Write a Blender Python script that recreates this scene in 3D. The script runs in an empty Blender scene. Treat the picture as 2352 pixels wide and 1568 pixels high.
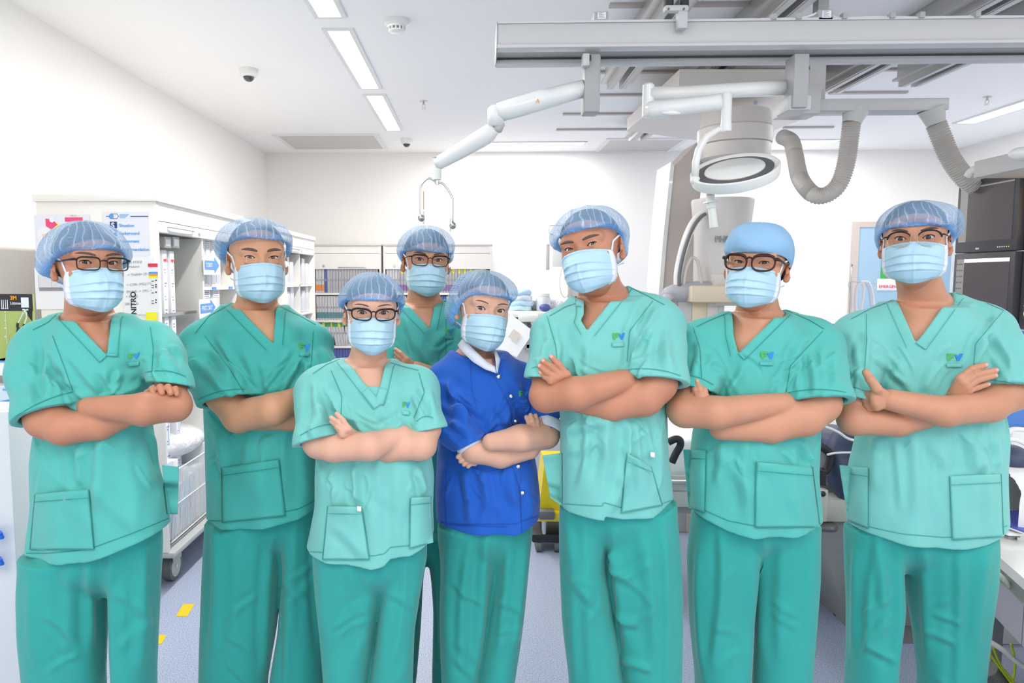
import bpy, bmesh, math, random
import numpy as np
from mathutils import Vector, Matrix, Euler
from mathutils.bvhtree import BVHTree

S = bpy.context.scene
COL = S.collection
# ------------------------------------------------------------------ camera
CAM_H = 1.55
FOC = 1650.0
W_PX, H_PX = 2352.0, 1568.0
VPX, VPY = 1095.0, 640.0
YAW = math.radians(1.8)            # turned slightly to the left
PITCH = math.atan((784.0 - VPY) / FOC)
CX0 = VPX - FOC * math.tan(YAW)
cam_data = bpy.data.cameras.new('camera')
cam = bpy.data.objects.new('camera', cam_data)
COL.objects.link(cam)
cam_data.sensor_width = 36.0
cam_data.lens = FOC / W_PX * 36.0
cam_data.shift_x = (W_PX / 2 - CX0) / W_PX
cam_data.clip_start = 0.05
cam.location = (0, 0, CAM_H)
cam.rotation_euler = (math.pi / 2 - PITCH, 0, YAW)
S.camera = cam
_R = Euler((math.pi / 2 - PITCH, 0, YAW)).to_matrix()
CR, CU, CF = _R @ Vector((1, 0, 0)), _R @ Vector((0, 1, 0)), _R @ Vector((0, 0, -1))
CR_, CU_, CF_ = (np.array(v) for v in (CR, CU, CF))
CO = Vector((0, 0, CAM_H))

def ray(px, py):
    return (CR * ((px - CX0) / FOC) + CU * ((784.0 - py) / FOC) + CF)
def at(px, py, Y):
    """the point of the room at depth Y seen in that direction"""
    d = ray(px, py)
    return CO + d * (Y / d.y)
def at_floor(px, py, z=0.0):
    d = ray(px, py)
    return CO + d * ((z - CAM_H) / d.z)
def project(V):
    V = np.asarray(V) - np.array([0, 0, CAM_H])
    D = V @ CF_
    return CX0 + FOC * (V @ CR_) / D, 784.0 - FOC * (V @ CU_) / D

# ------------------------------------------------------------------ world, exposure, added fill lights
S.view_settings.view_transform = 'Standard'
S.view_settings.look = 'None'
S.view_settings.gamma = 1.0
S.view_settings.use_curve_mapping = False
S.view_settings.exposure = 0.36
world = bpy.data.worlds.new('world'); S.world = world
world.use_nodes = True
world.node_tree.nodes['Background'].inputs[0].default_value = (1.0, 0.985, 0.965, 1)
world.node_tree.nodes['Background'].inputs[1].default_value = 1.15  # soft fill, let in where the front wall is left out
S.cycles.use_denoising = True
S.cycles.max_bounces = 8
S.cycles.diffuse_bounces = 5
S.cycles.use_adaptive_sampling = True
S.cycles.adaptive_threshold = 0.025
S.cycles.glossy_bounces = 3
S.cycles.transparent_max_bounces = 12
S.cycles.caustics_reflective = False
S.cycles.caustics_refractive = False

ROOM_H = 2.98
BACK_Y = 8.3
LEFT_X = -2.42
RIGHT_X = 5.32
FRONT_Y = -3.2
def area(name, loc, sx, sy, power, col=(1, 0.97, 0.93)):
    l = bpy.data.lights.new(name, 'AREA'); l.shape = 'RECTANGLE'
    l.size = sx; l.size_y = sy; l.energy = power; l.color = col
    o = bpy.data.objects.new(name, l); o.location = loc; COL.objects.link(o)
    o.visible_glossy = True
    return o
# ceiling lights added out of view as fill (their fittings are built with the ceiling)
FILL_LAMPS = [(-1.05, -0.7, 0.3, 2.2, 20), (0.9, -0.7, 0.3, 2.2, 20), (2.9, -0.7, 0.3, 2.2, 18), (3.9, 2.2, 0.3, 1.8, 7)]
for i, (x, y, sx, sy, p) in enumerate(FILL_LAMPS):
    area('ceiling_lamp_light', (x, y, ROOM_H - 0.03), sx, sy, p)

# ------------------------------------------------------------------ materials
def mat(name, col, rough=0.6, metal=0.0, emit=None, estr=1.0, spec=0.5, trans=0.0, alpha=1.0, noise=None, bump=None, sss=0.0, coat=0.0):
    """noise=(scale, amount) varies the colour; bump=(scale, strength, distance)"""
    m = bpy.data.materials.new(name); m.use_nodes = True
    nt = m.node_tree; b = nt.nodes['Principled BSDF']
    b.inputs['Base Color'].default_value = (*col, 1)
    b.inputs['Roughness'].default_value = rough
    b.inputs['Metallic'].default_value = metal
    b.inputs['Specular IOR Level'].default_value = spec
    b.inputs['Transmission Weight'].default_value = trans
    b.inputs['Alpha'].default_value = alpha
    if coat: b.inputs['Coat Weight'].default_value = coat
    if sss:
        b.inputs['Subsurface Weight'].default_value = sss
        b.inputs['Subsurface Radius'].default_value = (1, 0.35, 0.2)
        b.inputs['Subsurface Scale'].default_value = 0.006
    if emit:
        b.inputs['Emission Color'].default_value = (*emit, 1)
        b.inputs['Emission Strength'].default_value = estr
    tc = nt.nodes.new('ShaderNodeTexCoord')
    if noise:
        n = nt.nodes.new('ShaderNodeTexNoise'); n.inputs['Scale'].default_value = noise[0]; n.inputs['Detail'].default_value = 4
        nt.links.new(tc.outputs['Object'], n.inputs['Vector'])
        r = nt.nodes.new('ShaderNodeMapRange'); r.inputs[1].default_value = 0.3; r.inputs[2].default_value = 0.7
        r.inputs[3].default_value = 1 - noise[1]; r.inputs[4].default_value = 1 + noise[1]
        nt.links.new(n.outputs[0], r.inputs[0])
        mx = nt.nodes.new('ShaderNodeVectorMath'); mx.operation = 'SCALE'; mx.inputs[0].default_value = col
        nt.links.new(r.outputs[0], mx.inputs['Scale']); nt.links.new(mx.outputs[0], b.inputs['Base Color'])
    if bump:
        bs = bump if isinstance(bump, list) else [bump]
        prev = None
        for (sc, st, ds) in bs:
            n = nt.nodes.new('ShaderNodeTexNoise'); n.inputs['Scale'].default_value = sc; n.inputs['Detail'].default_value = 3
            nt.links.new(tc.outputs['Object'], n.inputs['Vector'])
            bp = nt.nodes.new('ShaderNodeBump'); bp.inputs['Strength'].default_value = st; bp.inputs['Distance'].default_value = ds
            nt.links.new(n.outputs[0], bp.inputs['Height'])
            if prev: nt.links.new(prev.outputs[0], bp.inputs['Normal'])
            prev = bp
        nt.links.new(prev.outputs[0], b.inputs['Normal'])
    return m
def srgb(r, g, b):
    f = lambda c: (c / 255 / 12.92) if c / 255 <= 0.04045 else ((c / 255 + 0.055) / 1.055) ** 2.4
    return (f(r), f(g), f(b))
M = {}

# ------------------------------------------------------------------ objects and tags
def tag(o, label=None, cat=None, group=None, kind=None):
    if label: o['label'] = label
    if cat: o['category'] = cat
    if group: o['group'] = group
    if kind: o['kind'] = kind
    return o
def empty(name, loc, label, cat, group=None, rz=0.0):
    o = bpy.data.objects.new(name, None); COL.objects.link(o)
    o.location = loc; o.rotation_euler = (0, 0, rz); o.empty_display_size = 0.1
    return tag(o, label, cat, group)
def link_mesh(name, me, material, parent=None, world_coords=True, smooth=True):
    """mesh data is in room coordinates; if it gets a parent its coordinates are moved to the parent's frame"""
    o = bpy.data.objects.new(name, me); COL.objects.link(o)
    if material:
        for m_ in (material if isinstance(material, (list, tuple)) else [material]): me.materials.append(m_)
    if parent is not None:
        o.parent = parent
        if world_coords:
            Mi = Matrix.Identity(4); p = parent
            chain = []
            while p is not None: chain.append(p); p = p.parent
            for p in reversed(chain): Mi = Mi @ p.matrix_basis
            me.transform(Mi.inverted())
    if smooth: me.shade_smooth()
    return o
def mesh_np(name, V, Q, T=None):
    me = bpy.data.meshes.new(name)
    V = np.asarray(V, np.float32); Q = np.asarray(Q, np.int32)
    me.vertices.add(len(V)); me.vertices.foreach_set('co', V.ravel())
    n = Q.shape[1]
    me.loops.add(Q.size); me.loops.foreach_set('vertex_index', Q.ravel())
    me.polygons.add(len(Q))
    me.polygons.foreach_set('loop_start', np.arange(len(Q), dtype=np.int32) * n)
    me.update(calc_edges=True); me.validate()
    return me

class MB:
    """collects simple solids into one mesh"""
    def __init__(s): s.bm = bmesh.new()
    def _m(s, vs, mtx):
        if mtx is not None:
            for v in vs: v.co = mtx @ v.co
    def box(s, lo, hi, bev=0.0, mtx=None, segs=2):
        lo, hi = Vector(lo), Vector(hi)
        r = bmesh.ops.create_cube(s.bm, size=1.0)
        vs = r['verts']
        for v in vs:
            v.co = Vector(((lo[i] + hi[i]) / 2 + v.co[i] * (hi[i] - lo[i])) for i in range(3))
        if bev > 0:
            es = list({e for v in vs for e in v.link_edges})
            fs = bmesh.ops.bevel(s.bm, geom=es, offset=bev, segments=segs, affect='EDGES', profile=0.5)
            vs = list({v for f in fs['faces'] for v in f.verts} | {v for v in vs if v.is_valid})
        s._m(vs, mtx)
        return s
    def cone(s, a, b, ra, rb, n=24, cap=True):
        a, b = Vector(a), Vector(b); d = b - a; L = d.length
        q = d.to_track_quat('Z', 'Y').to_matrix().to_4x4()
        r = bmesh.ops.create_cone(s.bm, cap_ends=cap, segments=n, radius1=max(ra, 1e-5), radius2=max(rb, 1e-5), depth=L)
        s._m(r['verts'], Matrix.Translation((a + b) / 2) @ q)
        return s
    def cyl(s, a, b, r, n=24): return s.cone(a, b, r, r, n)
    def ball(s, c, r, n=20, sc=(1, 1, 1), rot=None):
        g = bmesh.ops.create_uvsphere(s.bm, u_segments=n, v_segments=max(8, n // 2), radius=1.0)
        m_ = Matrix.Translation(Vector(c)) @ (rot.to_4x4() if rot else Matrix.Identity(4)) @ Matrix.Diagonal((r * sc[0], r * sc[1], r * sc[2], 1))
        s._m(g['verts'], m_); return s
    def tube(s, pts, r, n=10, caps=True, closed=False, squash=None):
        """pts: points; r: radius or list"""
        pts = [Vector(p) for p in pts]; N = len(pts)
        if 3 <= N <= 9 and not hasattr(r, '__len__') and not closed:      # round the bends of a short path
            out = []
            for i in range(N - 1):
                p0, p1, p2, p3 = pts[max(i - 1, 0)], pts[i], pts[i + 1], pts[min(i + 2, N - 1)]
                for q in range(6):
                    u = q / 6; out.append(.5 * ((2 * p1) + (p2 - p0) * u + (2 * p0 - 5 * p1 + 4 * p2 - p3) * u * u + (3 * p1 - p0 - 3 * p2 + p3) * u ** 3))
            pts = out + [pts[-1]]; N = len(pts)
        if not hasattr(r, '__len__'): r = [r] * N
        rings = []; up = None
        for i, p in enumerate(pts):
            if closed: t = (pts[(i + 1) % N] - pts[i - 1])
            else: t = (pts[min(i + 1, N - 1)] - pts[max(i - 1, 0)])
            t.normalize()
            if up is None:
                up = Vector((0, 0, 1)) if abs(t.z) < 0.9 else Vector((0, 1, 0))
            x = t.cross(up)
            if x.length < 1e-6: x = t.cross(Vector((1, 0, 0)))
            x.normalize(); y = x.cross(t).normalized(); up = y
            sq = squash or 1.0
            rings.append([s.bm.verts.new(p + (x * math.cos(2 * math.pi * k / n) + y * sq * math.sin(2 * math.pi * k / n)) * r[i]) for k in range(n)])
        for i in range(N if closed else N - 1):
            A, B = rings[i], rings[(i + 1) % N]
            for k in range(n): s.bm.faces.new((A[k], A[(k + 1) % n], B[(k + 1) % n], B[k]))
        if caps and not closed:
            s.bm.faces.new(rings[0][::-1]); s.bm.faces.new(rings[-1])
        return s
    def lathe(s, c, prof, n=32, axis=None):
        """prof: (radius, height) pairs turned about a vertical axis through c"""
        c = Vector(c); q = axis.to_track_quat('Z', 'Y').to_matrix() if axis else Matrix.Identity(3)
        rings = [[s.bm.verts.new(c + q @ Vector((r * math.cos(2 * math.pi * k / n), r * math.sin(2 * math.pi * k / n), h))) for k in range(n)] for r, h in prof]
        for A, B in zip(rings, rings[1:]):
            for k in range(n): s.bm.faces.new((A[k], A[(k + 1) % n], B[(k + 1) % n], B[k]))
        s.bm.faces.new(rings[0][::-1]); s.bm.faces.new(rings[-1])
        return s
    def prism(s, poly, depth_vec):
        """poly: coplanar points, extruded by depth_vec"""
        d = Vector(depth_vec)
        a = [s.bm.verts.new(Vector(p)) for p in poly]; b = [s.bm.verts.new(Vector(p) + d) for p in poly]
        s.bm.faces.new(a); s.bm.faces.new(b[::-1]); n = len(a)
        for i in range(n): s.bm.faces.new((a[i], b[i], b[(i + 1) % n], a[(i + 1) % n]))
        return s
    def quad(s, pts):
        s.bm.faces.new([s.bm.verts.new(Vector(p)) for p in pts]); return s
    def sheet(s, P):
        """P: 2-D list of points"""
        V = [[s.bm.verts.new(Vector(p)) for p in row] for row in P]
        for r0, r1 in zip(V, V[1:]):
            for i in range(len(r0) - 1): s.bm.faces.new((r0[i], r0[i + 1], r1[i + 1], r1[i]))
        return s
    def build(s, name, material, parent=None, smooth=False, angle=35, solid=0.0):
        bmesh.ops.recalc_face_normals(s.bm, faces=s.bm.faces[:])
        me = bpy.data.meshes.new(name); s.bm.to_mesh(me); s.bm.free()
        o = link_mesh(name, me, material, parent, smooth=True)
        if not smooth: 
            me.set_sharp_from_angle(angle=math.radians(angle))
        if solid:
            md = o.modifiers.new('thickness', 'SOLIDIFY'); md.thickness = solid; md.offset = 0
        return o

# ------------------------------------------------------------------ implicit surfaces
def sminf(a, b, k):
    if k <= 0: return np.minimum(a, b)
    h = np.maximum(k - np.abs(a - b), 0) / k
    return np.minimum(a, b) - h * h * k * 0.25
class Vox:
    def __init__(s, lo, hi, h):
        s.lo = np.array(lo, float); s.h = h
        n = np.ceil((np.array(hi) - s.lo) / h).astype(int) + 1
        s.x, s.y, s.z = (s.lo[i] + h * np.arange(n[i]) for i in range(3))
        s.D = np.full(n, 1.0, np.float32)
    def sl(s, lo, hi, m):
        out = []
        for i, a in enumerate((s.x, s.y, s.z)):
            i0 = int(np.clip((lo[i] - m - s.lo[i]) / s.h, 0, len(a))); i1 = int(np.clip((hi[i] + m - s.lo[i]) / s.h + 2, 0, len(a)))
            out.append(slice(i0, i1))
        return tuple(out)
    def grid(s, sl):
        return (s.x[sl[0]][:, None, None].astype(np.float32), s.y[sl[1]][None, :, None].astype(np.float32), s.z[sl[2]][None, None, :].astype(np.float32))
    def put(s, sl, d, k, sub):
        if s.D[sl].size == 0: return s
        if sub: s.D[sl] = -sminf(-s.D[sl], d, k)
        else: s.D[sl] = sminf(s.D[sl], d, k)
        return s
    def cone(s, a, b, ra, rb, k=0.0, sub=False):
        a, b = np.array(a, float), np.array(b, float); r = max(ra, rb)
        sl = s.sl(np.minimum(a, b) - r, np.maximum(a, b) + r, k + 3 * s.h)
        X, Y, Z = s.grid(sl); d = b - a; L = float(d @ d) + 1e-12
        t = np.clip(((X - a[0]) * d[0] + (Y - a[1]) * d[1] + (Z - a[2]) * d[2]) / L, 0, 1)
        q = np.sqrt((X - a[0] - t * d[0]) ** 2 + (Y - a[1] - t * d[1]) ** 2 + (Z - a[2] - t * d[2]) ** 2) - (ra + t * (rb - ra))
        return s.put(sl, q, k, sub)
    def chain(s, pts, k=0.0, sub=False):
        for p, q in zip(pts, pts[1:]): s.cone(p[0], q[0], p[1], q[1], k, sub)
        return s
    def ell(s, c, r, k=0.0, sub=False, R=None):
        c, r = np.array(c, float), np.array(r, float); m = r.max()
        sl = s.sl(c - m, c + m, k + 3 * s.h); X, Y, Z = s.grid(sl)
        X, Y, Z = X - c[0], Y - c[1], Z - c[2]
        if R is not None:
            R = np.array(R)
            X, Y, Z = (R[0, i] * X + R[1, i] * Y + R[2, i] * Z for i in range(3))
        k0 = np.sqrt((X / r[0]) ** 2 + (Y / r[1]) ** 2 + (Z / r[2]) ** 2) + 1e-9
        k1 = np.sqrt((X / r[0] ** 2) ** 2 + (Y / r[1] ** 2) ** 2 + (Z / r[2] ** 2) ** 2) + 1e-9
        return s.put(sl, k0 * (k0 - 1) / k1, k, sub)
    def loft(s, rows, n=2.4, k=0.0, skew=0.0, sub=False, smooth=0.03):
        """rows: (z, cx, cy, rx, ry)"""
        rows = sorted(rows); A = np.array(rows, float)
        sl = s.sl((min(A[:, 1] - A[:, 3]) - .05, min(A[:, 2] - A[:, 4]) - .09, A[0, 0]), (max(A[:, 1] + A[:, 3]) + .05, max(A[:, 2] + A[:, 4]) + .09, A[-1, 0]), k + 3 * s.h)
        X, Y, Z = s.grid(sl); z = Z.ravel()
        w = max(1, int(smooth / s.h)); kr = np.hanning(2 * w + 3)[1:-1]; kr /= kr.sum()
        def f(c):
            zz = np.concatenate([z[0] - s.h * np.arange(w, 0, -1), z, z[-1] + s.h * np.arange(1, w + 1)]) if len(z) else z
            return np.convolve(np.interp(zz, A[:, 0], A[:, c]), kr, 'valid')[None, None, :].astype(np.float32)
        if len(z) == 0: return s
        cx, cy, rx, ry = f(1), f(2), f(3), f(4)
        dx = X - cx; dy = Y - cy + dx * skew
        q = ((np.abs(dx) / rx) ** n + (np.abs(dy) / ry) ** n) ** (1 / n) + 1e-6
        rr = np.sqrt(dx * dx + dy * dy)
        d = rr - rr / q
        d = np.where(q < 0.05, -np.minimum(rx, ry), d)
        d = np.maximum(d, np.maximum(Z - A[-1, 0], A[0, 0] - Z))
        return s.put(sl, d, k, sub)
    def cut(s, fn, region=None):
        """keep where fn(X,Y,Z) < 0"""
        X, Y, Z = s.grid((slice(None),) * 3)
        s.D = np.maximum(s.D, fn(X, Y, Z)); return s
    def mesh(s):
        D = s.D; I = D < 0
        c = np.zeros(tuple(n - 1 for n in D.shape), np.int8)
        for i in (0, 1):
            for j in (0, 1):
                for k in (0, 1):
                    c += I[i:D.shape[0] - 1 + i, j:D.shape[1] - 1 + j, k:D.shape[2] - 1 + k]
        act = (c > 0) & (c < 8); cells = np.argwhere(act)
        idx = np.full(act.shape, -1, np.int32); idx[act] = np.arange(len(cells), dtype=np.int32)
        acc = np.zeros((len(cells), 3)); cnt = np.zeros(len(cells))
        corners = [(i, j, k) for i in (0, 1) for j in (0, 1) for k in (0, 1)]
        val = {q: D[cells[:, 0] + q[0], cells[:, 1] + q[1], cells[:, 2] + q[2]].astype(float) for q in corners}
        for q in corners:
            for ax in range(3):
                if q[ax]: continue
                q2 = tuple(1 if a == ax else q[a] for a in range(3))
                a, b = val[q], val[q2]; m = (a < 0) != (b < 0)
                t = np.where(m, a / np.where(m, a - b, 1), 0)
                p = np.array(q, float)[None, :].repeat(len(cells), 0); p[:, ax] = t
                acc += p * m[:, None]; cnt += m
        V = s.lo + (cells + acc / cnt[:, None]) * s.h
        Q = []
        for ax in range(3):
            u, v = (ax + 1) % 3, (ax + 2) % 3
            a = [slice(None)] * 3; b = [slice(None)] * 3; a[ax] = slice(0, -1); b[ax] = slice(1, None)
            for t in (a, b):
                t[u] = slice(1, -1); t[v] = slice(1, -1)
            A_, B_ = I[tuple(a)], I[tuple(b)]
            for (m, flip) in ((A_ & ~B_, False), (~A_ & B_, True)):
                e = np.argwhere(m)
                if not len(e): continue
                e[:, u] += 1; e[:, v] += 1
                def id_(du, dv):
                    f = e.copy(); f[:, u] += du; f[:, v] += dv
                    return idx[f[:, 0], f[:, 1], f[:, 2]]
                q = np.stack([id_(-1, -1), id_(0, -1), id_(0, 0), id_(-1, 0)], 1)
                Q.append(q[:, ::-1] if flip else q)
        return V, (np.concatenate(Q) if Q else np.zeros((0, 4), int))
def relax(V, Q, n=2, f=0.5):
    for _ in range(n):
        acc = np.zeros_like(V); cnt = np.zeros(len(V))
        for i in range(4):
            a, b = Q[:, i], Q[:, (i + 1) % 4]
            for ax in range(3):
                acc[:, ax] += np.bincount(a, V[b, ax], len(V)) + np.bincount(b, V[a, ax], len(V))
            cnt += np.bincount(a, minlength=len(V)) + np.bincount(b, minlength=len(V))
        V = V + (acc / np.maximum(cnt, 1)[:, None] - V) * f
    return V
def normals(V, Q):
    n = np.cross(V[Q[:, 2]] - V[Q[:, 0]], V[Q[:, 3]] - V[Q[:, 1]])
    N = np.zeros_like(V)
    for i in range(4):
        for ax in range(3): N[:, ax] += np.bincount(Q[:, i], n[:, ax], len(V))
    return N / (np.linalg.norm(N, axis=1)[:, None] + 1e-12)
def join_vq(parts):
    Vs, Qs, o = [], [], 0
    for V, Q in parts: Vs.append(V); Qs.append(Q + o); o += len(V)
    return np.concatenate(Vs), np.concatenate(Qs)
def poly_sdf(X, Z, P):
    """signed distance to a polygon in the x-z plane"""
    d = np.full(np.broadcast(X, Z).shape, 1e9); ins = np.zeros(d.shape, bool)
    for (x0, z0), (x1, z1) in zip(P, P[1:] + P[:1]):
        ex, ez = x1 - x0, z1 - z0; wx, wz = X - x0, Z - z0
        t = np.clip((wx * ex + wz * ez) / (ex * ex + ez * ez + 1e-12), 0, 1)
        d = np.minimum(d, (wx - ex * t) ** 2 + (wz - ez * t) ** 2)
        if z0 != z1:
            ins ^= ((z0 > Z) != (z1 > Z)) & (X < (x1 - x0) * (Z - z0) / (z1 - z0) + x0)
    d = np.sqrt(d)
    return np.where(ins, -d, d)
# ------------------------------------------------------------------ materials for the people
SKIN = {}
def skin(name, col):
    SKIN[name] = mat('skin_' + name, col, rough=0.48, noise=(14, 0.05), bump=[(900, 0.12, 0.0006), (60, 0.1, 0.001)], sss=0.12, spec=0.4)
skin('tan', srgb(194, 140, 111)); skin('fair', srgb(210, 163, 140)); skin('brown', srgb(186, 129, 101)); skin('gold', srgb(198, 146, 113))
def fabric(name, col):
    m = mat(name, col, rough=0.78, noise=(2.2, 0.05), bump=[(7, 0.55, 0.012), (22, 0.35, 0.004), (1400, 0.18, 0.0004)], spec=0.25)
    b = m.node_tree.nodes['Principled BSDF']
    b.inputs['Sheen Weight'].default_value = 0.18; b.inputs['Sheen Roughness'].default_value = 0.5
    return m
M['scrub'] = fabric('teal_scrub_cotton', (0.082, 0.430, 0.385))
M['scrub_light'] = fabric('pale_teal_scrub_cotton', (0.165, 0.505, 0.465))
M['scrub_deep'] = fabric('deep_teal_scrub_cotton', (0.055, 0.390, 0.345))
M['scrub_trousers'] = fabric('teal_trouser_cotton', (0.028, 0.335, 0.300))
M['blue_cloth'] = fabric('royal_blue_cotton', (0.012, 0.105, 0.50))
M['rib'] = mat('white_ribbed_knit', (0.62, 0.66, 0.74), 0.85, bump=(400, 0.3, 0.001))
for k_, c_ in (('scrub', (0.018, 0.25, 0.205)), ('scrub_light', (0.036, 0.31, 0.26)), ('scrub_deep', (0.012, 0.22, 0.18)), ('blue_cloth', (0.008, 0.07, 0.4))):
    M[k_ + '_seam'] = mat(k_ + '_stitching', c_, 0.8)
M['mask'] = mat('pale_blue_pleated_nonwoven', (0.43, 0.64, 0.76), 0.7, bump=(700, 0.15, 0.0005), spec=0.3)
M['mask_white'] = mat('white_nonwoven_tape', (0.68, 0.72, 0.78), 0.7, bump=(700, 0.2, 0.0005))
M['hair'] = mat('black_hair', (0.012, 0.010, 0.011), 0.55, bump=(500, 0.5, 0.001))
M['brow'] = mat('dark_brow_hair', (0.105, 0.07, 0.055), 0.8, bump=(900, 0.8, 0.001))
M['lash'] = mat('eyelash_line', (0.03, 0.018, 0.015), 0.7)
M['cloth_cap'] = mat('light_blue_cloth_cap', (0.25, 0.45, 0.66), 0.8, bump=[(22, 0.9, 0.006), (60, 0.5, 0.003), (500, 0.2, 0.0006)])
M['frame_black'] = mat('glossy_black_acetate', (0.008, 0.008, 0.014), 0.35, spec=.25)
M['frame_olive'] = mat('dark_olive_metal_frame', (0.02, 0.02, 0.015), 0.4, spec=.25)
M['frame_brown'] = mat('dark_brown_acetate', (0.035, 0.008, 0.008), 0.3, spec=.3)
M['frame_gold'] = mat('thin_gold_wire', (0.55, 0.42, 0.25), 0.25, 1.0)
M['steel'] = mat('brushed_steel', (0.62, 0.62, 0.62), 0.3, 1.0)
M['green_print'] = mat('green_embroidery', (0.07, 0.40, 0.07), 0.8)
M['blue_print'] = mat('blue_embroidery', (0.02, 0.24, 0.74), 0.8)
M['nail'] = mat('pink_fingernail', srgb(218, 160, 145), 0.35)
M['white_tag'] = mat('white_cloth_tag', (0.8, 0.82, 0.82), 0.8)
M['shoe'] = mat('dark_rubber_clog', (0.05, 0.06, 0.09), 0.5)
def lens_mat():
    m = bpy.data.materials.new('clear_spectacle_lens'); m.use_nodes = True; nt = m.node_tree; nt.nodes.clear()
    o = nt.nodes.new('ShaderNodeOutputMaterial'); t = nt.nodes.new('ShaderNodeBsdfTransparent'); g = nt.nodes.new('ShaderNodeBsdfGlossy')
    t.inputs[0].default_value = (0.96, 0.95, 0.94, 1); g.inputs['Roughness'].default_value = 0.12
    f = nt.nodes.new('ShaderNodeFresnel'); f.inputs[0].default_value = 1.10; mx = nt.nodes.new('ShaderNodeMixShader')
    nt.links.new(f.outputs[0], mx.inputs[0]); nt.links.new(t.outputs[0], mx.inputs[1]); nt.links.new(g.outputs[0], mx.inputs[2]); nt.links.new(mx.outputs[0], o.inputs[0])
    return m
M['lens'] = lens_mat()
def eye_mat():
    m = mat('eyeball', (0.8, 0.76, 0.74), 0.12, spec=0.6); nt = m.node_tree; b = nt.nodes['Principled BSDF']
    tc = nt.nodes.new('ShaderNodeTexCoord'); sp = nt.nodes.new('ShaderNodeSeparateXYZ'); nt.links.new(tc.outputs['Object'], sp.inputs[0])
    cb = nt.nodes.new('ShaderNodeCombineXYZ'); nt.links.new(sp.outputs[0], cb.inputs[0]); nt.links.new(sp.outputs[2], cb.inputs[1])
    ln = nt.nodes.new('ShaderNodeVectorMath'); ln.operation = 'LENGTH'; nt.links.new(cb.outputs[0], ln.inputs[0])
    r = nt.nodes.new('ShaderNodeValToRGB'); mp = nt.nodes.new('ShaderNodeMath'); mp.operation = 'DIVIDE'; mp.inputs[1].default_value = 0.0122
    nt.links.new(ln.outputs['Value'], mp.inputs[0]); nt.links.new(mp.outputs[0], r.inputs[0])
    e = r.color_ramp.elements; e[0].position = 0.0; e[0].color = (0.004, 0.003, 0.003, 1); e[1].position = 1.0; e[1].color = (0.62, 0.5, 0.47, 1)
    for p, c in ((0.19, (0.005, 0.004, 0.003)), (0.23, (0.045, 0.022, 0.012)), (0.42, (0.03, 0.014, 0.01)), (0.49, (0.012, 0.008, 0.007)), (0.54, (0.66, 0.62, 0.60))):
        x = e.new(p); x.color = (*c, 1)
    nt.links.new(r.outputs[0], b.inputs['Base Color'])
    return m
M['eye'] = eye_mat()
def cap_mat():
    m = bpy.data.materials.new('translucent_blue_bouffant'); m.use_nodes = True; nt = m.node_tree; b = nt.nodes['Principled BSDF']
    out = nt.nodes['Material Output']
    tc = nt.nodes.new('ShaderNodeTexCoord'); uv = tc.outputs['UV']
    at_ = nt.nodes.new('ShaderNodeAttribute'); at_.attribute_name = 'hem'
    def math_(op, a, b_=0.0):
        n = nt.nodes.new('ShaderNodeMath'); n.operation = op
        for i, v in enumerate((a, b_)):
            if isinstance(v, (int, float)): n.inputs[i].default_value = v
            else: nt.links.new(v, n.inputs[i])
        return n.outputs[0]
    sp = nt.nodes.new('ShaderNodeSeparateXYZ'); nt.links.new(uv, sp.inputs[0]); U, Vv = sp.outputs[0], sp.outputs[1]
    def noise(sc, det=2):
        n = nt.nodes.new('ShaderNodeTexNoise'); n.inputs['Scale'].default_value = sc; n.inputs['Detail'].default_value = det
        nt.links.new(tc.outputs['Object'], n.inputs['Vector']); return n.outputs[0]
    big, fine = noise(16), noise(60)
    pu = math_('ADD', math_('MULTIPLY', U, 34.0), math_('MULTIPLY', big, 2.2))
    saw = math_('FRACT', pu); cell = math_('FLOOR', pu)
    seam = math_('POWER', math_('ABSOLUTE', math_('SUBTRACT', math_('MULTIPLY', saw, 2.0), 1.0)), 7.0)      # pleat edges, two layers thick
    ph_ = math_('ADD', math_('MULTIPLY', Vv, 260.0), math_('ADD', math_('MULTIPLY', cell, 2.4), math_('ADD', math_('MULTIPLY', fine, 7.0), math_('MULTIPLY', saw, 3.0))))
    crimp = math_('POWER', math_('ADD', math_('MULTIPLY', math_('SINE', ph_), 0.5), 0.5), 2.5)                 # fine crimps across each pleat
    lines = math_('MAXIMUM', math_('MULTIPLY', seam, 0.9), math_('MULTIPLY', crimp, 0.55))
    alpha = math_('MINIMUM', math_('ADD', math_('ADD', 0.36, math_('MULTIPLY', lines, 0.42)), math_('MULTIPLY', at_.outputs['Fac'], 0.55)), 1.0)
    c = nt.nodes.new('ShaderNodeMix'); c.data_type = 'RGBA'
    c.inputs[6].default_value = (0.27, 0.52, 0.84, 1); c.inputs[7].default_value = (0.72, 0.84, 0.95, 1)
    nt.links.new(math_('MINIMUM', lines, 1.0), c.inputs[0])
    c2 = nt.nodes.new('ShaderNodeMix'); c2.data_type = 'RGBA'; c2.inputs[7].default_value = (0.13, 0.38, 0.80, 1)
    nt.links.new(math_('MULTIPLY', at_.outputs['Fac'], 0.95), c2.inputs[0]); nt.links.new(c.outputs[2], c2.inputs[6])
    nt.links.new(c2.outputs[2], b.inputs['Base Color']); nt.links.new(alpha, b.inputs['Alpha']); b.inputs['Roughness'].default_value = 0.7
    bp = nt.nodes.new('ShaderNodeBump'); bp.inputs['Strength'].default_value = 0.6; bp.inputs['Distance'].default_value = 0.003
    nt.links.new(lines, bp.inputs['Height']); nt.links.new(bp.outputs[0], b.inputs['Normal'])
    return m
M['cap'] = cap_mat()

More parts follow.
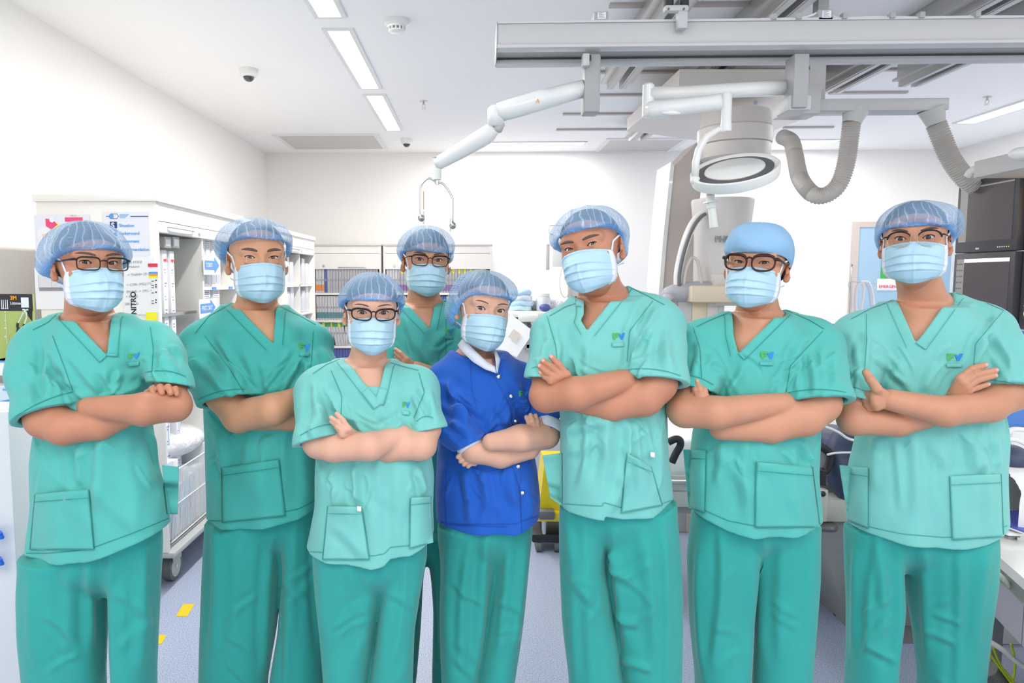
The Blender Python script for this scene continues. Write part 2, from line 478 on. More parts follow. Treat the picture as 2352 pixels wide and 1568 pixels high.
# ------------------------------------------------------------------ the head (local frame: x to the picture's right, y into the head, z up, origin between the eyes)
EYE_C = 0.0145
HEADS = {}
def head_vq(slit=0.0042, smile=0.0):
    key = (slit, smile)
    if key in HEADS: return HEADS[key]
    h = 0.0016
    v = Vox((-0.103, -0.046, -0.155), (0.103, 0.205, 0.15), h)
    v.ell((0, .094, .026), (.0745, .098, .080))
    v.ell((0, .058, -.035), (.0625, .060, .083), .03)
    v.ell((0, .046, -.085), (.041, .042, .031), .03)
    v.cone((0, .10, -.05), (0, .108, -.11), .046, .034, .03)
    for s in (-1, 1):
        v.ell((s * .038, .037, -.024), (.024, .022, .020), .02)
        v.cone((s * .012, .010, .021), (s * .046, .018, .020), .0125, .0125, .012)
    v.cone((0, .012, .010), (0, -.012, -.036), .0085, .0115, .012)
    v.ell((0, -.0135, -.040), (.0125, .012, .010), .006)
    for s in (-1, 1):
        v.ell((s * .0125, -.004, -.043), (.0085, .010, .0075), .006)
        v.ell((s * .031, -.009, -.001), (.021, .0125, .0135), .010, sub=True)
        v.ell((s * .031, EYE_C, 0), (.0152, .0148, .0142), .006)
        v.cone((s * .020, .0045, -.0125 - .002), (s * .042, .0075, -.012), .0035, .0032, .005)      # soft pad below the eye
    # lips
    v.cone((-.018, .004, -.072), (.018, .004, -.072), .005, .005, .006); v.cone((-.014, .004, -.080), (.014, .004, -.080), .006, .006, .006)
    v.cone((-.022, -.004, -.0762), (.022, -.004, -.0762), .0016, .0016, .003, sub=True)
    # ears
    for s in (-1, 1):
        R = Euler((math.radians(-8), 0, math.radians(s * 22))).to_matrix()
        R = np.array(R)
        v.ell((s * .0785, .101, -.010), (.0065, .0175, .031), .004, R=R)
        v.cone((s * .076, .094, -.036), (s * .078, .096, -.028), .007, .008, .006)
        v.ell((s * .0865, .0965, -.006), (.0065, .0105, .020), .004, sub=True, R=R)
        v.ell((s * .080, .091, -.012), (.006, .006, .009), .004, sub=True)
    # the eye openings
    sl = v.sl((-.05, -.02, -.012), (.05, .02, .012), .0); X, Y, Z = v.grid(sl)
    for s in (-1, 1):
        x = (X - s * .031) * s                       # towards the outer corner is positive
        u = x / .0148
        zc = .0010 + .0016 * u + smile * (1 - u * u) * .8
        hh = slit * (1 - u * u) + 0 * x
        up = np.where(Z > zc, 1.0, .9)
        d = np.maximum((np.abs(Z - zc) - hh * up) * .85, np.abs(x) - .0146)
        d = np.maximum(d, Y - .014)
        v.D[sl] = np.maximum(v.D[sl], -d)
    V, Q = v.mesh()
    HEADS[key] = (relax(V, Q, 1, .35), Q)
    return HEADS[key]

def add_grid(name, P, material, parent, uv=None, attr=None, thick=0.0, closed_u=False):
    nu, nv = P.shape[0], P.shape[1]
    V = P.reshape(-1, 3); Q = []
    i = np.arange(nu * nv).reshape(nu, nv)
    if closed_u:
        a = i; b = np.roll(i, -1, 0)
        Q = np.stack([a[:, :-1], b[:, :-1], b[:, 1:], a[:, 1:]], -1).reshape(-1, 4)
    else:
        Q = np.stack([i[:-1, :-1], i[1:, :-1], i[1:, 1:], i[:-1, 1:]], -1).reshape(-1, 4)
    me = mesh_np(name, V, Q)
    if uv is not None:
        l = me.uv_layers.new(name='UV'); vi = np.zeros(len(me.loops), np.int32); me.loops.foreach_get('vertex_index', vi)
        l.data.foreach_set('uv', uv.reshape(-1, 2)[vi].astype(np.float32).ravel())
    if attr is not None:
        a_ = me.attributes.new('hem', 'FLOAT', 'POINT'); a_.data.foreach_set('value', attr.reshape(-1).astype(np.float32))
    o = link_mesh(name, me, material, parent)
    if thick:
        md = o.modifiers.new('thickness', 'SOLIDIFY'); md.thickness = thick; md.offset = 0
    return o

def strip(name, pts, w, T, material, parent, normal_from=(0, .09, -.02), thick=.001):
    """a flat band along pts in the head frame, lying against the head"""
    pts = np.array(pts, float); c = np.array(normal_from)
    # resample
    d = np.r_[0, np.cumsum(np.linalg.norm(np.diff(pts, axis=0), axis=1))]; s = np.linspace(0, d[-1], 18)
    p = np.stack([np.interp(s, d, pts[:, i]) for i in range(3)], 1)
    t = np.gradient(p, axis=0); n = p - c; b = np.cross(t, n); b /= np.linalg.norm(b, axis=1)[:, None]
    P = np.stack([p - b * w / 2, p, p + b * w / 2], 1)
    return add_grid(name, T(P), material, parent, thick=thick)

def build_head(root, head_w, scale, rot, sk, spec):
    """face details, mask, cap and glasses of one person. rot: 3x3 of the head; returns the transform from head frame to room"""
    Rm = np.array(rot) * scale; o = np.array(head_w)
    T = lambda P: np.asarray(P) @ Rm.T + o
    TV = lambda p: Vector(T(np.array(p, float)))
    wx = spec.get('face_w', 1.0)
    rnd = np.random.RandomState(spec['seed'])
    hv, hq = head_vq(spec.get('slit', .0042), spec.get('smile', 0.0)); hv = hv.copy(); hv[:, 0] *= wx
    fr_ = (hv[hq[:, 0], 1] < .05) & (hv[hq[:, 0], 2] > .008)
    hb = BVHTree.FromPolygons([Vector(v) for v in hv], hq[fr_].tolist())
    # eyes
    for s in (-1, 1):
        me = bpy.data.meshes.new('eye'); bm = bmesh.new()
        bmesh.ops.create_uvsphere(bm, u_segments=24, v_segments=16, radius=.0132 * scale); bm.to_mesh(me); bm.free()
        e = link_mesh('eye', me, M['eye'], root, world_coords=False)
        gx, gz = spec.get('gaze', (0, 0))
        g = Euler((math.radians(gz), 0, math.radians(gx))).to_matrix()
        e.matrix_basis = root.matrix_basis.inverted() @ (Matrix.Translation(TV((s * .031 * wx, EYE_C + .0002, 0))) @ (Matrix(rot) @ g).to_4x4())
        # lash line and brow
        slit, smile = spec.get('slit', .0042), spec.get('smile', 0.0)
        mb = MB(); pts = []; rr = []
        for u in np.linspace(-1, 1, 15):
            x = s * .031 + s * u * .0150; zc = .0010 + .0016 * u + smile * (1 - u * u) * .8
            z = zc + slit * (1 - u * u) + .0004
            y = EYE_C - math.sqrt(max(.0148 ** 2 - (x - s * .031) ** 2 * .98 - z ** 2, 1e-6)) - .0002
            pts.append(TV((x * wx, y, z))); rr.append(scale * (.0004 + .00075 * (1 - u * u) ** .5 + .0003 * (u > .3)))
        mb.tube(pts, rr, 6).build('eyelashes', M['lash'], root, smooth=True)
        bl, bt, bz = spec.get('brow', (.021, .0034, .0215)); rows_ = []
        for u in np.linspace(-1, 1, 15):
            x = .033 + u * bl; z = bz + .0030 * (1 - (u - .35) ** 2) + spec.get('brow_tilt', 0) * u
            wd = bt * (.55 + .45 * (1 - abs(min(u, 0)) ** 3)) * (1 if u < .2 else 1 - .85 * ((u - .2) / .8) ** 1.5)
            r_ = []
            for q in (-1, -.5, 0, .5, 1):
                zz = z + q * wd
                yy = -.0066 + (x / .06) ** 2.6 * .030 + .0016 * q * q + spec.get('brow_y', 0.0)
                r_.append((s * x * wx, yy, zz))
            rows_.append(r_)
        # settle the brow on the skin
        C_ = np.array(rows_); flat = C_.reshape(-1, 3)
        for i_, p_ in enumerate(flat):
            h_ = hb.ray_cast(Vector((p_[0], -.06, p_[2])), Vector((0, 1, 0)))
            if h_[0] is not None: flat[i_, 1] = h_[0].y - (.0009 if (i_ % 5) in (1, 2, 3) else -.0003)
        add_grid('eyebrow', T(flat.reshape(C_.shape)), M['brow'], root, thick=.0008)
    # hair
    v = Vox((-.095, -.03, -.09), (.095, .21, .15), .004)
    v.ell((0, .096, .027), (.0780, .1010, .0825)); v.ell((0, .125, -.02), (.070, .068, .055), .02)
    hl = spec.get('hairline', .058)
    v.cut(lambda X, Y, Z: (hl - .03 * np.clip((Y - .0) / .06, 0, 3) - Z) * .8 + 0 * X)
    for s in (-1, 1): v.ell((s * .085, .10, -.012), (.02, .024, .034), .004, sub=True)
    V, Q = v.mesh(); V[:, 0] *= wx
    link_mesh('hair', mesh_np('hair', T(V), Q), M['hair'], root)
    # mask
    nu, nv = 61, 71
    u = np.linspace(-1, 1, nu)[:, None]; t = np.linspace(0, 1, nv)[None, :]
    mw = spec.get('mask_w', 1.0); ml = spec.get('mask_l', 1.0); mt = spec.get('mask_top', 0.0)
    w = np.interp(t, [0, .15, .5, .75, .9, 1], [.0655, .0670, .0670, .0630, .0545, .038]) * mw
    yf = np.interp(t, [0, .08, .2, .35, .55, .75, .9, 1], [-.0165, -.0225, -.0335, -.0395, -.0405, -.0360, -.0250, -.008])
    kr = np.hanning(9); kr /= kr.sum(); yf = np.convolve(np.pad(yf.ravel(), 4, 'edge'), kr, 'valid')[None, :]
    ye = np.interp(t, [0, .3, .7, 1], [.036, .050, .050, .054])
    z = (-.0130 + mt - .107 * ml * t) - .009 * np.abs(u) ** 1.7 * (1 - t) ** 1.5 + .014 * u * u * t ** 3
    y = yf + (ye - yf) * np.abs(u) ** (2.9 - .1 * t) 
    x = u * w + 0 * t
    # crease lines of the pleats
    for i, (t0, amp) in enumerate(((.33, .0042), (.52, .0046), (.70, .0040))):
        tt = t0 + (.030 + .01 * rnd.randn()) * np.abs(u) ** 2 * (1 - 2 * (t0 - .5)) - .012 * (1 - u * u) + .006 * np.sin(3 * u + rnd.rand() * 6)
        d = t - tt; y = y - 1.9 * amp * np.where(d < 0, np.exp(d / .075), np.exp(-d / .007)) * (1 - .75 * u ** 4)
    y = y - .0022 * np.exp(-(u / .05) ** 2) * (t > .1) + .0012 * np.sin(9 * u + 4 * t + rnd.rand() * 6) * t + .0008 * np.sin(21 * u * (1 - .5 * t) + 11 * t)
    P = np.stack([x * wx, y + 0 * x, z + 0 * x], -1)
    mk = add_grid('surgical_mask', T(P), M['mask'], root, thick=.0009 * scale)
    # borders (white binding) and ties
    for s, e in ((-1, 0), (1, nu - 1)):
        i2 = e + (1 if e == 0 else -1) * 2
        a = P[e] + np.array([s * .0035, .0015, 0]); b_ = P[i2] + np.array([0, -.0014, 0]); mid = (a + b_) / 2 + np.array([s * .001, -.0008, 0])
        add_grid('mask_binding', T(np.stack([a, mid, b_], 1)), M['mask_white'], mk, thick=.001 * scale)
        top = P[e, 1] + np.array([s * .002, .001, 0]); low = P[e, int(nv * spec.get('tie_low', .66))] + np.array([s * .002, .001, 0])
        strip('mask_tie', [top, (s * .071 * wx, .055, .004), (s * .0795 * wx, .082, .018), (s * .0800 * wx, .112, .026)], .005, T, M['mask_white'], mk)
        strip('mask_tie', [low, (s * .0665 * wx, .068, -.058), (s * .072 * wx, .092, -.052), (s * .070 * wx, .12, -.050)], .005, T, M['mask_white'], mk)
    a, b_ = P[:, 0], P[:, 3]
    add_grid('mask_nose_band', T(np.stack([a + np.array([0, -.0010, .0012]), (a + b_) / 2 + np.array([0, -.0016, 0]), b_ + np.array([0, -.0010, 0])], 1)), M['mask_white'] if spec.get('white_band') else M['mask'], mk, thick=.0008 * scale)
    # cap
    c = spec['cap']; nth, nt_ = 220, 64
    th = np.linspace(np.pi, 3 * np.pi, nth, endpoint=False)[:, None]; t = np.linspace(0, 1, nt_)[None, :]
    zf, zs, zb = c.get('hem', (.040, .012, -.055))
    zh = (zf + zb) / 4 + zs / 2 + (zf - zb) / 2 * np.cos(th) + ((zf + zb) / 4 - zs / 2) * np.cos(2 * th) + c.get('tilt', 0) * np.sin(th)
    sx, cy_ = np.sin(th), -np.cos(th)
    rh = 1 / np.sqrt((sx / .0805) ** 2 + (cy_ / .1035) ** 2)
    puff = c.get('puff', .016) + c.get('left', 0) * np.clip(-sx, 0, 1) ** 1.5 + c.get('right', 0) * np.clip(sx, 0, 1) ** 1.5 + c.get('back', .01) * np.clip(cy_, 0, 1) + c.get('front', 0) * np.clip(-cy_, 0, 1)
    rb = rh + puff; zt = c.get('top', .148)
    sag = c.get('sag', .012) * np.clip(np.abs(sx), 0, 1) + c.get('sag_all', 0)
    B = [(1 - t) ** 3, 3 * t * (1 - t) ** 2, 3 * t * t * (1 - t), t ** 3]
    rho = B[0] * rh + B[1] * (rb * 1.16) + B[2] * (rb * c.get('crown', .84))
    zz = B[0] * zh + B[1] * (zh + .012 - sag) + B[2] * (zt + .004) + B[3] * (zt - .002 + 0 * zh)
    if c.get('cloth'):
        amp = 0
        rho = rho + .0015 * np.sin(5 * th + 8 * t) * (t > .05)
        gather = .0018 * np.exp(-((t - .78) / .12) ** 2) * np.maximum(0, np.sin(26 * th)) 
        zz = zz + gather
    else:
        ph = rnd.rand(10) * 6.28
        env = np.clip(t / .10, 0, 1)
        low = sum(np.sin((k + 2) * th + ph[k] + (2 + k) * t * (1 if k % 2 else -1)) for k in range(5)) * .0032 * env * np.clip((1.02 - t) * 2.5, 0, 1)
        ple = .0022 * np.abs(np.sin(19 * th + 1.2 * np.sin(2 * th + ph[5]) + 1.5 * t)) * env * np.clip((1 - t) * 2, 0, 1)
        fr = .0022 * np.sin(46 * th) * np.exp(-((t - .035) / .03) ** 2)
        rho = rho + low + ple + fr
        zz = zz + .0035 * np.sin(7 * th + 3 * t + ph[6]) * env * (1 - t) + .0012 * np.sin(46 * th) * np.exp(-t / .03)
        if c.get('knot') is not None:      # folds gathered to one point of the hem
            k0 = c['knot']; dth = np.angle(np.exp(1j * (th - k0))) * .095; dz = zz - zh.mean() * 0 - zf
            ang = np.arctan2(dth, np.maximum(dz, .002) + .004); dist = np.sqrt(dth ** 2 + dz ** 2)
            rho = rho + c.get('knot_amp', .0036) * (np.abs(np.cos(5.5 * ang)) ** .7) * np.exp(-(dist / .10) ** 2) * np.clip(dist / .02, 0, 1) - .006 * np.exp(-(dist / .022) ** 2) * (t > .06)
    if c.get('bun'):                         # the cap hangs over the ear on one side
        a0, am = c['bun']; e = np.exp(-(np.angle(np.exp(1j * (th - a0))) / .55) ** 2) * np.clip(1 - t * 1.6, 0, 1)
        zz = zz - am * e; rho = rho + .018 * e * np.sin(np.pi * np.clip(t * 2, 0, 1))
    cxo, cyo = c.get('shift', (0, 0))
    X = rho * sx + cxo * t; Y = .094 + rho * cy_ + cyo * t
    P = np.stack([X * wx, Y + 0 * zz, zz], -1)
    UV = np.stack([(th - np.pi) / (2 * np.pi) + 0 * t, t * 1.0 + 0 * th], -1)
    hem = np.clip(1.15 - t / .20, 0, 1) ** 1.2 * (1 + 0 * th)
    nm = 'cloth_cap' if c.get('cloth') else 'bouffant_cap'
    add_grid(nm, T(P), M['cloth_cap'] if c.get('cloth') else M['cap'], root, uv=UV, attr=hem, closed_u=True, thick=(.0012 if c.get('cloth') else 0))
    # glasses
    g = spec.get('glasses')
    if g:
        fm = M[g['mat']]; lw, lh, ex = g['w'], g['h'], g['exp']
        zc, yc = g.get('z', -.003), -.0255; sep = g.get('sep', .0335)
        def rim(s, a):
            ca, sa = math.cos(a), math.sin(a)
            xx = lw * abs(ca) ** (2 / ex) * (1 if ca > 0 else -1); zz_ = lh * abs(sa) ** (2 / ex) * (1 if sa > 0 else -1)
            xx *= 1 - (1 - g.get('low', .93)) * max(0.0, -sa)
            zz_ += g.get('cat', .0) * xx / lw
            return (s * (sep + xx), yc + .0045 * ((xx + .01) / .03) ** 2 * (1 if xx > 0 else .4), zc + zz_)
        N = 48; A = [2 * math.pi * i / N for i in range(N)]
        G = MB(); bl = g.get('browline')
        for s in (-1, 1):
            if bl: G.tube([TV(rim(s, a)) for a in A], scale * .0006, 6, closed=True)
            else: G.tube([TV(rim(s, a)) for a in A], [scale * g['r'] * (1 + g.get('topthick', .0) * max(0, math.sin(a))) for a in A], 8, closed=True, squash=.75)
        bz = zc + lh * g.get('bridge', .35); xi = sep - lw
        G.tube([TV((-xi - .001, yc, bz)), TV((-xi * .5, yc - .002, bz + .0025)), TV((0, yc - .0025, bz + .0032)), TV((xi * .5, yc - .002, bz + .0025)), TV((xi + .001, yc, bz))], scale * g.get('br', g.get('r', .001)), 8)
        G = G.build('eyeglasses', M['frame_gold'] if bl else fm, root, smooth=True)
        for s in (-1, 1):
            if bl:
                top = [a for a in np.linspace(.05, math.pi - .25, 22)]
                MB().tube([TV(rim(s, a)) for a in top], [scale * (.0009 + .0014 * math.sin((i / 21) * math.pi) ** .5 + (.001 if i < 5 else 0)) for i in range(22)], 8, squash=.8).build('brow_bar', fm, G, smooth=True)
            MB().prism([TV(rim(s, a)) for a in A], Vector(np.array(rot) @ np.array([0, .0014, 0]))).build('lens', M['lens'], G)
            o_ = rim(s, .35)
            tp = [TV((o_[0] - s * .001, o_[1], o_[2])), TV((s * (sep + lw + .0045), o_[1] + .003, o_[2] + .001)), TV((s * .0705 * wx, .012, o_[2] + .0005)), TV((s * .0765 * wx, .05, .004)), TV((s * .0800 * wx, .088, .008)), TV((s * .081 * wx, .105, -.004))]
            tr = g.get('temple', .0016)
            MB().tube(tp, [scale * tr * 1.3, scale * tr * 1.6, scale * tr * 1.2, scale * tr, scale * tr, scale * tr], 8).build('temple', M[g.get('tmat', g['mat'])], G, smooth=True)
    return T
# ------------------------------------------------------------------ a person
FRONT = -.115
def person(sp):
    rnd = np.random.RandomState(sp['seed']); Zp = sp['Z']
    A3 = lambda p: np.array(at(p[0], p[1], Zp + p[2]))          # (px, py, depth offset) -> point of the room
    ppm = FOC / Zp                                              # pixels per metre there
    ex, ey = sp['eyes']
    foot = at(sp.get('foot_x', (sp['torso'][-1][1] + sp['torso'][-1][2]) / 2), 900, Zp)
    root = empty('person', (foot.x, Zp, 0), sp['label'], 'person')
    sk = SKIN[sp.get('skin', 'tan')]
    hs = sp.get('head', 1.0)
    va = math.atan((ex - VPX) / FOC)                           # direction from the lens to the head
    yaw, pitch, roll = (math.radians(a) for a in sp.get('face', (0, 0, 0)))
    sp['fs']['gaze'] = (-math.degrees(yaw) * .9, sp['fs'].get('gaze', (0, 0))[1])
    yaw -= va
    rs = sp.get('rs', 1.0)
    # yaw > 0 turns the face to the picture's right, roll > 0 lowers the picture-right eye, pitch > 0 lifts the chin
    Rh = Matrix.Rotation(yaw, 3, 'Z') @ Matrix.Rotation(-pitch, 3, 'X') @ Matrix.Rotation(roll, 3, 'Y')
    eye_pos = A3((ex, ey, -.095))
    V, Q = head_vq(sp['fs'].get('slit', .0042), sp['fs'].get('smile', 0.0))
    V = V.copy(); V[:, 0] *= sp['fs'].get('face_w', 1.0)
    T = build_head(root, eye_pos, hs, Rh, sk, sp['fs'])
    head_part = (T(V), Q)
    # ---------------- body under the clothes, arms, hands
    tor = sp['torso']                                            # rows (py, x_left, x_right, half_depth)
    yawb = math.tan(math.radians(sp.get('body_yaw', 0)))
    rows = []
    for (py, xl, xr, ry) in tor:
        a, b = A3((xl, py, 0)), A3((xr, py, 0))
        w = float((b[0] - a[0]) / 2); tn = abs(float(a[0] + b[0]) / 2) / Zp
        w = math.sqrt(max(w * w - (tn * ry * .65) ** 2, (w * .75) ** 2))      # seen from the side a deep body looks wider
        rows.append((float(a[2]), float((a[0] + b[0]) / 2), Zp + sp.get('lean', 0.0), w, ry))
    ztop = max(r[0] for r in rows); zhem = min(r[0] for r in rows)
    rn = sp.get('neck_r', .056)
    nb = A3((*sp['neck'], .025)); jaw = T(np.array([0, .100, -.065]))
    if 'done' not in sp:
        sp['done'] = 1
        for q in 'ab':
            sv = sp['sleeve_' + q]; n_ = len(sv)
            sp['sleeve_' + q] = [(p[0], p[1], p[2] - (0, .02, .045, .05)[i], p[3]) for i, p in enumerate(sv)]
            am = sp['arm_' + q]; am[1] = (am[1][0], am[1][1], am[1][2] - .045, am[1][3])
        hid = [q for q in ('arm_a', 'arm_b') if any((not h_.get('nails', True)) and h_.get('tuck', True) and abs(h_['wrist'][0] - sp[q][-1][0]) < 20 for h_ in sp['hands'])]
        for q in hid: w_ = sp[q][-1]; sp[q][-1] = (w_[0], w_[1], w_[2] + .04, w_[3])
        for h_ in sp['hands']:
            tk = (not h_.get('nails', True)) and h_.get('tuck', True); a_ = .02 if tk else -.028
            if tk: w_ = h_['wrist']; h_['wrist'] = (w_[0], w_[1], w_[2] + .04, w_[3])
            h_['fingers'] = [[(p[0], p[1], p[2] + a_) for p in f] for f in h_['fingers']]
    SA, SB = sp['shoulder_a'], sp['shoulder_b']                  # contour points of the shoulder line: neck side, arm side
    lo = np.array([min(r[1] - r[3] for r in rows) - .16, Zp - .36, zhem + .10]); hi = np.array([max(r[1] + r[3] for r in rows) + .16, Zp + .2, T(np.array([0, 0, -.06]))[2] + .02])
    b = Vox(lo, hi, .0038)
    inset = .015
    b.loft([(z, cx, cy, max(rx - .03, .05), ry - inset - (.03 if z < zhem + .25 else 0)) for z, cx, cy, rx, ry in rows], 2.3, .0, skew=yawb)
    b.cone(nb, jaw, rn * 1.06, rn * .90, .03)
    for (n_, s_) in (SA, SB):
        p, q = A3((*n_, .02)), A3((*s_, .01)); p[2] -= .058; q[2] -= .062
        b.cone(p, q, .042, .040, .04)
    cz = min(A3((*SA[1], 0))[2], A3((*SB[1], 0))[2]) - .02
    arms = []
    for key in ('arm_a', 'arm_b'):
        a_ = sp[key]; pts = [(A3(p[:3]), p[3] * rs) for p in a_]
        sv = sp['sleeve_' + key[-1]]; up = [(A3(q[:3]), min(q[3] * .68, max(a_[0][3], a_[1][3])) * rs) for q in sv]
        arms.append(pts)
        b.chain(up[:2], .02); b.chain(up[1:] + [pts[1]], .02); b.chain(pts[1:], .012)
    v_, q_ = b.mesh(); v_ = relax(v_, q_, 1, .4)
    parts = [head_part, (v_, q_)]
    # hands
    nails = []
    for hd in sp['hands']:

        W = A3(hd['wrist'][:3]); rw = hd['wrist'][3] * rs; fr = hd.get('r', .0085) * rs
        F = [[A3(p) for p in f] for f in hd['fingers']]
        if not hd.get('nails', True) and hd.get('tuck', True):       # tucked between the other arm and the chest
            F = [[A3((p[0], p[1], p[2] + .045)) for p in f] for f in hd['fingers']]
        allp = np.array([W] + [p for f in F for p in f])
        h = Vox(allp.min(0) - .045, allp.max(0) + .045, .0021)
        if 'from' in hd:
            W0 = A3(hd['from'][:3]); h.cone(W0, W, hd['from'][3], rw)
        for i, f in enumerate(F):
            th = hd.get('thumb') == i
            h.cone(W, f[0], rw * (.66 if not th else .6), fr * 1.2, .008)
            rr = [fr * 1.08, fr * 1.0, fr * .90, fr * .80][:len(f)] if not th else [fr * 1.5, fr * 1.25, fr * 1.05, fr * .95][:len(f)]
            if i == len(F) - 1 and not th: rr = [r * .88 for r in rr]
            h.chain(list(zip(f, rr)), .0022)
            for k_ in range(1, len(f) - 1): h.ell(f[k_], (rr[k_] * 1.06,) * 3, .002)
        for i in range(len(F) - 1):
            if hd.get('thumb') in (i, i + 1): continue
            h.cone(F[i][0], F[i + 1][0], fr * 1.1, fr * 1.1, .005)
        v_, q_ = h.mesh(); parts.append((relax(v_, q_, 1, .4), q_))
        if hd.get('nails', True):
            for i, f in enumerate(F):
                if i in hd.get('nonail', ()): continue
                d = f[-1] - f[-2]; d /= np.linalg.norm(d); nrm = np.array(hd.get('back', (0, -1, 0.15)), float); nrm -= d * (nrm @ d); nrm /= np.linalg.norm(nrm)
                nails.append((f[-1] - d * fr * .15 + nrm * fr * .56, d, nrm, fr * (.88 if i == len(F) - 1 else 1)))
    # hips, legs and feet under the trousers (coarse)
    legs = sp['legs']                                            # two lists of (py, xl, xr)
    g = Vox((lo[0], Zp - .26, -.002), (hi[0], Zp + .2, zhem + .07), .009)
    hip = rows[0] if rows[0][0] < rows[-1][0] else rows[-1]
    z0 = zhem
    LR = []
    for L in legs:
        R_ = []
        for (py, xl, xr) in L:
            a, c = A3((xl, py, 0)), A3((xr, py, 0)); w = float((c[0] - a[0]) / 2); tn = abs(float(a[0] + c[0]) / 2) / Zp
            w = math.sqrt(max(w * w - (tn * .092) ** 2, (w * .72) ** 2)); R_.append((float(a[2]), float((a[0] + c[0]) / 2), w))
        R_.sort(reverse=True); LR.append(R_)
    for R_ in LR:
        zz, cx_, hw = R_[-1]
        g.cone((R_[0][1], Zp, z0 - .02), (cx_, Zp + .01, .48), .045, .04, .02); g.cone((cx_, Zp + .01, .48), (cx_, Zp + .03, .08), .04, .034, .02)
        g.cone((cx_, Zp + .04, .035), (cx_, Zp - .12, .03), .03, .026, .01)
    g.ell((hip[1], Zp, z0 + .05), (max(hip[3] - .07, .07), .07, .07), .03)
    parts.append(g.mesh())
    V, Q = join_vq(parts)
    link_mesh('body', mesh_np('body', V, Q), sk, root)
    for (c, d, n_, r) in nails:
        s_ = np.cross(d, n_); Rm = Matrix(np.stack([s_, d, n_], 1).tolist())
        MB().ball(c, r, 12, (.62, .78, .42), Rm).build('fingernail', M['nail'], root, smooth=True)
    # ---------------- the top
    cl = sp.get('cloth', 'scrub'); cm = M[cl]
    lo2 = lo.copy(); lo2[2] = zhem - .05; hi2 = hi.copy(); hi2[2] = ztop + .10
    t = Vox(lo2, hi2, .0036)
    rws = sorted(rows); rws = [(rws[0][0] - .06, *rws[0][1:])] + rws
    t.loft(rws, 2.5, 0, skew=yawb)
    for (n_, s_) in (SA, SB):
        p, q = A3((*n_, .02)), A3((*s_, .01)); p[2] -= .050; q[2] -= .058
        t.cone(p, q, .050, .058, .05)
    slv = []
    for key in ('sleeve_a', 'sleeve_b'):
        pts = [(A3(p[:3]), p[3] * rs) for p in sp[key]]; slv.append(pts)
        ext = pts[-1][0] + (pts[-1][0] - pts[-2][0]) / np.linalg.norm(pts[-1][0] - pts[-2][0]) * .07
        t.chain(pts + [(ext, pts[-1][1] * 1.03)], sp.get('sleeve_k', .035))
        # carry the sleeve a little further; it is cut at the cuff
    for pts, cf in zip(slv, ('cuff_a', 'cuff_b')):
        (a, ra), (c, rc) = pts[-2], pts[-1]
        # cut plane through the two contour points of the cuff; normal roughly along the sleeve
        p1, p2 = sp[cf][:2]; P1, P2 = A3((*p1, c[1] - Zp)), A3((*p2, c[1] - Zp)); e = P2 - P1; e /= np.linalg.norm(e)
        d = c - a; d /= np.linalg.norm(d); tiltc = sp[cf][2] if len(sp[cf]) > 2 else .25
        n = np.array([-e[2], 0, e[0]]); n = n if n @ d > 0 else -n
        n = n + np.array([0, -1, 0]) * tiltc; n /= np.linalg.norm(n); m_ = (P1 + P2) / 2
        sl = t.sl(c - .2, c + .2, 0); X, Y, Z = t.grid(sl)
        dist = (X - m_[0]) * n[0] + (Y - m_[1]) * n[1] + (Z - m_[2]) * n[2]
        # only around the sleeve: distance to its axis
        L = float(np.linalg.norm(c - a)); ax = (c - a) / L
        tt = (X - a[0]) * ax[0] + (Y - a[1]) * ax[1] + (Z - a[2]) * ax[2]
        rad = np.sqrt(np.maximum((X - a[0] - tt * ax[0]) ** 2 + (Y - a[1] - tt * ax[1]) ** 2 + (Z - a[2] - tt * ax[2]) ** 2, 0)) - (rc + .03)
        t.D[sl] = np.maximum(t.D[sl], -np.maximum(np.maximum(-dist, rad), -(tt - L * .2)))
        # hollow of the sleeve
        t.cone(a + (c - a) * .25, c + ax * .06, ra - .013, rc - .0075, 0, sub=True)
    # torso again so that the hollow does not eat it
    t.loft([(z, cx, cy, rx - .012, ry - .004) for z, cx, cy, rx, ry in rws], 2.5, .012, skew=yawb)
    # neck opening and the V
    if sp.get('vneck'):
        zlo = min(A3((*p, FRONT))[2] for p in sp['vneck']) - .02; k0 = int(np.clip((zlo - t.lo[2]) / t.h, 0, len(t.z) - 2)); sl = (slice(None), slice(None), slice(k0, None))
        X, Y, Z = t.grid(sl); G = np.stack(np.broadcast_arrays(X, Y, Z), -1).reshape(-1, 3); gx, gy = project(G)
        pd = (poly_sdf(gx, gy, [tuple(map(float, p)) for p in sp['vneck']]) / ppm).reshape(t.D[sl].shape).astype(np.float32)
        t.D[sl] = np.maximum(t.D[sl], -np.maximum(pd, Y - (Zp + .03)))
    t.cone(nb + (nb - jaw) * .25, jaw, rn + .010, rn + .012, .01, sub=True)
    # hem
    hx = np.array([A3((*p, FRONT))[0] for p in sp['hem']]); hz = np.array([A3((*p, FRONT))[2] for p in sp['hem']])
    hemf = np.interp(t.x, hx, hz).astype(np.float32)[:, None, None]
    t.D = np.maximum(t.D, hemf - t.z[None, None, :].astype(np.float32))
    V, Q = t.mesh(); V = relax(V, Q, 2, .4)
    N = normals(V, Q); px, py = project(V)
    toc = np.array([0, 0, CAM_H]) - V; toc /= np.linalg.norm(toc, axis=1)[:, None]; fac = np.clip((N * toc).sum(1) * 1.6, 0, 1)
    k = ppm / 870.0
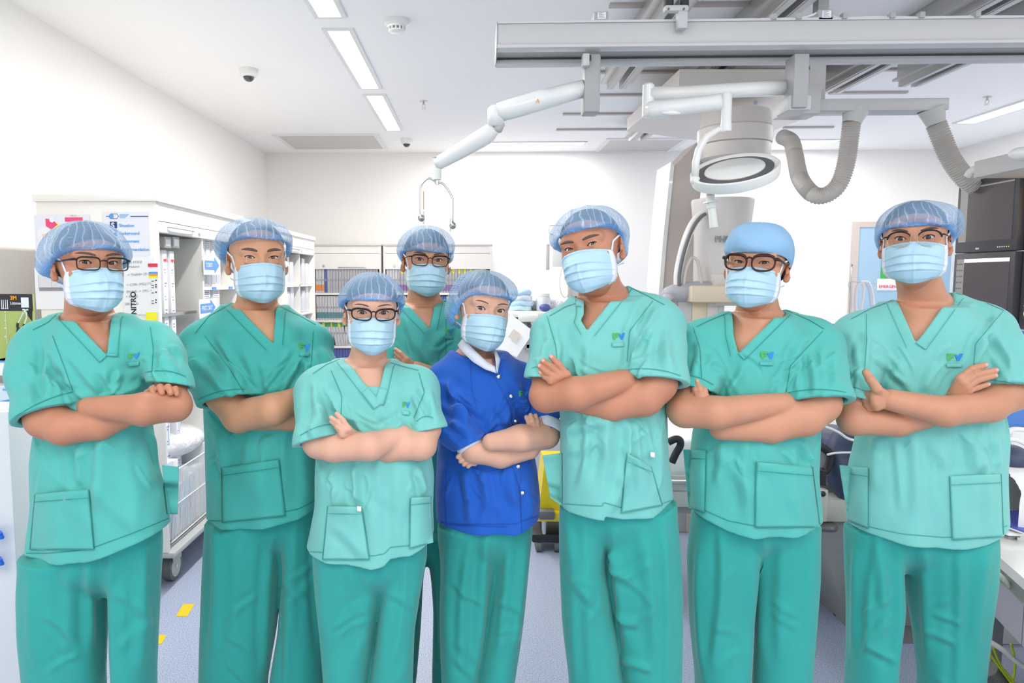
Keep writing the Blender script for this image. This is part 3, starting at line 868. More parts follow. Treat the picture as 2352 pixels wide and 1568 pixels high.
    def folds(F, V, N, px, py, fac):
        disp = np.zeros(len(V))
        for f in F:
            x0, y0, x1, y1, w, amp = f[:6]; bow = f[6] if len(f) > 6 else 0
            dx, dy = x1 - x0, y1 - y0; L = math.hypot(dx, dy); ux, uy = dx / L, dy / L
            s = ((px - x0) * ux + (py - y0) * uy) / L; q = (px - x0) * (-uy) + (py - y0) * ux - bow * 4 * s * (1 - s)
            env = np.clip(np.minimum(s, 1 - s) * 3.2 + .15, 0, 1) * ((s > -.05) & (s < 1.05)); env = env * env * (3 - 2 * env)
            disp += amp * .0019 * env * (np.exp(-(q / w) ** 2) - .55 * np.exp(-((q - 1.7 * w) / w) ** 2))
        return V + N * (np.maximum(disp, -.0075) * fac)[:, None]
    F = list(sp.get('folds', []))
    # drapes: sleeves
    for key in ('sleeve_a', 'sleeve_b'):
        s0, s1 = sp[key][0], sp[key][-1]; r0 = s1[3] * ppm
        dx, dy = s1[0] - s0[0], s1[1] - s0[1]; L = math.hypot(dx, dy); nx, ny = -dy / L, dx / L
        for j in range(5):
            o = rnd.uniform(-.75, .75) * r0; o2 = o + rnd.uniform(-.5, .5) * r0; a0, a1 = rnd.uniform(-.1, .35), rnd.uniform(.65, 1.05)
            F.append((s0[0] + dx * a0 + nx * o, s0[1] + dy * a0 + ny * o, s0[0] + dx * a1 + nx * o2, s0[1] + dy * a1 + ny * o2, rnd.uniform(7, 13) * k, rnd.uniform(2.5, 5.5), rnd.uniform(-12, 12)))
    xl, xr = tor[1][1], tor[1][2]; ym = (sp['arm_a'][-1][1] + sp['arm_b'][-1][1]) / 2
    cx = (xl + xr) / 2; hemy = float(np.mean([p[1] for p in sp['hem']]))
    for j in range(7):
        x = xl + (xr - xl) * (j + .5 + rnd.uniform(-.3, .3)) / 7
        y0 = ym + rnd.uniform(20, 70) * k; y1 = y0 + (hemy - y0) * rnd.uniform(.45, 1.0)
        F.append((x, y0, x + rnd.uniform(-28, 28) * k, y1, rnd.uniform(9, 18) * k, rnd.uniform(2, 5.0), rnd.uniform(-15, 15)))
    for s, S_ in ((-1, sp['shoulder_a'][1]), (1, sp['shoulder_b'][1])):
        for j in range(4):
            x0 = S_[0] - s * rnd.uniform(15, 55) * k; y0 = S_[1] + rnd.uniform(40, 130) * k
            F.append((x0, y0, cx + s * rnd.uniform(0, 70) * k, ym - rnd.uniform(0, 55) * k, rnd.uniform(7, 14) * k, rnd.uniform(1.5, 4.0), s * rnd.uniform(-20, 20)))
    # finer creases
    (ax0, ay0), (bx0, by0) = sp['shoulder_a'][1], sp['shoulder_b'][1]
    for j in range(26):
        zone = j % 3
        if zone == 0:                                            # across the chest, running in towards the crossed arms
            s = rnd.choice([-1, 1]); x0 = cx + s * (xr - xl) * rnd.uniform(.15, .48); y0 = ay0 + rnd.uniform(60, 150) * k; x1 = x0 - s * rnd.uniform(25, 80) * k; y1 = y0 + rnd.uniform(30, 80) * k
        elif zone == 1:                                          # short pulls under the arms
            x0 = rnd.uniform(xl, xr); y0 = ym + rnd.uniform(30, 130) * k; x1 = x0 + rnd.uniform(-60, 60) * k; y1 = y0 + rnd.uniform(20, 70) * k
        else:                                                    # creases of the sleeves
            q = sp['sleeve_' + 'ab'[j % 2]]; m_ = q[1]; r0 = q[-1][3] * ppm; a_ = rnd.uniform(-.9, .9); x0 = m_[0] + rnd.uniform(-.8, .8) * r0; y0 = m_[1] + rnd.uniform(-.7, .9) * r0; x1 = x0 + math.sin(a_) * rnd.uniform(30, 60) * k; y1 = y0 + math.cos(a_) * rnd.uniform(25, 55) * k
        F.append((x0, y0, x1, y1, rnd.uniform(3.6, 6.0) * k, rnd.uniform(1.0, 2.4), rnd.uniform(-10, 10)))
    V = folds(F, V, N, px, py, fac)
    V[:, 1] += .0022 * np.sin(V[:, 0] * 31 + V[:, 2] * 23 + sp['seed']) * np.sin(V[:, 2] * 17 + sp['seed'] * 2)
    # the skirt of the top hangs in soft waves
    wv = np.clip((zhem + .22 - V[:, 2]) / .22, 0, 1); V[:, 1] += wv * .010 * np.sin((V[:, 0] - rows[0][1]) * 48 + sp['seed'])
    top = link_mesh('jacket' if cl == 'blue_cloth' else 'scrub_top', mesh_np('top', V, Q), cm, root)
    bv = BVHTree.FromPolygons([Vector(v) for v in V], Q.tolist())
    def hit(x, y, off=.002):
        d = ray(x, y).normalized(); h_ = bv.ray_cast(CO, d, 6.0)
        if h_[0] is None or h_[0].y > Zp + .02: return None
        return h_[0] - d * off
    def patch(name, corners, m_, nx=14, ny=14, off=.0035, thick=.0016, fn=None, parent=top):
        """a piece of cloth lying on the top; corners a b (upper edge), c d (lower edge)"""
        (ax_, ay), (bx_, by), (cx_, cy), (dx_, dy) = corners; P = []
        for j in range(ny):
            v = j / (ny - 1); row = []; xy = []
            for i in range(nx):
                u = i / (nx - 1)
                x = (ax_ * (1 - u) + bx_ * u) * (1 - v) + (cx_ * (1 - u) + dx_ * u) * v; y = (ay * (1 - u) + by * u) * (1 - v) + (cy * (1 - u) + dy * u) * v
                xy.append((x, y)); row.append(hit(x, y, off + (fn(u, v) if fn else 0)))
            ok = [i for i in range(nx) if row[i] is not None]
            if not ok: row = [at(x, y, Zp + FRONT * .5) for x, y in xy]
            else:
                for i in range(nx):
                    if row[i] is None: row[i] = at(*xy[i], row[min(ok, key=lambda q: abs(q - i))].y)
                for _ in range(2):
                    for i in range(1, nx - 1): row[i] = at(*xy[i], (row[i - 1].y + 2 * row[i].y + row[i + 1].y) / 4)
            P.append(row)
        mb = MB().sheet(P); o = mb.build(name, m_, parent, smooth=True, solid=thick); return o
    def line(pts, w, m_, name='stitching', off=.0022, thick=.0008, mb=None):
        out = []
        pts = np.array(pts, float); d = np.r_[0, np.cumsum(np.hypot(*np.diff(pts, axis=0).T))]; n = max(3, int(d[-1] / 5)); s = np.linspace(0, d[-1], n)
        x, y = np.interp(s, d, pts[:, 0]), np.interp(s, d, pts[:, 1]); tx, ty = np.gradient(x), np.gradient(y); l = np.hypot(tx, ty); nx_, ny_ = -ty / l, tx / l
        P = []; nw = max(2, int(w / 5) + 1)
        for i in range(n):
            row = [hit(x[i] + nx_[i] * w * (q / (nw - 1) - .5), y[i] + ny_[i] * w * (q / (nw - 1) - .5), off) for q in range(nw)]
            if any(r is None for r in row) or (P and (row[0] - P[-1][0]).length > .04):
                if len(P) > 2: mb.sheet(P)
                P = []
                continue
            P.append(row)
        if len(P) > 1: mb.sheet(P)
    if sp.get('bands'):
        bm_ = MB(); sm_ = MB()
        for bi, (pts, w) in enumerate(sp['bands']):
            if bi: bm_.build('collar_band', M[cl], top, smooth=True, solid=.002); bm_ = MB()
            pts = np.array(pts, float); tx, ty = np.gradient(pts[:, 0]), np.gradient(pts[:, 1]); l = np.hypot(tx, ty)
            sg = -1 if pts[0][0] < pts[-1][0] else 1
            nn = np.stack([ty / l, -tx / l], 1); nn *= np.sign(nn[:, :1] * sg + 1e-9)
            line(pts + nn * (w / 2 - 1.5), w, None, off=.0035, mb=bm_); line(pts + nn * (w - .5), 1.6 * k, None, off=.0045, mb=sm_)
        band = bm_.build('collar_band', M[sp.get('band_mat', cl)], top, smooth=True, solid=.002)
        if sp.get('band_mat') is None: sm_.build('stitching', M[cl + '_seam'], band, smooth=True)
    sm = MB()
    for (pts) in sp.get('seams', []): line(pts, 1.7 * k, None, mb=sm)
    # cuff seams and hem seam follow the edges
    for cf, pts in (('cuff_a', slv[0]), ('cuff_b', slv[1])):
        if sp.get('no_cuff'): break
        p1, p2 = sp[cf][:2]; cen = sp['sleeve_a' if cf == 'cuff_a' else 'sleeve_b']; c0, c1 = cen[-2], cen[-1]
        dx, dy = c1[0] - c0[0], c1[1] - c0[1]; L = math.hypot(dx, dy); w = 24 * k
        line([(p1[0] - dx / L * w + (p2[0] - p1[0]) * u, p1[1] - dy / L * w + (p2[1] - p1[1]) * u - sp.get('cuff_arc', 10) * k * 4 * u * (1 - u)) for u in np.linspace(.04, .96, 12)], 1.8 * k, None, mb=sm)
    line([(p[0], p[1] - 27 * k) for p in sp['hem'][1:-1]], 1.8 * k, None, mb=sm)
    if len(sm.bm.verts): sm.build('stitching', M[cl + '_seam'], top, smooth=True)
    for pk in sp.get('pockets', []):
        c4 = pk['c']; gape = pk.get('gape', .008)
        o = patch('pocket', c4, cm, 20, 20, .004, .0018, fn=lambda u, v: gape * math.sin(math.pi * u) * max(0, 1 - v * 1.1) ** 1.5 + .004 * math.sin(math.pi * u) * math.sin(math.pi * v))
        mb = MB(); a, b2, c2, d2 = [np.array(q, float) for q in c4]
        for e0, e1 in ((a, c2), (c2, d2), (d2, b2)): line([e0 + (e1 - e0) * u for u in (0, .5, 1)], 1.8 * k, None, off=.0075, mb=mb)
        e0, e1 = a + (c2 - a) * .14, b2 + (d2 - b2) * .14; line([e0, (e0 + e1) / 2, e1], 1.6 * k, None, off=.0125 + gape * .6, mb=mb)
        if len(mb.bm.verts): mb.build('stitching', M[cl + '_seam'], o, smooth=True)
        if pk.get('tag'): tx, ty = pk['tag']; patch('cloth_tag', [(tx - 5, ty - 6), (tx + 5, ty - 5), (tx - 5, ty + 6), (tx + 5, ty + 7)], M['white_tag'], 4, 4, .014, .0006)
    if sp.get('logo'):
        lx, ly, lw, lh, sk_, rot_ = sp['logo']
        ca, sa = math.cos(math.radians(rot_)), math.sin(math.radians(rot_))
        def LP(u, v): x = lw * u - lh * sk_ * v; y = lh * v; return (lx + x * ca - y * sa, ly + x * sa + y * ca)
        def lq(q, m_, nm, mbx):
            (x0, y0), (x1, y1), (x2, y2), (x3, y3) = q; P = []
            for j in range(4):
                v = j / 3; P.append([hit(*LP((x0 + (x1 - x0) * i / 3) * (1 - v) + (x2 + (x3 - x2) * i / 3) * v, (y0 + (y1 - y0) * i / 3) * (1 - v) + (y2 + (y3 - y2) * i / 3) * v), .003) for i in range(4)])
            if all(p is not None for r in P for p in r): mbx.sheet(P)
        g_ = MB()
        for q in ([(0, 0), (.17, 0), (0, 1), (.17, 1)], [(.17, 0), (.50, 0), (.17, .26), (.50, .26)], [(.17, .42), (.42, .42), (.17, .64), (.42, .64)]): lq(q, None, '', g_)
        if len(g_.bm.verts): g_.build('logo_letter', M['green_print'], top, smooth=True)
        g_ = MB()
        for q in ([(.50, .12), (.66, .12), (.62, 1), (.76, 1)], [(.84, 0), (1.04, 0), (.62, 1), (.78, 1)]): lq(q, None, '', g_)
        if len(g_.bm.verts): g_.build('logo_letter', M['blue_print'], top, smooth=True)
        if sp.get('badge_loop', True):
            bx, by = lx - 1 * k, ly + lh + 8 * k; patch('badge_loop', [(bx + sa * 0, by), (bx + lw * 1.0 * ca, by + lw * sa), (bx + 1, by + 9 * k), (bx + lw * ca, by + 9 * k + lw * sa)], cm, 8, 4, .005, .0016)
    for s_ in sp.get('snaps', []):
        p = hit(*s_, .001)
        if p: MB().lathe(p + Vector((0, .002, 0)), [(.0065, 0), (.0065, .003), (.0045, .0045), (.001, .005)], 20, axis=Vector((0, -1, .1))).build('snap_button', M['steel'], top, smooth=True)
    for ex_ in sp.get('extra', []): ex_(root, top, line, patch, hit, k, A3)
    # ---------------- trousers
    h = .0048
    zt_ = zhem + .13
    xs = [r[1] - r[2] for R_ in LR for r in R_] + [r[1] + r[2] for R_ in LR for r in R_]
    t = Vox((min(xs) - .05, Zp - .19, .05), (max(xs) + .05, Zp + .17, zt_), h)
    for R_ in LR:
        zb, cxb, hwb = R_[-1]
        zf_ = .07; hwf = hwb * .97
        zt0, cxt, hwt = R_[0]
        rr = [(zf_, cxb + (cxb - R_[-2][1]) * .3, Zp + .03, hwf, min(hwf * 1.12, .125))] + [(z_, c_, Zp + .01, w_, min(.135, max(.088, w_ * 1.0))) for z_, c_, w_ in R_] + [(zt0 + .06, cxt, Zp, hwt - .004, .10), (zt_ + .02, cxt + (hip[1] - cxt) * .2, Zp, hwt - .025, .10)]
        t.loft(rr, 2.15, .018, smooth=.05)
    ra, rb_ = LR[0][0], LR[1][0]; xl_, xr_ = ra[1] - ra[2], rb_[1] + rb_[2]; zc_ = sp.get('crotch', min(ra[0], rb_[0]) - .06)
    t.loft([(zc_ - .03, (xl_ + xr_) / 2, Zp + .02, (xr_ - xl_) / 2 - .10, .03), (zc_ + .02, (xl_ + xr_) / 2, Zp + .01, (xr_ - xl_) / 2 - .05, .085), (zc_ + .06, (xl_ + xr_) / 2, Zp + .01, (xr_ - xl_) / 2 - .015, .108), (LR[0][0][0] + .06, (xl_ + xr_) / 2, Zp, (xr_ - xl_) / 2 - .02, .105), (zt_ + .02, (xl_ + xr_) / 2, Zp, (xr_ - xl_) / 2 - .04, .10)], 2.3, .02, smooth=.04)
    t.cut(lambda X, Y, Z: Z - zt_ + .01 + 0 * X)
    sh_ = Vox(t.lo, (t.x[-1], t.y[-1], t.z[-1]), t.h); sh_.loft(rws, 2.5, 0, skew=yawb)       # above the hem the trousers stay inside the top
    n3 = [min(a_, b_) for a_, b_ in zip(t.D.shape, sh_.D.shape)]; s3 = tuple(slice(0, n_) for n_ in n3)
    above = t.z[None, None, :n3[2]] - np.interp(t.x, hx, hz)[:n3[0], None, None]
    t.D[s3] = np.where(above > -.012, np.maximum(t.D[s3], sh_.D[s3] + .010 + .05 * np.clip(above, 0, .1)), t.D[s3])
    V, Q = t.mesh(); V = relax(V, Q, 2, .4); N = normals(V, Q); px, py = project(V)
    toc = np.array([0, 0, CAM_H]) - V; toc /= np.linalg.norm(toc, axis=1)[:, None]; fac = np.clip((N * toc).sum(1) * 1.6, 0, 1)
    F = list(sp.get('leg_folds', []))
    for L in legs:
        (y0, a0, b0), (y1, a1, b1) = L[0], L[-1]
        for j in range(3):
            u = (j + .5 + rnd.uniform(-.3, .3)) / 3
            F.append((a0 + (b0 - a0) * u, y0 - 40 + rnd.uniform(0, 60), a1 + (b1 - a1) * (u + rnd.uniform(-.15, .15)), y1 - rnd.uniform(-40, 80), rnd.uniform(10, 17) * k, rnd.uniform(2.5, 6), rnd.uniform(-14, 14)))
        for j in range(3):
            yy = y0 + (y1 - y0) * rnd.uniform(.25, .95); s = rnd.choice([-1, 1]); xm = (a0 + b0) / 2
            F.append((xm - s * 45 * k, yy, xm + s * 40 * k, yy + rnd.uniform(30, 90) * k, rnd.uniform(7, 12) * k, rnd.uniform(1.5, 3.5), rnd.uniform(-10, 10)))
    V = folds(F, V, N, px, py, fac)
    tr = link_mesh('trousers', mesh_np('trousers', V, Q), M[sp.get('trouser', cl if cl != 'blue_cloth' else 'scrub')], root)
    for R_ in LR:                                                # shoes
        zz_, cx_, hw = R_[-1]
        v = Vox((cx_ - .07, Zp - .22, -.001), (cx_ + .07, Zp + .13, .13), .006)
        v.ell((cx_, Zp - .10, .025), (.048, .085, .045)); v.ell((cx_, Zp + .04, .035), (.038, .065, .05), .03); v.cone((cx_, Zp - .12, .02), (cx_, Zp + .05, .02), .038, .034, .02)
        v.cut(lambda X, Y, Z: .0005 - Z + 0 * X)
        V, Q = v.mesh(); link_mesh('shoe', mesh_np('shoe', V, Q), M['shoe'], root)
    return root
# ------------------------------------------------------------------ the room
def onx(px, py, x):
    d = ray(px, py); return CO + d * (x / d.x)
W_ = mat('white_wall_paint', (0.90, 0.885, 0.865), 0.6, noise=(1.5, 0.012))
CE = mat('white_ceiling_paint', (0.95, 0.945, 0.935), 0.75)
CAB = mat('cream_laminate', (0.86, 0.83, 0.785), 0.45)
CAB2 = mat('cream_edge_trim', (0.66, 0.62, 0.57), 0.5)
GREY = mat('grey_powder_coat', (0.40, 0.40, 0.40), 0.45)
LGREY = mat('light_grey_powder_coat', (0.56, 0.555, 0.55), 0.4)
DGREY = mat('dark_grey_metal', (0.16, 0.16, 0.16), 0.45)
ALU = mat('anodised_aluminium', (0.55, 0.54, 0.52), 0.35, 0.6)
WHT = mat('white_enamel', (0.83, 0.83, 0.81), 0.28, coat=0.3)
BEI = mat('warm_white_medical_plastic', (0.66, 0.62, 0.59), 0.35)
BEI2 = mat('cream_medical_plastic', (0.72, 0.61, 0.46), 0.4)
BLG = mat('blue_grey_plastic', (0.42, 0.42, 0.47), 0.4)
BLK = mat('black_rubber', (0.02, 0.02, 0.024), 0.5)
PAP = mat('white_paper', (0.84, 0.85, 0.88), 0.7)
CLR = mat('frosted_plastic', (0.70, 0.72, 0.75), 0.3, spec=0.6)
SHEET = mat('white_bed_sheet', (0.86, 0.86, 0.87), 0.8, bump=[(5, .6, .02), (20, .3, .005)])
NAVY = mat('navy_vinyl', (0.055, 0.075, 0.14), 0.5, bump=(12, .5, .008))
YEL = mat('yellow_plastic', (0.85, 0.66, 0.01), 0.4)
def flooring():
    m = mat('speckled_blue_grey_vinyl', (0.42, 0.48, 0.62), 0.32); nt = m.node_tree; b = nt.nodes['Principled BSDF']; tc = nt.nodes.new('ShaderNodeTexCoord')
    v = nt.nodes.new('ShaderNodeTexNoise'); v.inputs['Scale'].default_value = 210; v.inputs['Detail'].default_value = 2; nt.links.new(tc.outputs['Object'], v.inputs['Vector'])
    r = nt.nodes.new('ShaderNodeValToRGB'); e = r.color_ramp.elements; e[0].position = .36; e[0].color = (.20, .25, .39, 1); e[1].position = .66; e[1].color = (.56, .61, .74, 1)
    x = e.new(.46); x.color = (.41, .47, .62, 1); x = e.new(.58); x.color = (.45, .51, .66, 1)
    nt.links.new(v.outputs[0], r.inputs[0]); nt.links.new(r.outputs[0], b.inputs['Base Color']); return m
def st(o): o['kind'] = 'structure'; return o
st(MB().box((LEFT_X - .1, FRONT_Y - .1, -.1), (RIGHT_X + .1, BACK_Y + .1, 0)).build('floor', flooring()))
st(MB().box((LEFT_X - .1, FRONT_Y - .1, ROOM_H), (RIGHT_X + .1, BACK_Y + .1, ROOM_H + .1)).build('ceiling', CE))
st(MB().box((LEFT_X - .1, BACK_Y, 0), (RIGHT_X + .1, BACK_Y + .1, ROOM_H)).build('wall_back', W_))
st(MB().box((LEFT_X - .1, FRONT_Y, 0), (LEFT_X, BACK_Y, ROOM_H)).build('wall_left', W_))
st(MB().box((RIGHT_X, FRONT_Y, 0), (RIGHT_X + .1, BACK_Y, ROOM_H)).build('wall_right', W_))

def text(name, s, loc, size, M3, m_, parent=None, group=None, depth=.0006, align='LEFT', bold=0.0):
    cu = bpy.data.curves.new(name, 'FONT'); cu.body = s; cu.size = size; cu.extrude = depth; cu.align_x = align; cu.offset = bold
    o = bpy.data.objects.new(name, cu); COL.objects.link(o)
    dg = bpy.context.evaluated_depsgraph_get(); me = bpy.data.meshes.new_from_object(o.evaluated_get(dg)); bpy.data.objects.remove(o)
    me.materials.clear(); me.transform(Matrix.Translation(Vector(loc)) @ Matrix(M3).to_4x4())
    return link_mesh(name, me, m_, parent, smooth=False)
FRONTAL = Matrix(((1, 0, 0), (0, 0, -1), (0, 1, 0)))            # text facing the lens side, reading along +x
FACE_R = Matrix(((0, 0, 1), (1, 0, 0), (0, 1, 0)))              # facing +x, reading along +y
FACE_L = Matrix(((0, 0, -1), (-1, 0, 0), (0, 1, 0)))            # facing -x
INK = {k: mat('ink_' + k, c, .7) for k, c in dict(navy=(.015, .05, .22), blue=(.10, .36, .72), red=(.75, .04, .07), grey=(.30, .30, .33), black=(.02, .02, .02), yellow=(.92, .85, .02), pink=(.85, .08, .20), orange=(.9, .35, .02), green=(.05, .42, .10), sky=(.12, .32, .75)).items()}

# ceiling lights (recessed fittings with a glowing diffuser)
GLOW = mat('glowing_diffuser', (1, 1, 1), .5, emit=(1, .98, .95), estr=9.0)
FR = mat('lamp_trim', (.80, .80, .80), .4)
def ceiling_light(x0, x1, y0, y1, label, power=14, grp='recessed ceiling light strips'):
    t = empty('ceiling_light', ((x0 + x1) / 2, (y0 + y1) / 2, ROOM_H), label, 'ceiling light', grp)
    e = .028
    mb = MB()
    for a, b in (((x0 - e, y0 - e), (x1 + e, y0)), ((x0 - e, y1), (x1 + e, y1 + e)), ((x0 - e, y0), (x0, y1)), ((x1, y0), (x1 + e, y1))):
        mb.box((a[0], a[1], ROOM_H - .010), (b[0], b[1], ROOM_H + .001))
    mb.build('lamp_frame', FR, t)
    MB().box((x0, y0, ROOM_H - .006), (x1, y1, ROOM_H - .002)).build('diffuser', GLOW, t)
    if power: area('ceiling_light_glow', ((x0 + x1) / 2, (y0 + y1) / 2, ROOM_H - .02), x1 - x0, y1 - y0, power)
    return t
def cp(px, py): return at_floor(px, py, ROOM_H)
a, b, c, d = cp(750, 68), cp(803, 68), cp(833, 200), cp(868, 200); e_, f_ = cp(845, 218), cp(893, 297); g_ = cp(735, 35)
lx0 = (a.x + c.x) / 2; lx1 = (b.x + d.x) / 2
ceiling_light(lx0, lx1, a.y, c.y, 'long ceiling light strip, middle one of the row on the left', 24)
ceiling_light(lx0, lx1, e_.y, f_.y, 'ceiling light strip furthest back in the row on the left', 14)
ceiling_light(lx0, lx1, g_.y - 1.5, g_.y, 'ceiling light strip cut off by the top edge of the photo', 22)
p, q = cp(1060, 327), cp(1350, 316); ceiling_light(p.x, q.x, p.y, max(q.y, p.y + .14), 'ceiling light strip near the back wall behind the white arm', 16)
p, q = cp(1815, 321), cp(1935, 309); ceiling_light(p.x, q.x + .1, p.y, max(q.y, p.y + .14), 'ceiling light strip near the back wall, seen through the hose loop', 14)
p, q = cp(2198, 281), cp(2352, 228); ceiling_light(p.x, p.x + .16, q.y - 1.2, p.y, 'ceiling light strip running towards the back on the far right', 24)
for i, (x, y, sx, sy, pw) in enumerate(FILL_LAMPS):  # fittings of the added fill lights, all outside the view
    ceiling_light(x - sx / 2, x + sx / 2, y - sy / 2, y + sy / 2, 'recessed ceiling light behind the photographer', 0, 'ceiling lights behind the photographer')
# smoke detector, dome cameras, sprinklers
c_ = cp(911, 47); t = empty('smoke_detector', c_, 'round white smoke detector on the ceiling', 'smoke detector')
MB().lathe(c_ - Vector((0, 0, .04)), [(.050, 0), (.052, .010), (.070, .018), (.072, .036), (.070, .041)], 36).build('detector_base', WHT, t)
mb = MB()
for i in range(12):
    a_ = i * math.pi / 6; mb.box((c_.x + .044 * math.cos(a_) - .004, c_.y + .044 * math.sin(a_) - .004, c_.z - .058), (c_.x + .044 * math.cos(a_) + .004, c_.y + .044 * math.sin(a_) + .004, c_.z - .038))
mb.lathe(c_ - Vector((0, 0, .062)), [(.040, 0), (.046, .004), (.046, .008)], 30).build('sensing_cage', WHT, t)
def dome(px, py, label):
    c_ = cp(px, py); t = empty('dome_camera', c_, label, 'security camera', 'ceiling dome cameras')
    MB().lathe(c_ - Vector((0, 0, .052)), [(.045, 0), (.057, .010), (.065, .053)], 36).build('housing', WHT, t)
    MB().ball(c_ - Vector((0, 0, .050)), .038, 20, (1, 1, .9)).build('dome_cover', mat('smoked_dome', (.05, .05, .06), .1, coat=.5), t, smooth=True)
dome(571, 159, 'white dome security camera nearer the left wall'); dome(934, 319, 'small white dome security camera beside the back wall')
for px, py, lb in ((973, 232, 'small steel sprinkler on the ceiling above the second row'), (2268, 222, 'steel sprinkler on the ceiling at the far right')):
    c_ = cp(px, py); t = empty('sprinkler', c_, lb, 'sprinkler', 'ceiling sprinklers')
    MB().lathe(c_ - Vector((0, 0, .006)), [(.030, 0), (.034, .006)], 24).build('escutcheon', ALU, t)
    MB().cyl(c_ - Vector((0, 0, .03)), c_, .007).tube([c_ + Vector((-.012, 0, -.022)), c_ + Vector((-.012, 0, -.045)), c_ + Vector((0, 0, -.058)), c_ + Vector((.012, 0, -.045)), c_ + Vector((.012, 0, -.022))], .0025, 6).box(c_ + Vector((-.015, -.015, -.062)), c_ + Vector((.015, .015, -.059))).build('sprinkler_head', ALU, t)
# vents
def vent(p0, p1, label):
    a, b = cp(*p0), cp(*p1); x0, x1, y0, y1 = a.x, b.x, min(a.y, b.y), max(a.y, b.y)
    t = empty('ceiling_vent', ((x0 + x1) / 2, (y0 + y1) / 2, ROOM_H), label, 'air vent', 'perforated ceiling vents')
    mb = MB(); e = .05
    for lo, hi in (((x0, y0), (x1, y0 + e)), ((x0, y1 - e), (x1, y1)), ((x0, y0 + e), (x0 + e, y1 - e)), ((x1 - e, y0 + e), (x1, y1 - e))): mb.box((*lo, ROOM_H - .012), (*hi, ROOM_H))
    mb.build('vent_frame', FR, t)
    m = mat('perforated_steel', (.42, .41, .40), .5); nt = m.node_tree; tc = nt.nodes.new('ShaderNodeTexCoord'); w = nt.nodes.new('ShaderNodeTexVoronoi'); w.inputs['Scale'].default_value = 45; w.inputs['Randomness'].default_value = 0
    nt.links.new(tc.outputs['Object'], w.inputs['Vector']); r = nt.nodes.new('ShaderNodeValToRGB'); r.color_ramp.elements[0].position = .35; r.color_ramp.elements[0].color = (.20, .19, .19, 1); r.color_ramp.elements[1].position = .42; r.color_ramp.elements[1].color = (.62, .60, .58, 1)
    nt.links.new(w.outputs['Distance'], r.inputs[0]); nt.links.new(r.outputs[0], nt.nodes['Principled BSDF'].inputs['Base Color'])
    MB().box((x0 + e, y0 + e, ROOM_H - .008), (x1 - e, y1 - e, ROOM_H - .003)).build('perforated_panel', m, t)
vent((672, 342), (868, 306), 'wide perforated air vent in the ceiling above the left cupboards')
vent((1365, 347), (1585, 316), 'perforated air vent in the ceiling behind the overhead rails')

# ------------------------------------------------------------------ ceiling rails, strips and the grey bridge
RZ = 2.83
def rail(x, y0, y1, label, w=.15, m_=None):
    t = empty('ceiling_rail', (x, (y0 + y1) / 2, ROOM_H), label, 'ceiling rail', 'aluminium ceiling rails')
    h = w / 2
    prof = [(-h, ROOM_H - .002), (-h, RZ + .05), (-h - .03, RZ + .05), (-h - .03, RZ + .035), (-h + .012, RZ + .035), (-h + .012, RZ), (-.02, RZ), (-.02, RZ + .05), (.02, RZ + .05), (.02, RZ), (h - .012, RZ), (h - .012, RZ + .035), (h + .03, RZ + .035), (h + .03, RZ + .05), (h, RZ + .05), (h, ROOM_H - .002)]
    MB().prism([(x + a, y0, z) for a, z in prof], (0, y1 - y0, 0)).build('rail_profile', m_ or ALU, t)
    MB().box((x - .06, y0 + .02, RZ + .004), (x - .03, y1 - .02, RZ - .004)).box((x + .03, y0 + .02, RZ + .004), (x + .06, y1 - .02, RZ - .004)).build('running_strip', LGREY, t)
    return t
rx = [at_floor(1415, 205, RZ), at_floor(1462, 325, RZ), at_floor(1905, 215, RZ), at_floor(2085, 200, RZ)]
rail(rx[0].x, 1.4, rx[0].y, 'shortest aluminium ceiling rail, first from the left')
rail(rx[1].x, 1.4, rx[1].y, 'long aluminium ceiling rail, second from the left', .17)
rail(rx[2].x, 1.4, rx[2].y, 'aluminium ceiling rail running to the hose bracket', .17)
rail(rx[3].x, 1.4, rx[3].y, 'short aluminium ceiling rail furthest to the right')
STRIP = mat('beige_mounting_strip', (.50, .45, .42), .5)
for (x0, x1, py, lb) in ((1400, 1850, 9, 'beige mounting strip at the top edge'), (1370, 1800, 163, 'beige mounting strip just behind the grey bridge'), (1375, 1480, 216, 'short beige strip at the white lamp knuckle'), (1293, 1470, 260, 'beige strip above the hooked rail end'), (1278, 1440, 296, 'beige strip furthest back on the left'), (1800, 1912, 291, 'beige strip above the hose loop'), (1700, 2120, 160, 'dark strip crossing the right rails'), (1905, 2080, 211, 'pale strip joining the two right rails')):
    p, q = cp(x0, py), cp(x1, py); o = MB().box((p.x, p.y - .02, ROOM_H - .016), (q.x, p.y + .02, ROOM_H)).build('ceiling_strip', STRIP); tag(o, lb, 'mounting strip', 'mounting strips across the ceiling')
BY = 2.55
p0 = at(1143, 112, BY); ptop = at(1143, 50, BY); x1b = 4.2; BD = .215
t = empty('ceiling_bridge', (p0.x + 1, BY + .1, ptop.z), 'long grey ceiling bridge crossing the top right', 'ceiling bridge')
zt0, zb0 = ptop.z, p0.z; hh = zt0 - zb0
MB().box((p0.x, BY, zb0 + .012), (x1b, BY + .012, zt0 - hh * .08), .002).build('front_plate', LGREY, t)
MB().box((p0.x, BY - .006, zt0 - hh * .08), (x1b, BY + BD, zt0)).build('bridge_flange', mat('pale_grey_edge', (.62, .62, .61), .4), t)
MB().box((p0.x, BY - .010, zb0), (x1b, BY + .045, zb0 + .012), .003).build('lower_lip', mat('pale_grey_lip', (.60, .60, .59), .4), t)
MB().box((p0.x, BY + .045, zb0 + .02), (x1b, BY + .17, zb0 + .06)).build('bridge_channel', GREY, t)
MB().box((p0.x, BY + .165, zb0 - .004), (x1b, BY + BD, zb0 + .012), .003).build('lower_lip', LGREY, t)
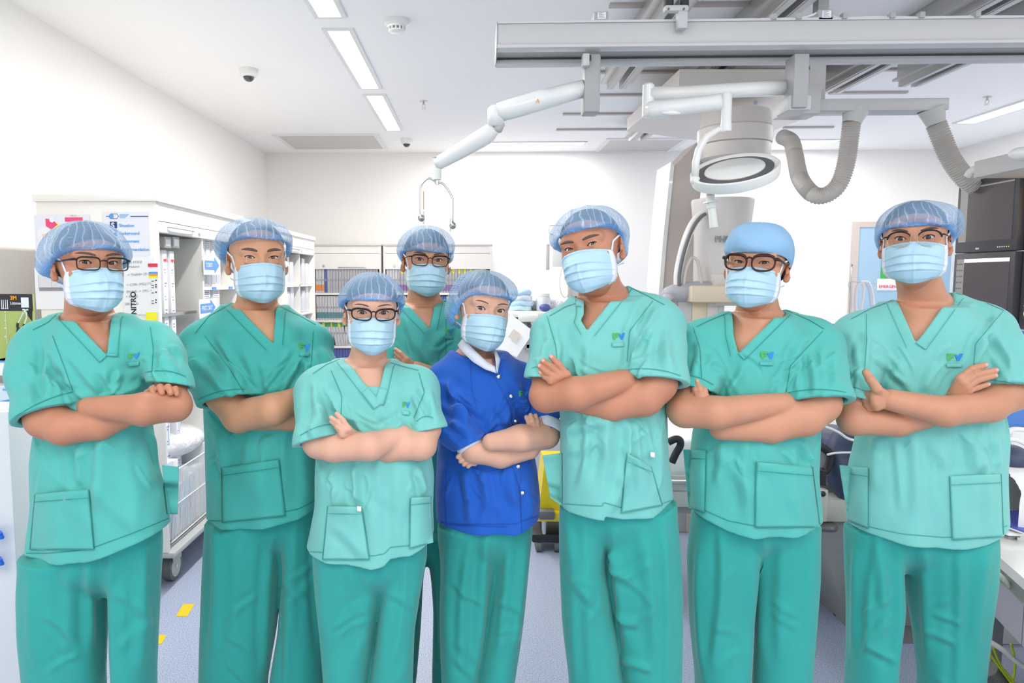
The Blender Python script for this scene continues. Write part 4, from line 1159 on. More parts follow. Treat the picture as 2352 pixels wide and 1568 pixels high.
MB().box((p0.x, BY + BD - .01, zb0), (x1b, BY + BD, zt0)).build('rear_plate', GREY, t)
MB().box((p0.x - .004, BY - .002, zb0), (p0.x, BY + BD, zt0)).build('end_plate', GREY, t)
MB().cyl(p0 + Vector((.014, .09, .016)), p0 + Vector((.014, .09, .022)), .009, 12).build('bolt', DGREY, t)
for px in (1775, 1832, 1937, 2046, 2113, 2240):
    c_ = at(px, 42, BY); MB().box((c_.x - .008, BY - .016, zt0 - .006), (c_.x + .008, BY + .01, zt0 + .012)).build('cable_clip', GREY, t)
cab = [at(px, py, BY + .01) for px, py in ((1745, 44), (1830, 42), (1862, 36), (1875, 30))]; MB().tube(cab, .004, 8).build('cable', WHT, t, smooth=True)
MB().tube([at(px, py, BY + .01) for px, py in ((1912, 36), (1935, 41), (2040, 39), (2110, 40), (2240, 38), (2352, 38))], .004, 8).build('cable', WHT, t, smooth=True)
for x0, x1, y0, y1, lb in ((1364, 1397, 26, 48, 'small grey module box with white label on the left of the bridge'), (1879, 1914, 22, 46, 'small grey module box with white label and cables, right on the bridge')):
    a, b = at(x0, y1, BY - .004), at(x1, y0, BY - .004); o = empty('module_box', a, lb, 'electronics box', 'module boxes on the bridge')
    MB().box((a.x, BY - .006, a.z), (b.x, BY + .06, b.z), .002).build('case', GREY, o)
    MB().box((a.x + .012, BY - .0075, a.z + .006), (b.x - .008, BY - .006, b.z - .004)).build('label_sticker', PAP, o)
    mb = MB()
    for i in range(5): mb.box((a.x + .016, BY - .0085, a.z + .010 + i * .004), (a.x + .016 + (.02, .014, .018, .01, .016)[i], BY - .0074, a.z + .0115 + i * .004))
    mb.build('label_print', INK['grey'], o)
# trolley hook over the bridge
t = empty('bridge_trolley', at(1552, 30, BY - .03), 'grey bracket with two rollers hooked over the bridge', 'trolley bracket')
a, b = at(1525, 28, BY - .04), at(1582, 12, BY - .04)
MB().box((a.x, BY - .05, a.z), (b.x, BY - .02, b.z), .008).build('roller_plate', LGREY, t)
for px in (1536, 1571):
    c_ = at(px, 9, BY - .03); MB().cyl(c_ + Vector((0, 0, -.012)), c_ + Vector((0, 0, .014)), .016).build('roller', BLK, t)
    c_ = at(px, 20, BY - .052); MB().cyl(c_, c_ + Vector((0, .004, 0)), .004, 10).build('screw', DGREY, t)
a, b = at(1554, 68, BY - .03), at(1578, 20, BY - .03); MB().box((a.x, BY - .045, a.z), (b.x, BY - .012, b.z), .004).build('hook_arm', LGREY, t)
# the column and white spring arm on the left
AY = 2.62
t = empty('suspension_arm', at(1358, 160, AY), 'white jointed suspension arm hanging from the left of the bridge, ending in a steel yoke', 'suspension arm')
a, b = at(1338, 262, AY), at(1376, 150, AY); MB().box((a.x, AY - .035, a.z), (b.x, AY + .045, b.z + .03), .006).build('drop_column', GREY, t)
a, b = at(1336, 155, AY - .04), at(1352, 127, AY - .04); MB().box((a.x, AY - .065, a.z), (b.x, AY - .03, b.z), .003).build('column_clamp', LGREY, t)
a = at(1353, 133, AY - .05); MB().box(a - Vector((.001, .005, .008)), a + Vector((.007, .005, .009))).build('end_stop', BLK, t)
def taper(pts, w, name, m_, parent, sq=1.0, n=18): return MB().tube(pts, w, n, squash=sq).build(name, m_, parent, smooth=True)
L = [at(px, py, AY + dy) for px, py, dy in ((1342, 203, 0), (1300, 214, .01), (1230, 234, .03), (1180, 249, .05), (1146, 258, .06))]
taper(L, [.030, .033, .036, .036, .034], 'upper_arm', WHT, t, 1.0)
L2 = [at(1139, 243, AY + .06), at(1139, 290, AY + .06)]; taper([L2[0], L2[0] + Vector((0, 0, -.01)), L2[1]], [.020, .030, .030], 'elbow_joint', WHT, t)
taper([at(px, py, AY + dy) for px, py, dy in ((1143, 265, .06), (1147, 288, .06), (1143, 302, .06))], [.016, .020, .014], 'joint_cover', LGREY, t)
L = [at(px, py, AY + dy) for px, py, dy in ((1136, 293, .06), (1118, 310, .08), (1060, 345, .13), (1016, 370, .17), (1004, 377, .18))]
taper(L, [.024, .034, .030, .026, .024], 'lower_arm', WHT, t)
a = at(1004, 362, AY + .18); b = at(1004, 384, AY + .18); c_ = at(1004, 414, AY + .18)
MB().lathe(c_, [(.010, 0), (.016, .002), (.0165, .02), (.017, (b - c_).z), (.006, (b - c_).z + .002), (.006, (a - c_).z), (.02, (a - c_).z + .001)], 24).build('end_swivel', WHT, t)
MB().cyl(at(1004, 424, AY + .18), at(1004, 412, AY + .18), .008).build('yoke_pin', M['steel'], t)
for L in (((1002, 419), (985, 409), (968, 424), (965, 440), (965, 500)), ((1006, 419), (1020, 424), (1038, 452), (1040, 470), (1040, 512))):
    MB().tube([at(px, py, AY + .18) for px, py in L], .0042, 10).build('yoke_rod', M['steel'], t, smooth=True)
for px, py, s in ((968, 501, -1), (1040, 518, 1)):
    c_ = at(px, py, AY + .17); MB().cyl(c_ + Vector((0, -.012, 0)), c_ + Vector((0, .012, 0)), .013, 20).ball(c_ + Vector((0, -.014, 0)), .009).build('yoke_knob', M['steel'], t, smooth=True)
    MB().box(c_ + Vector((.009 * -s - .003, -.01, -.022)), c_ + Vector((.009 * -s + .003, .01, .026))).build('yoke_plate', ALU, t)
a = at(973, 460, AY + .19); MB().box(a + Vector((-.002, 0, -.035)), a + Vector((.002, .002, .035))).build('orange_edge_strip', mat('peach_tape', (.75, .45, .25), .6), t)
c_ = at(1236, 232, AY - .01); text('warning_sticker', 'A', c_ + Vector((-.009, -.004, -.008)), .022, FRONTAL, INK['orange'], t)
# operating lamp
t = empty('operating_lamp', at(1830, 160, AY), 'white round operating lamp on a two-part swivel arm with a hanging handle', 'operating lamp')
a, b = at(1811, 252, AY), at(1849, 150, AY); MB().box((a.x, AY - .035, a.z), (b.x, AY + .045, b.z + .03), .004).build('drop_column', GREY, t)
a, b = at(1797, 260, AY + .03), at(1850, 225, AY + .03); MB().box((a.x, AY - .02, a.z), (b.x, AY + .09, b.z), .006).build('column_foot', LGREY, t)
taper([at(px, py, AY + .05) for px, py in ((1822, 200), (1700, 206), (1560, 214), (1492, 215))], [.027, .026, .024, .024], 'support_arm', WHT, t)
a, b = at(1488, 270, AY + .05), at(1488, 192, AY + .05); MB().lathe(a, [(.018, 0), (.021, .004), (.021, (b - a).z - .006), (.016, (b - a).z)], 28).build('knuckle', WHT, t)
taper([at(px, py, AY + dy) for px, py, dy in ((1490, 252, .0), (1500, 252, -.01), (1560, 246, -.04), (1640, 236, -.08), (1660, 232, -.09))], [.028, .031, .029, .027, .026], 'spring_arm', WHT, t)
MB().ball(at(1545, 259, AY - .05), .02, 20, (1.9, .5, .4)).build('arm_highlight_cover', mat('bright_white_cap', (.9, .9, .88), .2), t, smooth=True)  # highlight on the spring arm, put in as a brighter white blob
a, b = at(1667, 302, AY - .09), at(1667, 212, AY - .09); MB().lathe(a, [(.017, 0), (.0185, .003), (.0185, .025), (.0175, .028), (.0175, (b - a).z - .01), (.011, (b - a).z)], 28).build('swivel_post', WHT, t)
LY = AY - .09
MB().tube([at(px, py, LY) for px, py in ((1665, 300), (1650, 297), (1622, 315), (1604, 345), (1598, 375), (1597, 412))], [.010, .011, .012, .0125, .0125, .012], 14).ball(at(1597, 414, LY), .017).build('yoke', WHT, t, smooth=True)
hc = at(1688, 402, LY); nrm = Vector((.10, -.28, .92)).normalized()
right = Vector((math.cos(math.radians(15)), 0, math.sin(math.radians(15)))); nrm = Vector((-.24, -.40, .88)).normalized()
R_ = .145
MB().lathe(hc, [(R_ * .80, -.022), (R_ * .97, -.012), (R_, .004), (R_, .022), (R_ * .97, .026), (R_ * .96, .016), (.002, .016)], 56, axis=nrm).build('lamp_head', WHT, t, smooth=False)
MB().lathe(hc, [(R_ * .86, .0165), (R_ * .86, .020), (.002, .0205)], 48, axis=nrm).build('dark_ring', mat('dark_grey_lamp_face', (.10, .10, .10), .4), t)
MB().lathe(hc, [(R_ * .68, .0200), (R_ * .66, .0255), (.002, .028)], 48, axis=nrm).build('lamp_cover', WHT, t, smooth=True)
hd = (at(1640, 528, LY) - at(1629, 432, LY)); a = at(1629, 428, LY)
MB().cone(a, a + hd * .22, .008, .0145).build('handle_neck', ALU, t)
u = hd.normalized(); MB().lathe(a + hd * .2, [(.013, 0), (.015, .004), (.015, .02), (.024, .022), (.026, .026), (.015, .028), (.0155, .045)], 28, axis=u).build('handle_collar', WHT, t)
MB().lathe(a + hd * .48, [(.0120, 0), (.0125, .002), (.0145, hd.length * .5), (.0125, hd.length * .5 + .002)], 28, axis=u).build('sterile_handle', mat('translucent_white_handle', (.80, .80, .74), .3), t)

# ------------------------------------------------------------------ ceiling mounted X-ray arm
XY = 4.7
t = empty('xray_c_arm', at(1690, 300, XY), 'large warm-white ceiling-mounted X-ray arm with round turntable, behind the operating lamp', 'x-ray machine')
pa = [at(px, py, XY) for px, py in ((1500, 302), (1598, 200), (1880, 195), (1890, 222), (1790, 300))]
zc_ = at(1690, 225, XY).z
tp = [at_floor(px, py, 2.66) for px, py in ((1440, 300), (1560, 196), (1885, 196), (1885, 258), (1775, 300), (1600, 322))]
MB().prism(tp, (0, 0, .09)).build('carriage_plate', BEI, t)
c_ = at(1734, 236, XY - .2); MB().cyl(at(1734, 236, tp[2].y), at(1734, 236, tp[2].y) - Vector((0, .01, 0)), .012).build('plate_screw', GREY, t)
c0, c1 = at(1687, 332, XY), at(1687, 278, XY); rr = (at(1770, 300, XY).x - at(1606, 300, XY).x) / 2; H_ = (c1 - c0).z
MB().lathe(c0, [(rr * .93, -.005), (rr, .0), (rr * 1.02, H_ * .3), (rr * 1.02, H_ * .62), (rr * .96, H_ * .70), (rr * .94, H_ * .95), (rr * .90, H_ + .05)], 56).build('turntable', BEI, t)
c2 = at(1687, 372, XY); MB().lathe(c2, [(rr * .80, 0), (rr * .93, .02), (rr * .96, (c0 - c2).z * .75), (rr * .95, (c0 - c2).z - .006)], 56).build('turntable_hub', BEI, t)
# the sloping arm: outer side plate and face
arm = [(1546, 385), (1603, 325), (1640, 345), (1612, 420), (1602, 500), (1596, 700), (1517, 700), (1530, 560)]
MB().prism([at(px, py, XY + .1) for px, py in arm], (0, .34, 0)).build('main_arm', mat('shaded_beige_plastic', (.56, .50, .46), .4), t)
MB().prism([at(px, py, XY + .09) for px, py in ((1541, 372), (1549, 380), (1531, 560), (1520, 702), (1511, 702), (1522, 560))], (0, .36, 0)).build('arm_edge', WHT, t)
# detector housing
dY = XY - .25
MB().lathe(at(1652, 700, dY) , [(.155, 0), (.158, .25), (.160, .42), (.175, .56), (.182, .625), (.178, .635)], 40).build('detector_housing', mat('pearl_plastic', (.66, .635, .62), .35), t)
arc = [(1557, 655), (1558, 625), (1566, 585), (1578, 545), (1592, 515), (1606, 497), (1618, 489)]
MB().tube([at(px, py, dY - .13) for px, py in arc], .026, 12, squash=1.0).build('c_arc', WHT, t, smooth=True)
MB().tube([at(px + 3, py + 2, dY - .16) for px, py in arc], .011, 8).build('arc_groove', DGREY, t, smooth=True)
MB().tube([at(px, py, dY - .15) for px, py in ((1570, 655), (1575, 620), (1586, 595), (1594, 592), (1602, 600), (1608, 630), (1612, 660))], .010, 10).build('arc_loop', BEI, t, smooth=True)
a, b = at(1640, 661, dY - .20), at(1700, 628, dY - .20); MB().box((a.x, a.y, a.z), (b.x, a.y + .1, b.z), .012).build('detector_foot', BEI, t)
text('maker_lettering', 'PHILIPS', at(1641, 556, dY - .172), .052, Matrix.Rotation(.0, 3, 'Z') @ FRONTAL, INK['grey'], t, bold=.0012, depth=.004)
# cross arm and column under it
MB().tube([at(px, py, dY - .12) for px, py in ((1521, 684), (1532, 676), (1556, 670), (1600, 668), (1700, 668))], [.02, .045, .062, .065, .065], 20, squash=.9).build('cross_arm', BLG, t, smooth=True)
MB().tube([at(px, py, dY - .19) for px, py in ((1516, 694), (1530, 684), (1548, 680))], [.012, .026, .010], 14).build('arm_grip', mat('lilac_grey_plastic', (.55, .54, .60), .4), t, smooth=True)
a, b = at(1586, 694, dY - .22), at(1730, 656, dY - .22); MB().box((a.x, dY - .24, a.z), (b.x, dY - .1, b.z), .012).build('cream_pad', BEI2, t)
for x0, x1, m_ in ((1537, 1555, GREY), (1555, 1588, LGREY), (1588, 1622, BEI2), (1622, 1648, BEI), (1648, 1662, LGREY)):
    a, b = at(x0, 692, dY - .1), at(x1, 692, dY - .1); MB().box((a.x, dY - .12, .0), (b.x, dY + .1, a.z), .004).build('stand_column', m_, t)

# hose bracket and corrugated hoses
HY = 3.6
t = empty('hose_bracket', at(2030, 238, HY), 'pale grey ceiling bar carrying two corrugated hoses', 'hose bracket')
a, b = at(1880, 254, HY), at(2182, 224, HY); MB().box((a.x - .02, HY, a.z), (b.x, HY + .12, b.z), .006).build('bracket_bar', LGREY, t)
a, b = at(1800, 262, HY), at(1886, 195, HY); MB().box((a.x, HY - .01, a.z), (b.x, HY + .14, b.z), .006).build('bracket_block', LGREY, t)
for px in (1884,): MB().box((at(px, 225, HY).x, HY + .06, b.z - .1), (at(px, 225, HY).x + .05, HY + .12, ROOM_H)).build('bracket_hanger', LGREY, t)
for px0, px1, py0, py1 in ((1966, 1956, 250, 283), (2140, 2150, 250, 284)):
    MB().cone(at(px0, py0, HY + .05), at(px1, py1, HY + .05), .062, .042, 28).build('hose_socket', LGREY, t, smooth=False)
def hose(pts, r, name, label, m_, Y):
    P = np.array([at(px, py, Y + dy) for px, py, dy in pts]); d = np.r_[0, np.cumsum(np.linalg.norm(np.diff(P, axis=0), axis=1))]
    # smooth curve by Catmull-Rom
    n = int(d[-1] / .0055); s = np.linspace(0, d[-1], n); out = []
    for v in s:
        i = min(max(np.searchsorted(d, v) - 1, 0), len(P) - 2); u = (v - d[i]) / (d[i + 1] - d[i] + 1e-9)
        p0, p1, p2, p3 = P[max(i - 1, 0)], P[i], P[i + 1], P[min(i + 2, len(P) - 1)]
        out.append(.5 * ((2 * p1) + (-p0 + p2) * u + (2 * p0 - 5 * p1 + 4 * p2 - p3) * u * u + (-p0 + 3 * p1 - 3 * p2 + p3) * u ** 3))
    rr = [r * (1 + .07 * (1 if (i // 1) % 2 else -1)) for i in range(n)]
    o = MB().tube([Vector(q) for q in out], rr, 20).build(name, m_, None, smooth=False, angle=80); tag(o, label, 'hose', 'corrugated hoses of the ceiling bracket'); return o
HM = mat('grey_corrugated_plastic', (.55, .52, .49), .45)
hose([(1798, 314, .6), (1818, 326, .5), (1826, 358, .4), (1838, 410, .2), (1866, 445, .12), (1896, 448, .08), (1925, 425, .06), (1942, 380, .05), (1950, 330, .05), (1956, 283, .05)], .040, 'corrugated_hose', 'corrugated grey hose hanging in a deep U loop', HM, HY)
hose([(2150, 284, .05), (2166, 325, .05), (2184, 365, .05), (2210, 402, .05), (2240, 430, .05)], .044, 'corrugated_hose', 'corrugated grey hose sloping down to the monitors', HM, HY)

# ------------------------------------------------------------------ monitor bank
SCR = mat('dark_screen', (.045, .040, .045), .18, emit=(.10, .085, .095), estr=.35, spec=.6)
PANEL = mat('grey_screen_menu', (.10, .10, .10), .3, emit=(.22, .22, .21), estr=.8)
BEZ = mat('charcoal_bezel', (.075, .07, .08), .4)
mx = 2.44
t = empty('monitor_mount', at(2330, 370, 3.3), 'pale grey monitor suspension frame above the screens at the right edge', 'monitor mount')
a = at(2305, 392, 3.2); b = at(2352, 362, 3.2); MB().box((a.x - .02, 2.7, a.z - .01), (a.x + .35, 3.36, a.z + .065), .006).build('mount_box', LGREY, t)
MB().tube([at(2222, 405, 3.5), at(2232, 392, 3.48), at(2262, 382, 3.42), at(2308, 372, 3.3)], .017, 12).build('mount_handle', WHT, t, smooth=True)
MB().ball(at(2350, 352, 3.05), .05, 24, (1, 1, .55)).build('mount_joint', WHT, t, smooth=True)
yL = onx(2197, 500, mx).y; MW = yL - onx(2337, 500, mx).y
def monitor(i, j, label):
    # i: column towards the lens, j: row from the top
    y1 = yL - i * (MW + .006); y0 = y1 - MW
    zt, zb = at(2197, 420, yL).z, at(2197, 582, yL).z; hh_ = zt - zb
    zt -= j * (hh_ + .003); zb = zt - hh_; x = mx + i * .03
    t = empty('monitor', (x, (y0 + y1) / 2, zb), label, 'monitor', 'screens of the monitor bank')
    e = .028
    MB().box((x, y0, zb), (x + .07, y1, zt), .006).build('casing', BEZ, t)
    MB().box((x - .002, y0 + e, zb + e * 1.9), (x + .001, y1 - e, zt - e)).build('screen', SCR, t)
    return t, x, y0 + e, y1 - e, zb + e * 1.9, zt - e, zb
def txt_l(s, x, y, z, size, m_, parent, name='screen_text'): return text(name, s, (x, y, z), size, FACE_L, m_, parent, depth=.0003)
YG = mat('screen_yellow', (.5, .45, .02), .5, emit=(.9, .8, .05), estr=.8); GG = mat('screen_green', (.05, .5, .1), .5, emit=(.05, .8, .2), estr=.8); WG = mat('screen_white', (.5, .5, .5), .5, emit=(.55, .57, .57), estr=1.0); OG = mat('screen_amber', (.8, .5, .15), .5, emit=(.95, .62, .25), estr=.9); BG_ = mat('screen_blue', (.1, .3, .6), .5, emit=(.15, .4, .8), estr=.8)
t, x, a0, a1, z0, z1, zb = monitor(0, 0, 'upper left screen of the monitor bank, blank dark grey picture')
MB().box((x - .003, a1 - .055, z0), (x - .0015, a1, z1)).build('menu_strip', PANEL, t)
MB().box((x - .0035, a0, z1 - .012), (x - .0015, a1 - .055, z1 - .006)).build('menu_line', PANEL, t)
txt_l('EIZO', x - .003, (a0 + a1) / 2 + .05, zb + .014, .011, WG, t, 'brand_mark')
for k_ in range(6): MB().box((x - .003, a0 + .01 + k_ * .014, zb + .018), (x - .001, a0 + .014 + k_ * .014, zb + .022)).build('button_light', YG if k_ == 0 else WG, t)
t, x, a0, a1, z0, z1, zb = monitor(0, 1, 'lower left screen of the monitor bank, with a white title bar')
MB().box((x - .003, a1 - .055, z0), (x - .0015, a1, z1)).build('menu_strip', PANEL, t)
MB().box((x - .0035, a0, z1 - .018), (x - .0015, a1 - .055, z1)).build('title_bar', WG, t)
mb = MB()
for r_ in range(5):
    for c2_ in range(3): mb.box((x - .0038, a1 - .012 - c2_ * .016, z1 - .03 - r_ * .03), (x - .003, a1 - .004 - c2_ * .016, z1 - .022 - r_ * .03))
mb.build('menu_icons', DGREY, t)
t, x, a0, a1, z0, z1, zb = monitor(1, 0, 'upper right screen of the monitor bank, cut by the photo edge, amber picture')
MB().box((x - .003, a0, z0), (x - .0015, a1, z1 - .03)).build('amber_picture', OG, t); MB().box((x - .003, a0, z1 - .03), (x - .0015, a1, z1)).build('blue_title', BG_, t)
t, x, a0, a1, z0, z1, zb = monitor(1, 1, 'lower right screen of the monitor bank, with green and yellow traces')
txt_l('02', x - .003, a1 - .004, z0 + .01, .03, YG, t); txt_l('HR 72', x - .003, a1 - .004, z1 - .02, .016, YG, t)
for zz, m_ in ((z1 - .08, GG), (z1 - .12, GG), (z1 - .18, GG), (z1 - .22, YG)):
    MB().tube([(x - .003, a1 - .004 - q * .012, zz + (.02 * math.sin(q * 1.9) if q % 4 == 1 else .004 * math.sin(q))) for q in range(26)], .0012, 5).build('trace_line', m_, t)

# ------------------------------------------------------------------ door at the back, sign, hanger
DX0, DX1 = at(1968, 600, BACK_Y).x, at(2200, 600, BACK_Y).x; dz = at(1968, 522, BACK_Y).z
o = MB().box((DX0 - .075, BACK_Y - .03, 0), (DX0, BACK_Y, dz + .06)).box((DX1, BACK_Y - .03, 0), (DX1 + .075, BACK_Y, dz + .06)).box((DX0, BACK_Y - .03, dz), (DX1, BACK_Y, dz + .06)).build('trim_1', mat('pinkish_door_frame', (.60, .52, .48), .5)); st(o)
d_ = st(MB().box((DX0, BACK_Y - .02, 0), (DX1, BACK_Y - .002, dz)).build('door_1', mat('pale_blue_door', (.36, .55, .72), .5)))
a, b = at(2023, 640, BACK_Y - .03), at(2150, 598, BACK_Y - .03); o = MB().box((a.x, BACK_Y - .026, a.z), (b.x, BACK_Y - .02, b.z)).build('door_sign', mat('green_sign', (.05, .45, .08), .5)); tag(o, 'green sign on the pale blue door, mostly hidden by a mask', 'sign')
a, b = at(2014, 667, BACK_Y - .03), at(2130, 640, BACK_Y - .03); o = empty('door_notice', a, 'white notice with red printing on the pale blue door', 'notice')
MB().box((a.x, BACK_Y - .028, a.z), (b.x, BACK_Y - .022, b.z), .002).build('notice_board', PAP, o); text('notice_print', 'EMERGENCY EXIT', a + Vector((.02, -.002, .03)), .045, FRONTAL, INK['red'], o)
RK = 5.6
t = empty('wall_rack', at(1980, 645, RK), 'thin steel rack with hanging pale tubing in front of the blue door', 'hanging rack')
MB().tube([at(px, py, RK) for px, py in ((1953, 668), (1950, 655), (1956, 647), (2000, 650), (2010, 650), (2008, 668))], .004, 8).tube([at(1956, 647, RK), at(1956, 640, RK) * 1.0, Vector((at(1956, 647, RK).x, RK, 0.0))], .008, 8).build('rack_rod', M['steel'], t, smooth=True)
for (pts, m_, lb) in ((((1966, 720), (1965, 690), (1968, 660), (1978, 650), (1984, 660), (1976, 720)), PAP, 'white tubing loop hanging on the left of the rack'), (((1985, 648), (1995, 660), (2000, 690), (2002, 720)), mat('pale_blue_tube', (.6, .75, .88), .4), 'pale blue tubing hanging in the middle of the rack'), (((1975, 648), (1990, 647), (1998, 655), (2004, 680), (2006, 716)), PAP, 'white tubing hanging on the right of the rack')):
    o = MB().tube([at(px, py, RK - .02) for px, py in pts], .011, 10).build('hanging_tube', m_, None, smooth=True); tag(o, lb, 'tube', 'tubing on the rack')
a, b = at(1880, 800, 5.0), at(1926, 744, 5.0); t = empty('wall_monitor', a, 'small dark desk monitor between the two people at the right', 'monitor')
MB().box((a.x - .2, 5.0, a.z - .08), (b.x, 5.04, b.z), .006).build('casing', BEZ, t); MB().box((a.x - .18, 4.996, a.z - .06), (b.x - .022, 5.0, b.z - .02)).build('screen', mat('grey_screen', (.16, .15, .18), .2), t)
MB().box((a.x - .1, 5.01, .9), (a.x - .04, 5.06, a.z)).box((a.x - .2, 4.95, .88), (a.x + .06, 5.12, .90)).build('monitor_stand', BEZ, t)
o = MB().box((a.x - .5, 4.85, .80), (a.x + .4, 5.4, .88), .004).box((a.x - .48, 4.9, 0), (a.x - .44, 5.35, .8)).box((a.x + .34, 4.9, 0), (a.x + .38, 5.35, .8)).build('side_table', WHT); tag(o, 'white side table under the small dark monitor', 'table')
# ------------------------------------------------------------------ open-fronted cabinets on castors along the left wall
CX = -1.52
def cabinet(yc0, yc1, x, h, label, depth=.58):
    """open side faces +x; runs from yc0 to yc1"""
    t = empty('supply_cabinet', (x - depth / 2, (yc0 + yc1) / 2, 0), label, 'cabinet', 'cream supply cabinets on the left')
    z0 = .20
    MB().box((x - depth, yc0, z0), (x, yc0 + .025, h - .035), .002).build('side_panel', CAB, t)
    MB().box((x - depth, yc1 - .025, z0), (x, yc1, h - .035), .002).build('side_panel', CAB, t)
    MB().box((x - depth + .002, yc0 + .004, z0 + .002), (x - depth + .02, yc1 - .004, h - .037)).build('back_panel', CAB, t)
    MB().box((x - depth - .01, yc0 - .012, h - .035), (x + .012, yc1 + .012, h), .003).build('top_board', CAB, t)
    MB().box((x - .03, yc0 + .025, h - .122), (x - .002, yc1 - .025, h - .035)).build('upper_fascia', CAB, t)
    s = MB().box((x - .035, yc0 + .025, h - .178), (x + .002, yc1 - .025, h - .126), .004).build('roller_shutter', CAB, t)
    MB().tube([(x + .002, yc0 + .12, h - .148), (x + .016, yc0 + .14, h - .148), (x + .016, yc0 + .40, h - .148), (x + .002, yc0 + .42, h - .148)], .004, 8).build('shutter_handle', M['steel'], s, smooth=True)
    MB().cyl((x - .002, yc0 + .52, h - .152), (x + .008, yc0 + .52, h - .152), .012).build('shutter_lock', M['steel'], s)
    MB().box((x - depth, yc0, z0 - .03), (x + .03, yc1, z0), .008).build('base_bumper', mat('grey_bumper', (.45, .46, .46), .5), t)
    return t
t = cabinet(3.40, 4.62, CX, 1.95, 'nearest cream cabinet with posters on its side and open front full of packages')
ym = 3.98                                                   # divider
MB().box((CX - .56, ym, .2), (CX - .01, ym + .02, 1.77)).build('divider', CAB, t)
def zx(px, py): p = onx(px, py, CX); return p
sh = []
for py, px in ((662, 470), (771, 440), (905, 445), (985, 448), (1080, 450)):
    z = zx(px, py).z; MB().box((CX - .56, ym + .02, z - .012), (CX - .02, 4.595, z + .008)).build('shelf', CAB, t); sh.append(z)
for (yy, lb) in ((4.0, 0), (4.28, 0)): MB().box((CX - .004, yy + .1, sh[0] - .010), (CX + .001, yy + .16, sh[0] + .006)).build('shelf_label', INK['sky'], t)
for yy in (3.55, 4.40):
    for xx in (CX - .50, CX - .05):
        c = Vector((xx, yy, .075))
        w = MB().cyl(c + Vector((-.02, 0, 0)), c + Vector((.02, 0, 0)), .075, 32).build('castor_wheel', mat('grey_tyre', (.11, .12, .12), .6), t)
        MB().cyl(c + Vector((-.023, 0, 0)), c + Vector((.023, 0, 0)), .055, 28).build('wheel_disc', mat('pale_green_hub', (.42, .46, .40), .5), w)
        MB().cyl(c + Vector((-.026, 0, 0)), c + Vector((.026, 0, 0)), .010, 14).build('axle', M['steel'], w)
        MB().box(c + Vector((-.032, -.05, .03)), c + Vector((-.024, .05, .10)), .004).box(c + Vector((.024, -.05, .03)), c + Vector((.032, .05, .10)), .004).box(c + Vector((-.032, -.06, .082)), c + Vector((.032, .05, .10)), .004).build('castor_fork', mat('castor_housing', (.40, .42, .38), .5), t)
        MB().box(c + Vector((-.02, .04, .055)), c + Vector((.02, .13, .068)), .004).build('brake_pedal', GREY, t)
# long hanging packages at the near end
hb = MB().box((CX - .30, 3.43, 1.36), (CX - .04, 3.96, 1.375)).build('hanging_rail', M['steel'], t)
for i, (px0, px1, ytop, ybot, lb) in enumerate(((373, 387, 574, 905, 'long white catheter pack with red heading, nearest the cabinet side'), (390, 408, 576, 905, 'long white catheter pack with red heading, second in the row'), (378, 398, 905, 1250, 'tall clear-fronted pack hanging low in the cabinet'), (402, 420, 880, 1230, 'tall white pack with blue line hanging low'))):
    x = CX - .05 - (.03 if i > 1 else 0); a, b = onx(px0, ytop, x), onx(px1, ybot, x)
    o = empty('catheter_pack', (x, (a.y + b.y) / 2, b.z), lb, 'package', 'long catheter packs')
    MB().box((x - .07, a.y, b.z), (x, max(b.y, a.y + .05), a.z), .003).build('pack_sleeve', PAP, o)
    if i < 2: text('pack_heading', 'MPA', (x + .001, a.y + .006, a.z - .06), .026, FACE_R, INK['red'], o)
    mb = MB()
    for k_ in range(9):
        z = a.z - .10 - k_ * (a.z - b.z - .12) / 9; mb.box((x, a.y + .010, z), (x + .001, a.y + .010 + (.02, .03, .012, .026)[k_ % 4], z + .005)).box((x, a.y + .012, z - .014), (x + .001, a.y + .03, z - .010))
    mb.build('pack_print', INK['grey'], o)
    if i > 1: MB().box((x, a.y + .03, b.z + .05), (x + .001, a.y + .033, a.z - .1)).build('blue_line', INK['sky'], o)
for px, lb in ((378, 'grey clip box at the top of the cabinet, nearest the side'), (397, 'grey clip box at the top of the cabinet, beside the divider')):
    a, b = onx(px, 543, CX - .03), onx(px + 16, 570, CX - .03); o = empty('clip_box', (CX - .03, a.y, b.z), lb, 'clip box', 'clip boxes in the cabinet')
    MB().box((CX - .12, a.y, b.z), (CX - .03, b.y, a.z), .002).build('box_body', GREY, o); MB().box((CX - .03, a.y + .012, b.z + .01), (CX - .029, b.y - .012, a.z - .012)).build('box_window', CLR, o)
# clear sloping bins on the upper shelves
for r_, (z, n, y0_, dy, hgt, lbl) in enumerate(((sh[0] + .009, 4, 4.03, .082, .30, ('first', 'second', 'third', 'fourth')), (sh[1] + .009, 2, 4.04, .15, .27, ('first', 'second')))):
    for i in range(n):
        y = y0_ + i * dy; row = ('upper', 'middle')[r_]
        o = empty('clear_bin', (CX - .1, y, z), '%s clear plastic bin from the divider on the %s cabinet shelf' % (lbl[i], row), 'plastic bin', 'clear bins in the nearest cabinet')
        x = CX - .035
        MB().box((x - .22, y, z), (x, y + dy * .86, z + hgt), .012).build('bin_body', CLR, o)
        MB().box((x, y + .01, z + hgt - .085), (x + .0015, y + dy * .74, z + hgt - .02)).build('bin_label', PAP, o)
        mb = MB(); 
        for k_ in range(5): mb.box((x + .0015, y + .014, z + hgt - .034 - k_ * .011), (x + .002, y + dy * .62, z + hgt - .030 - k_ * .011))
        mb.build('label_print', INK['grey'], o)
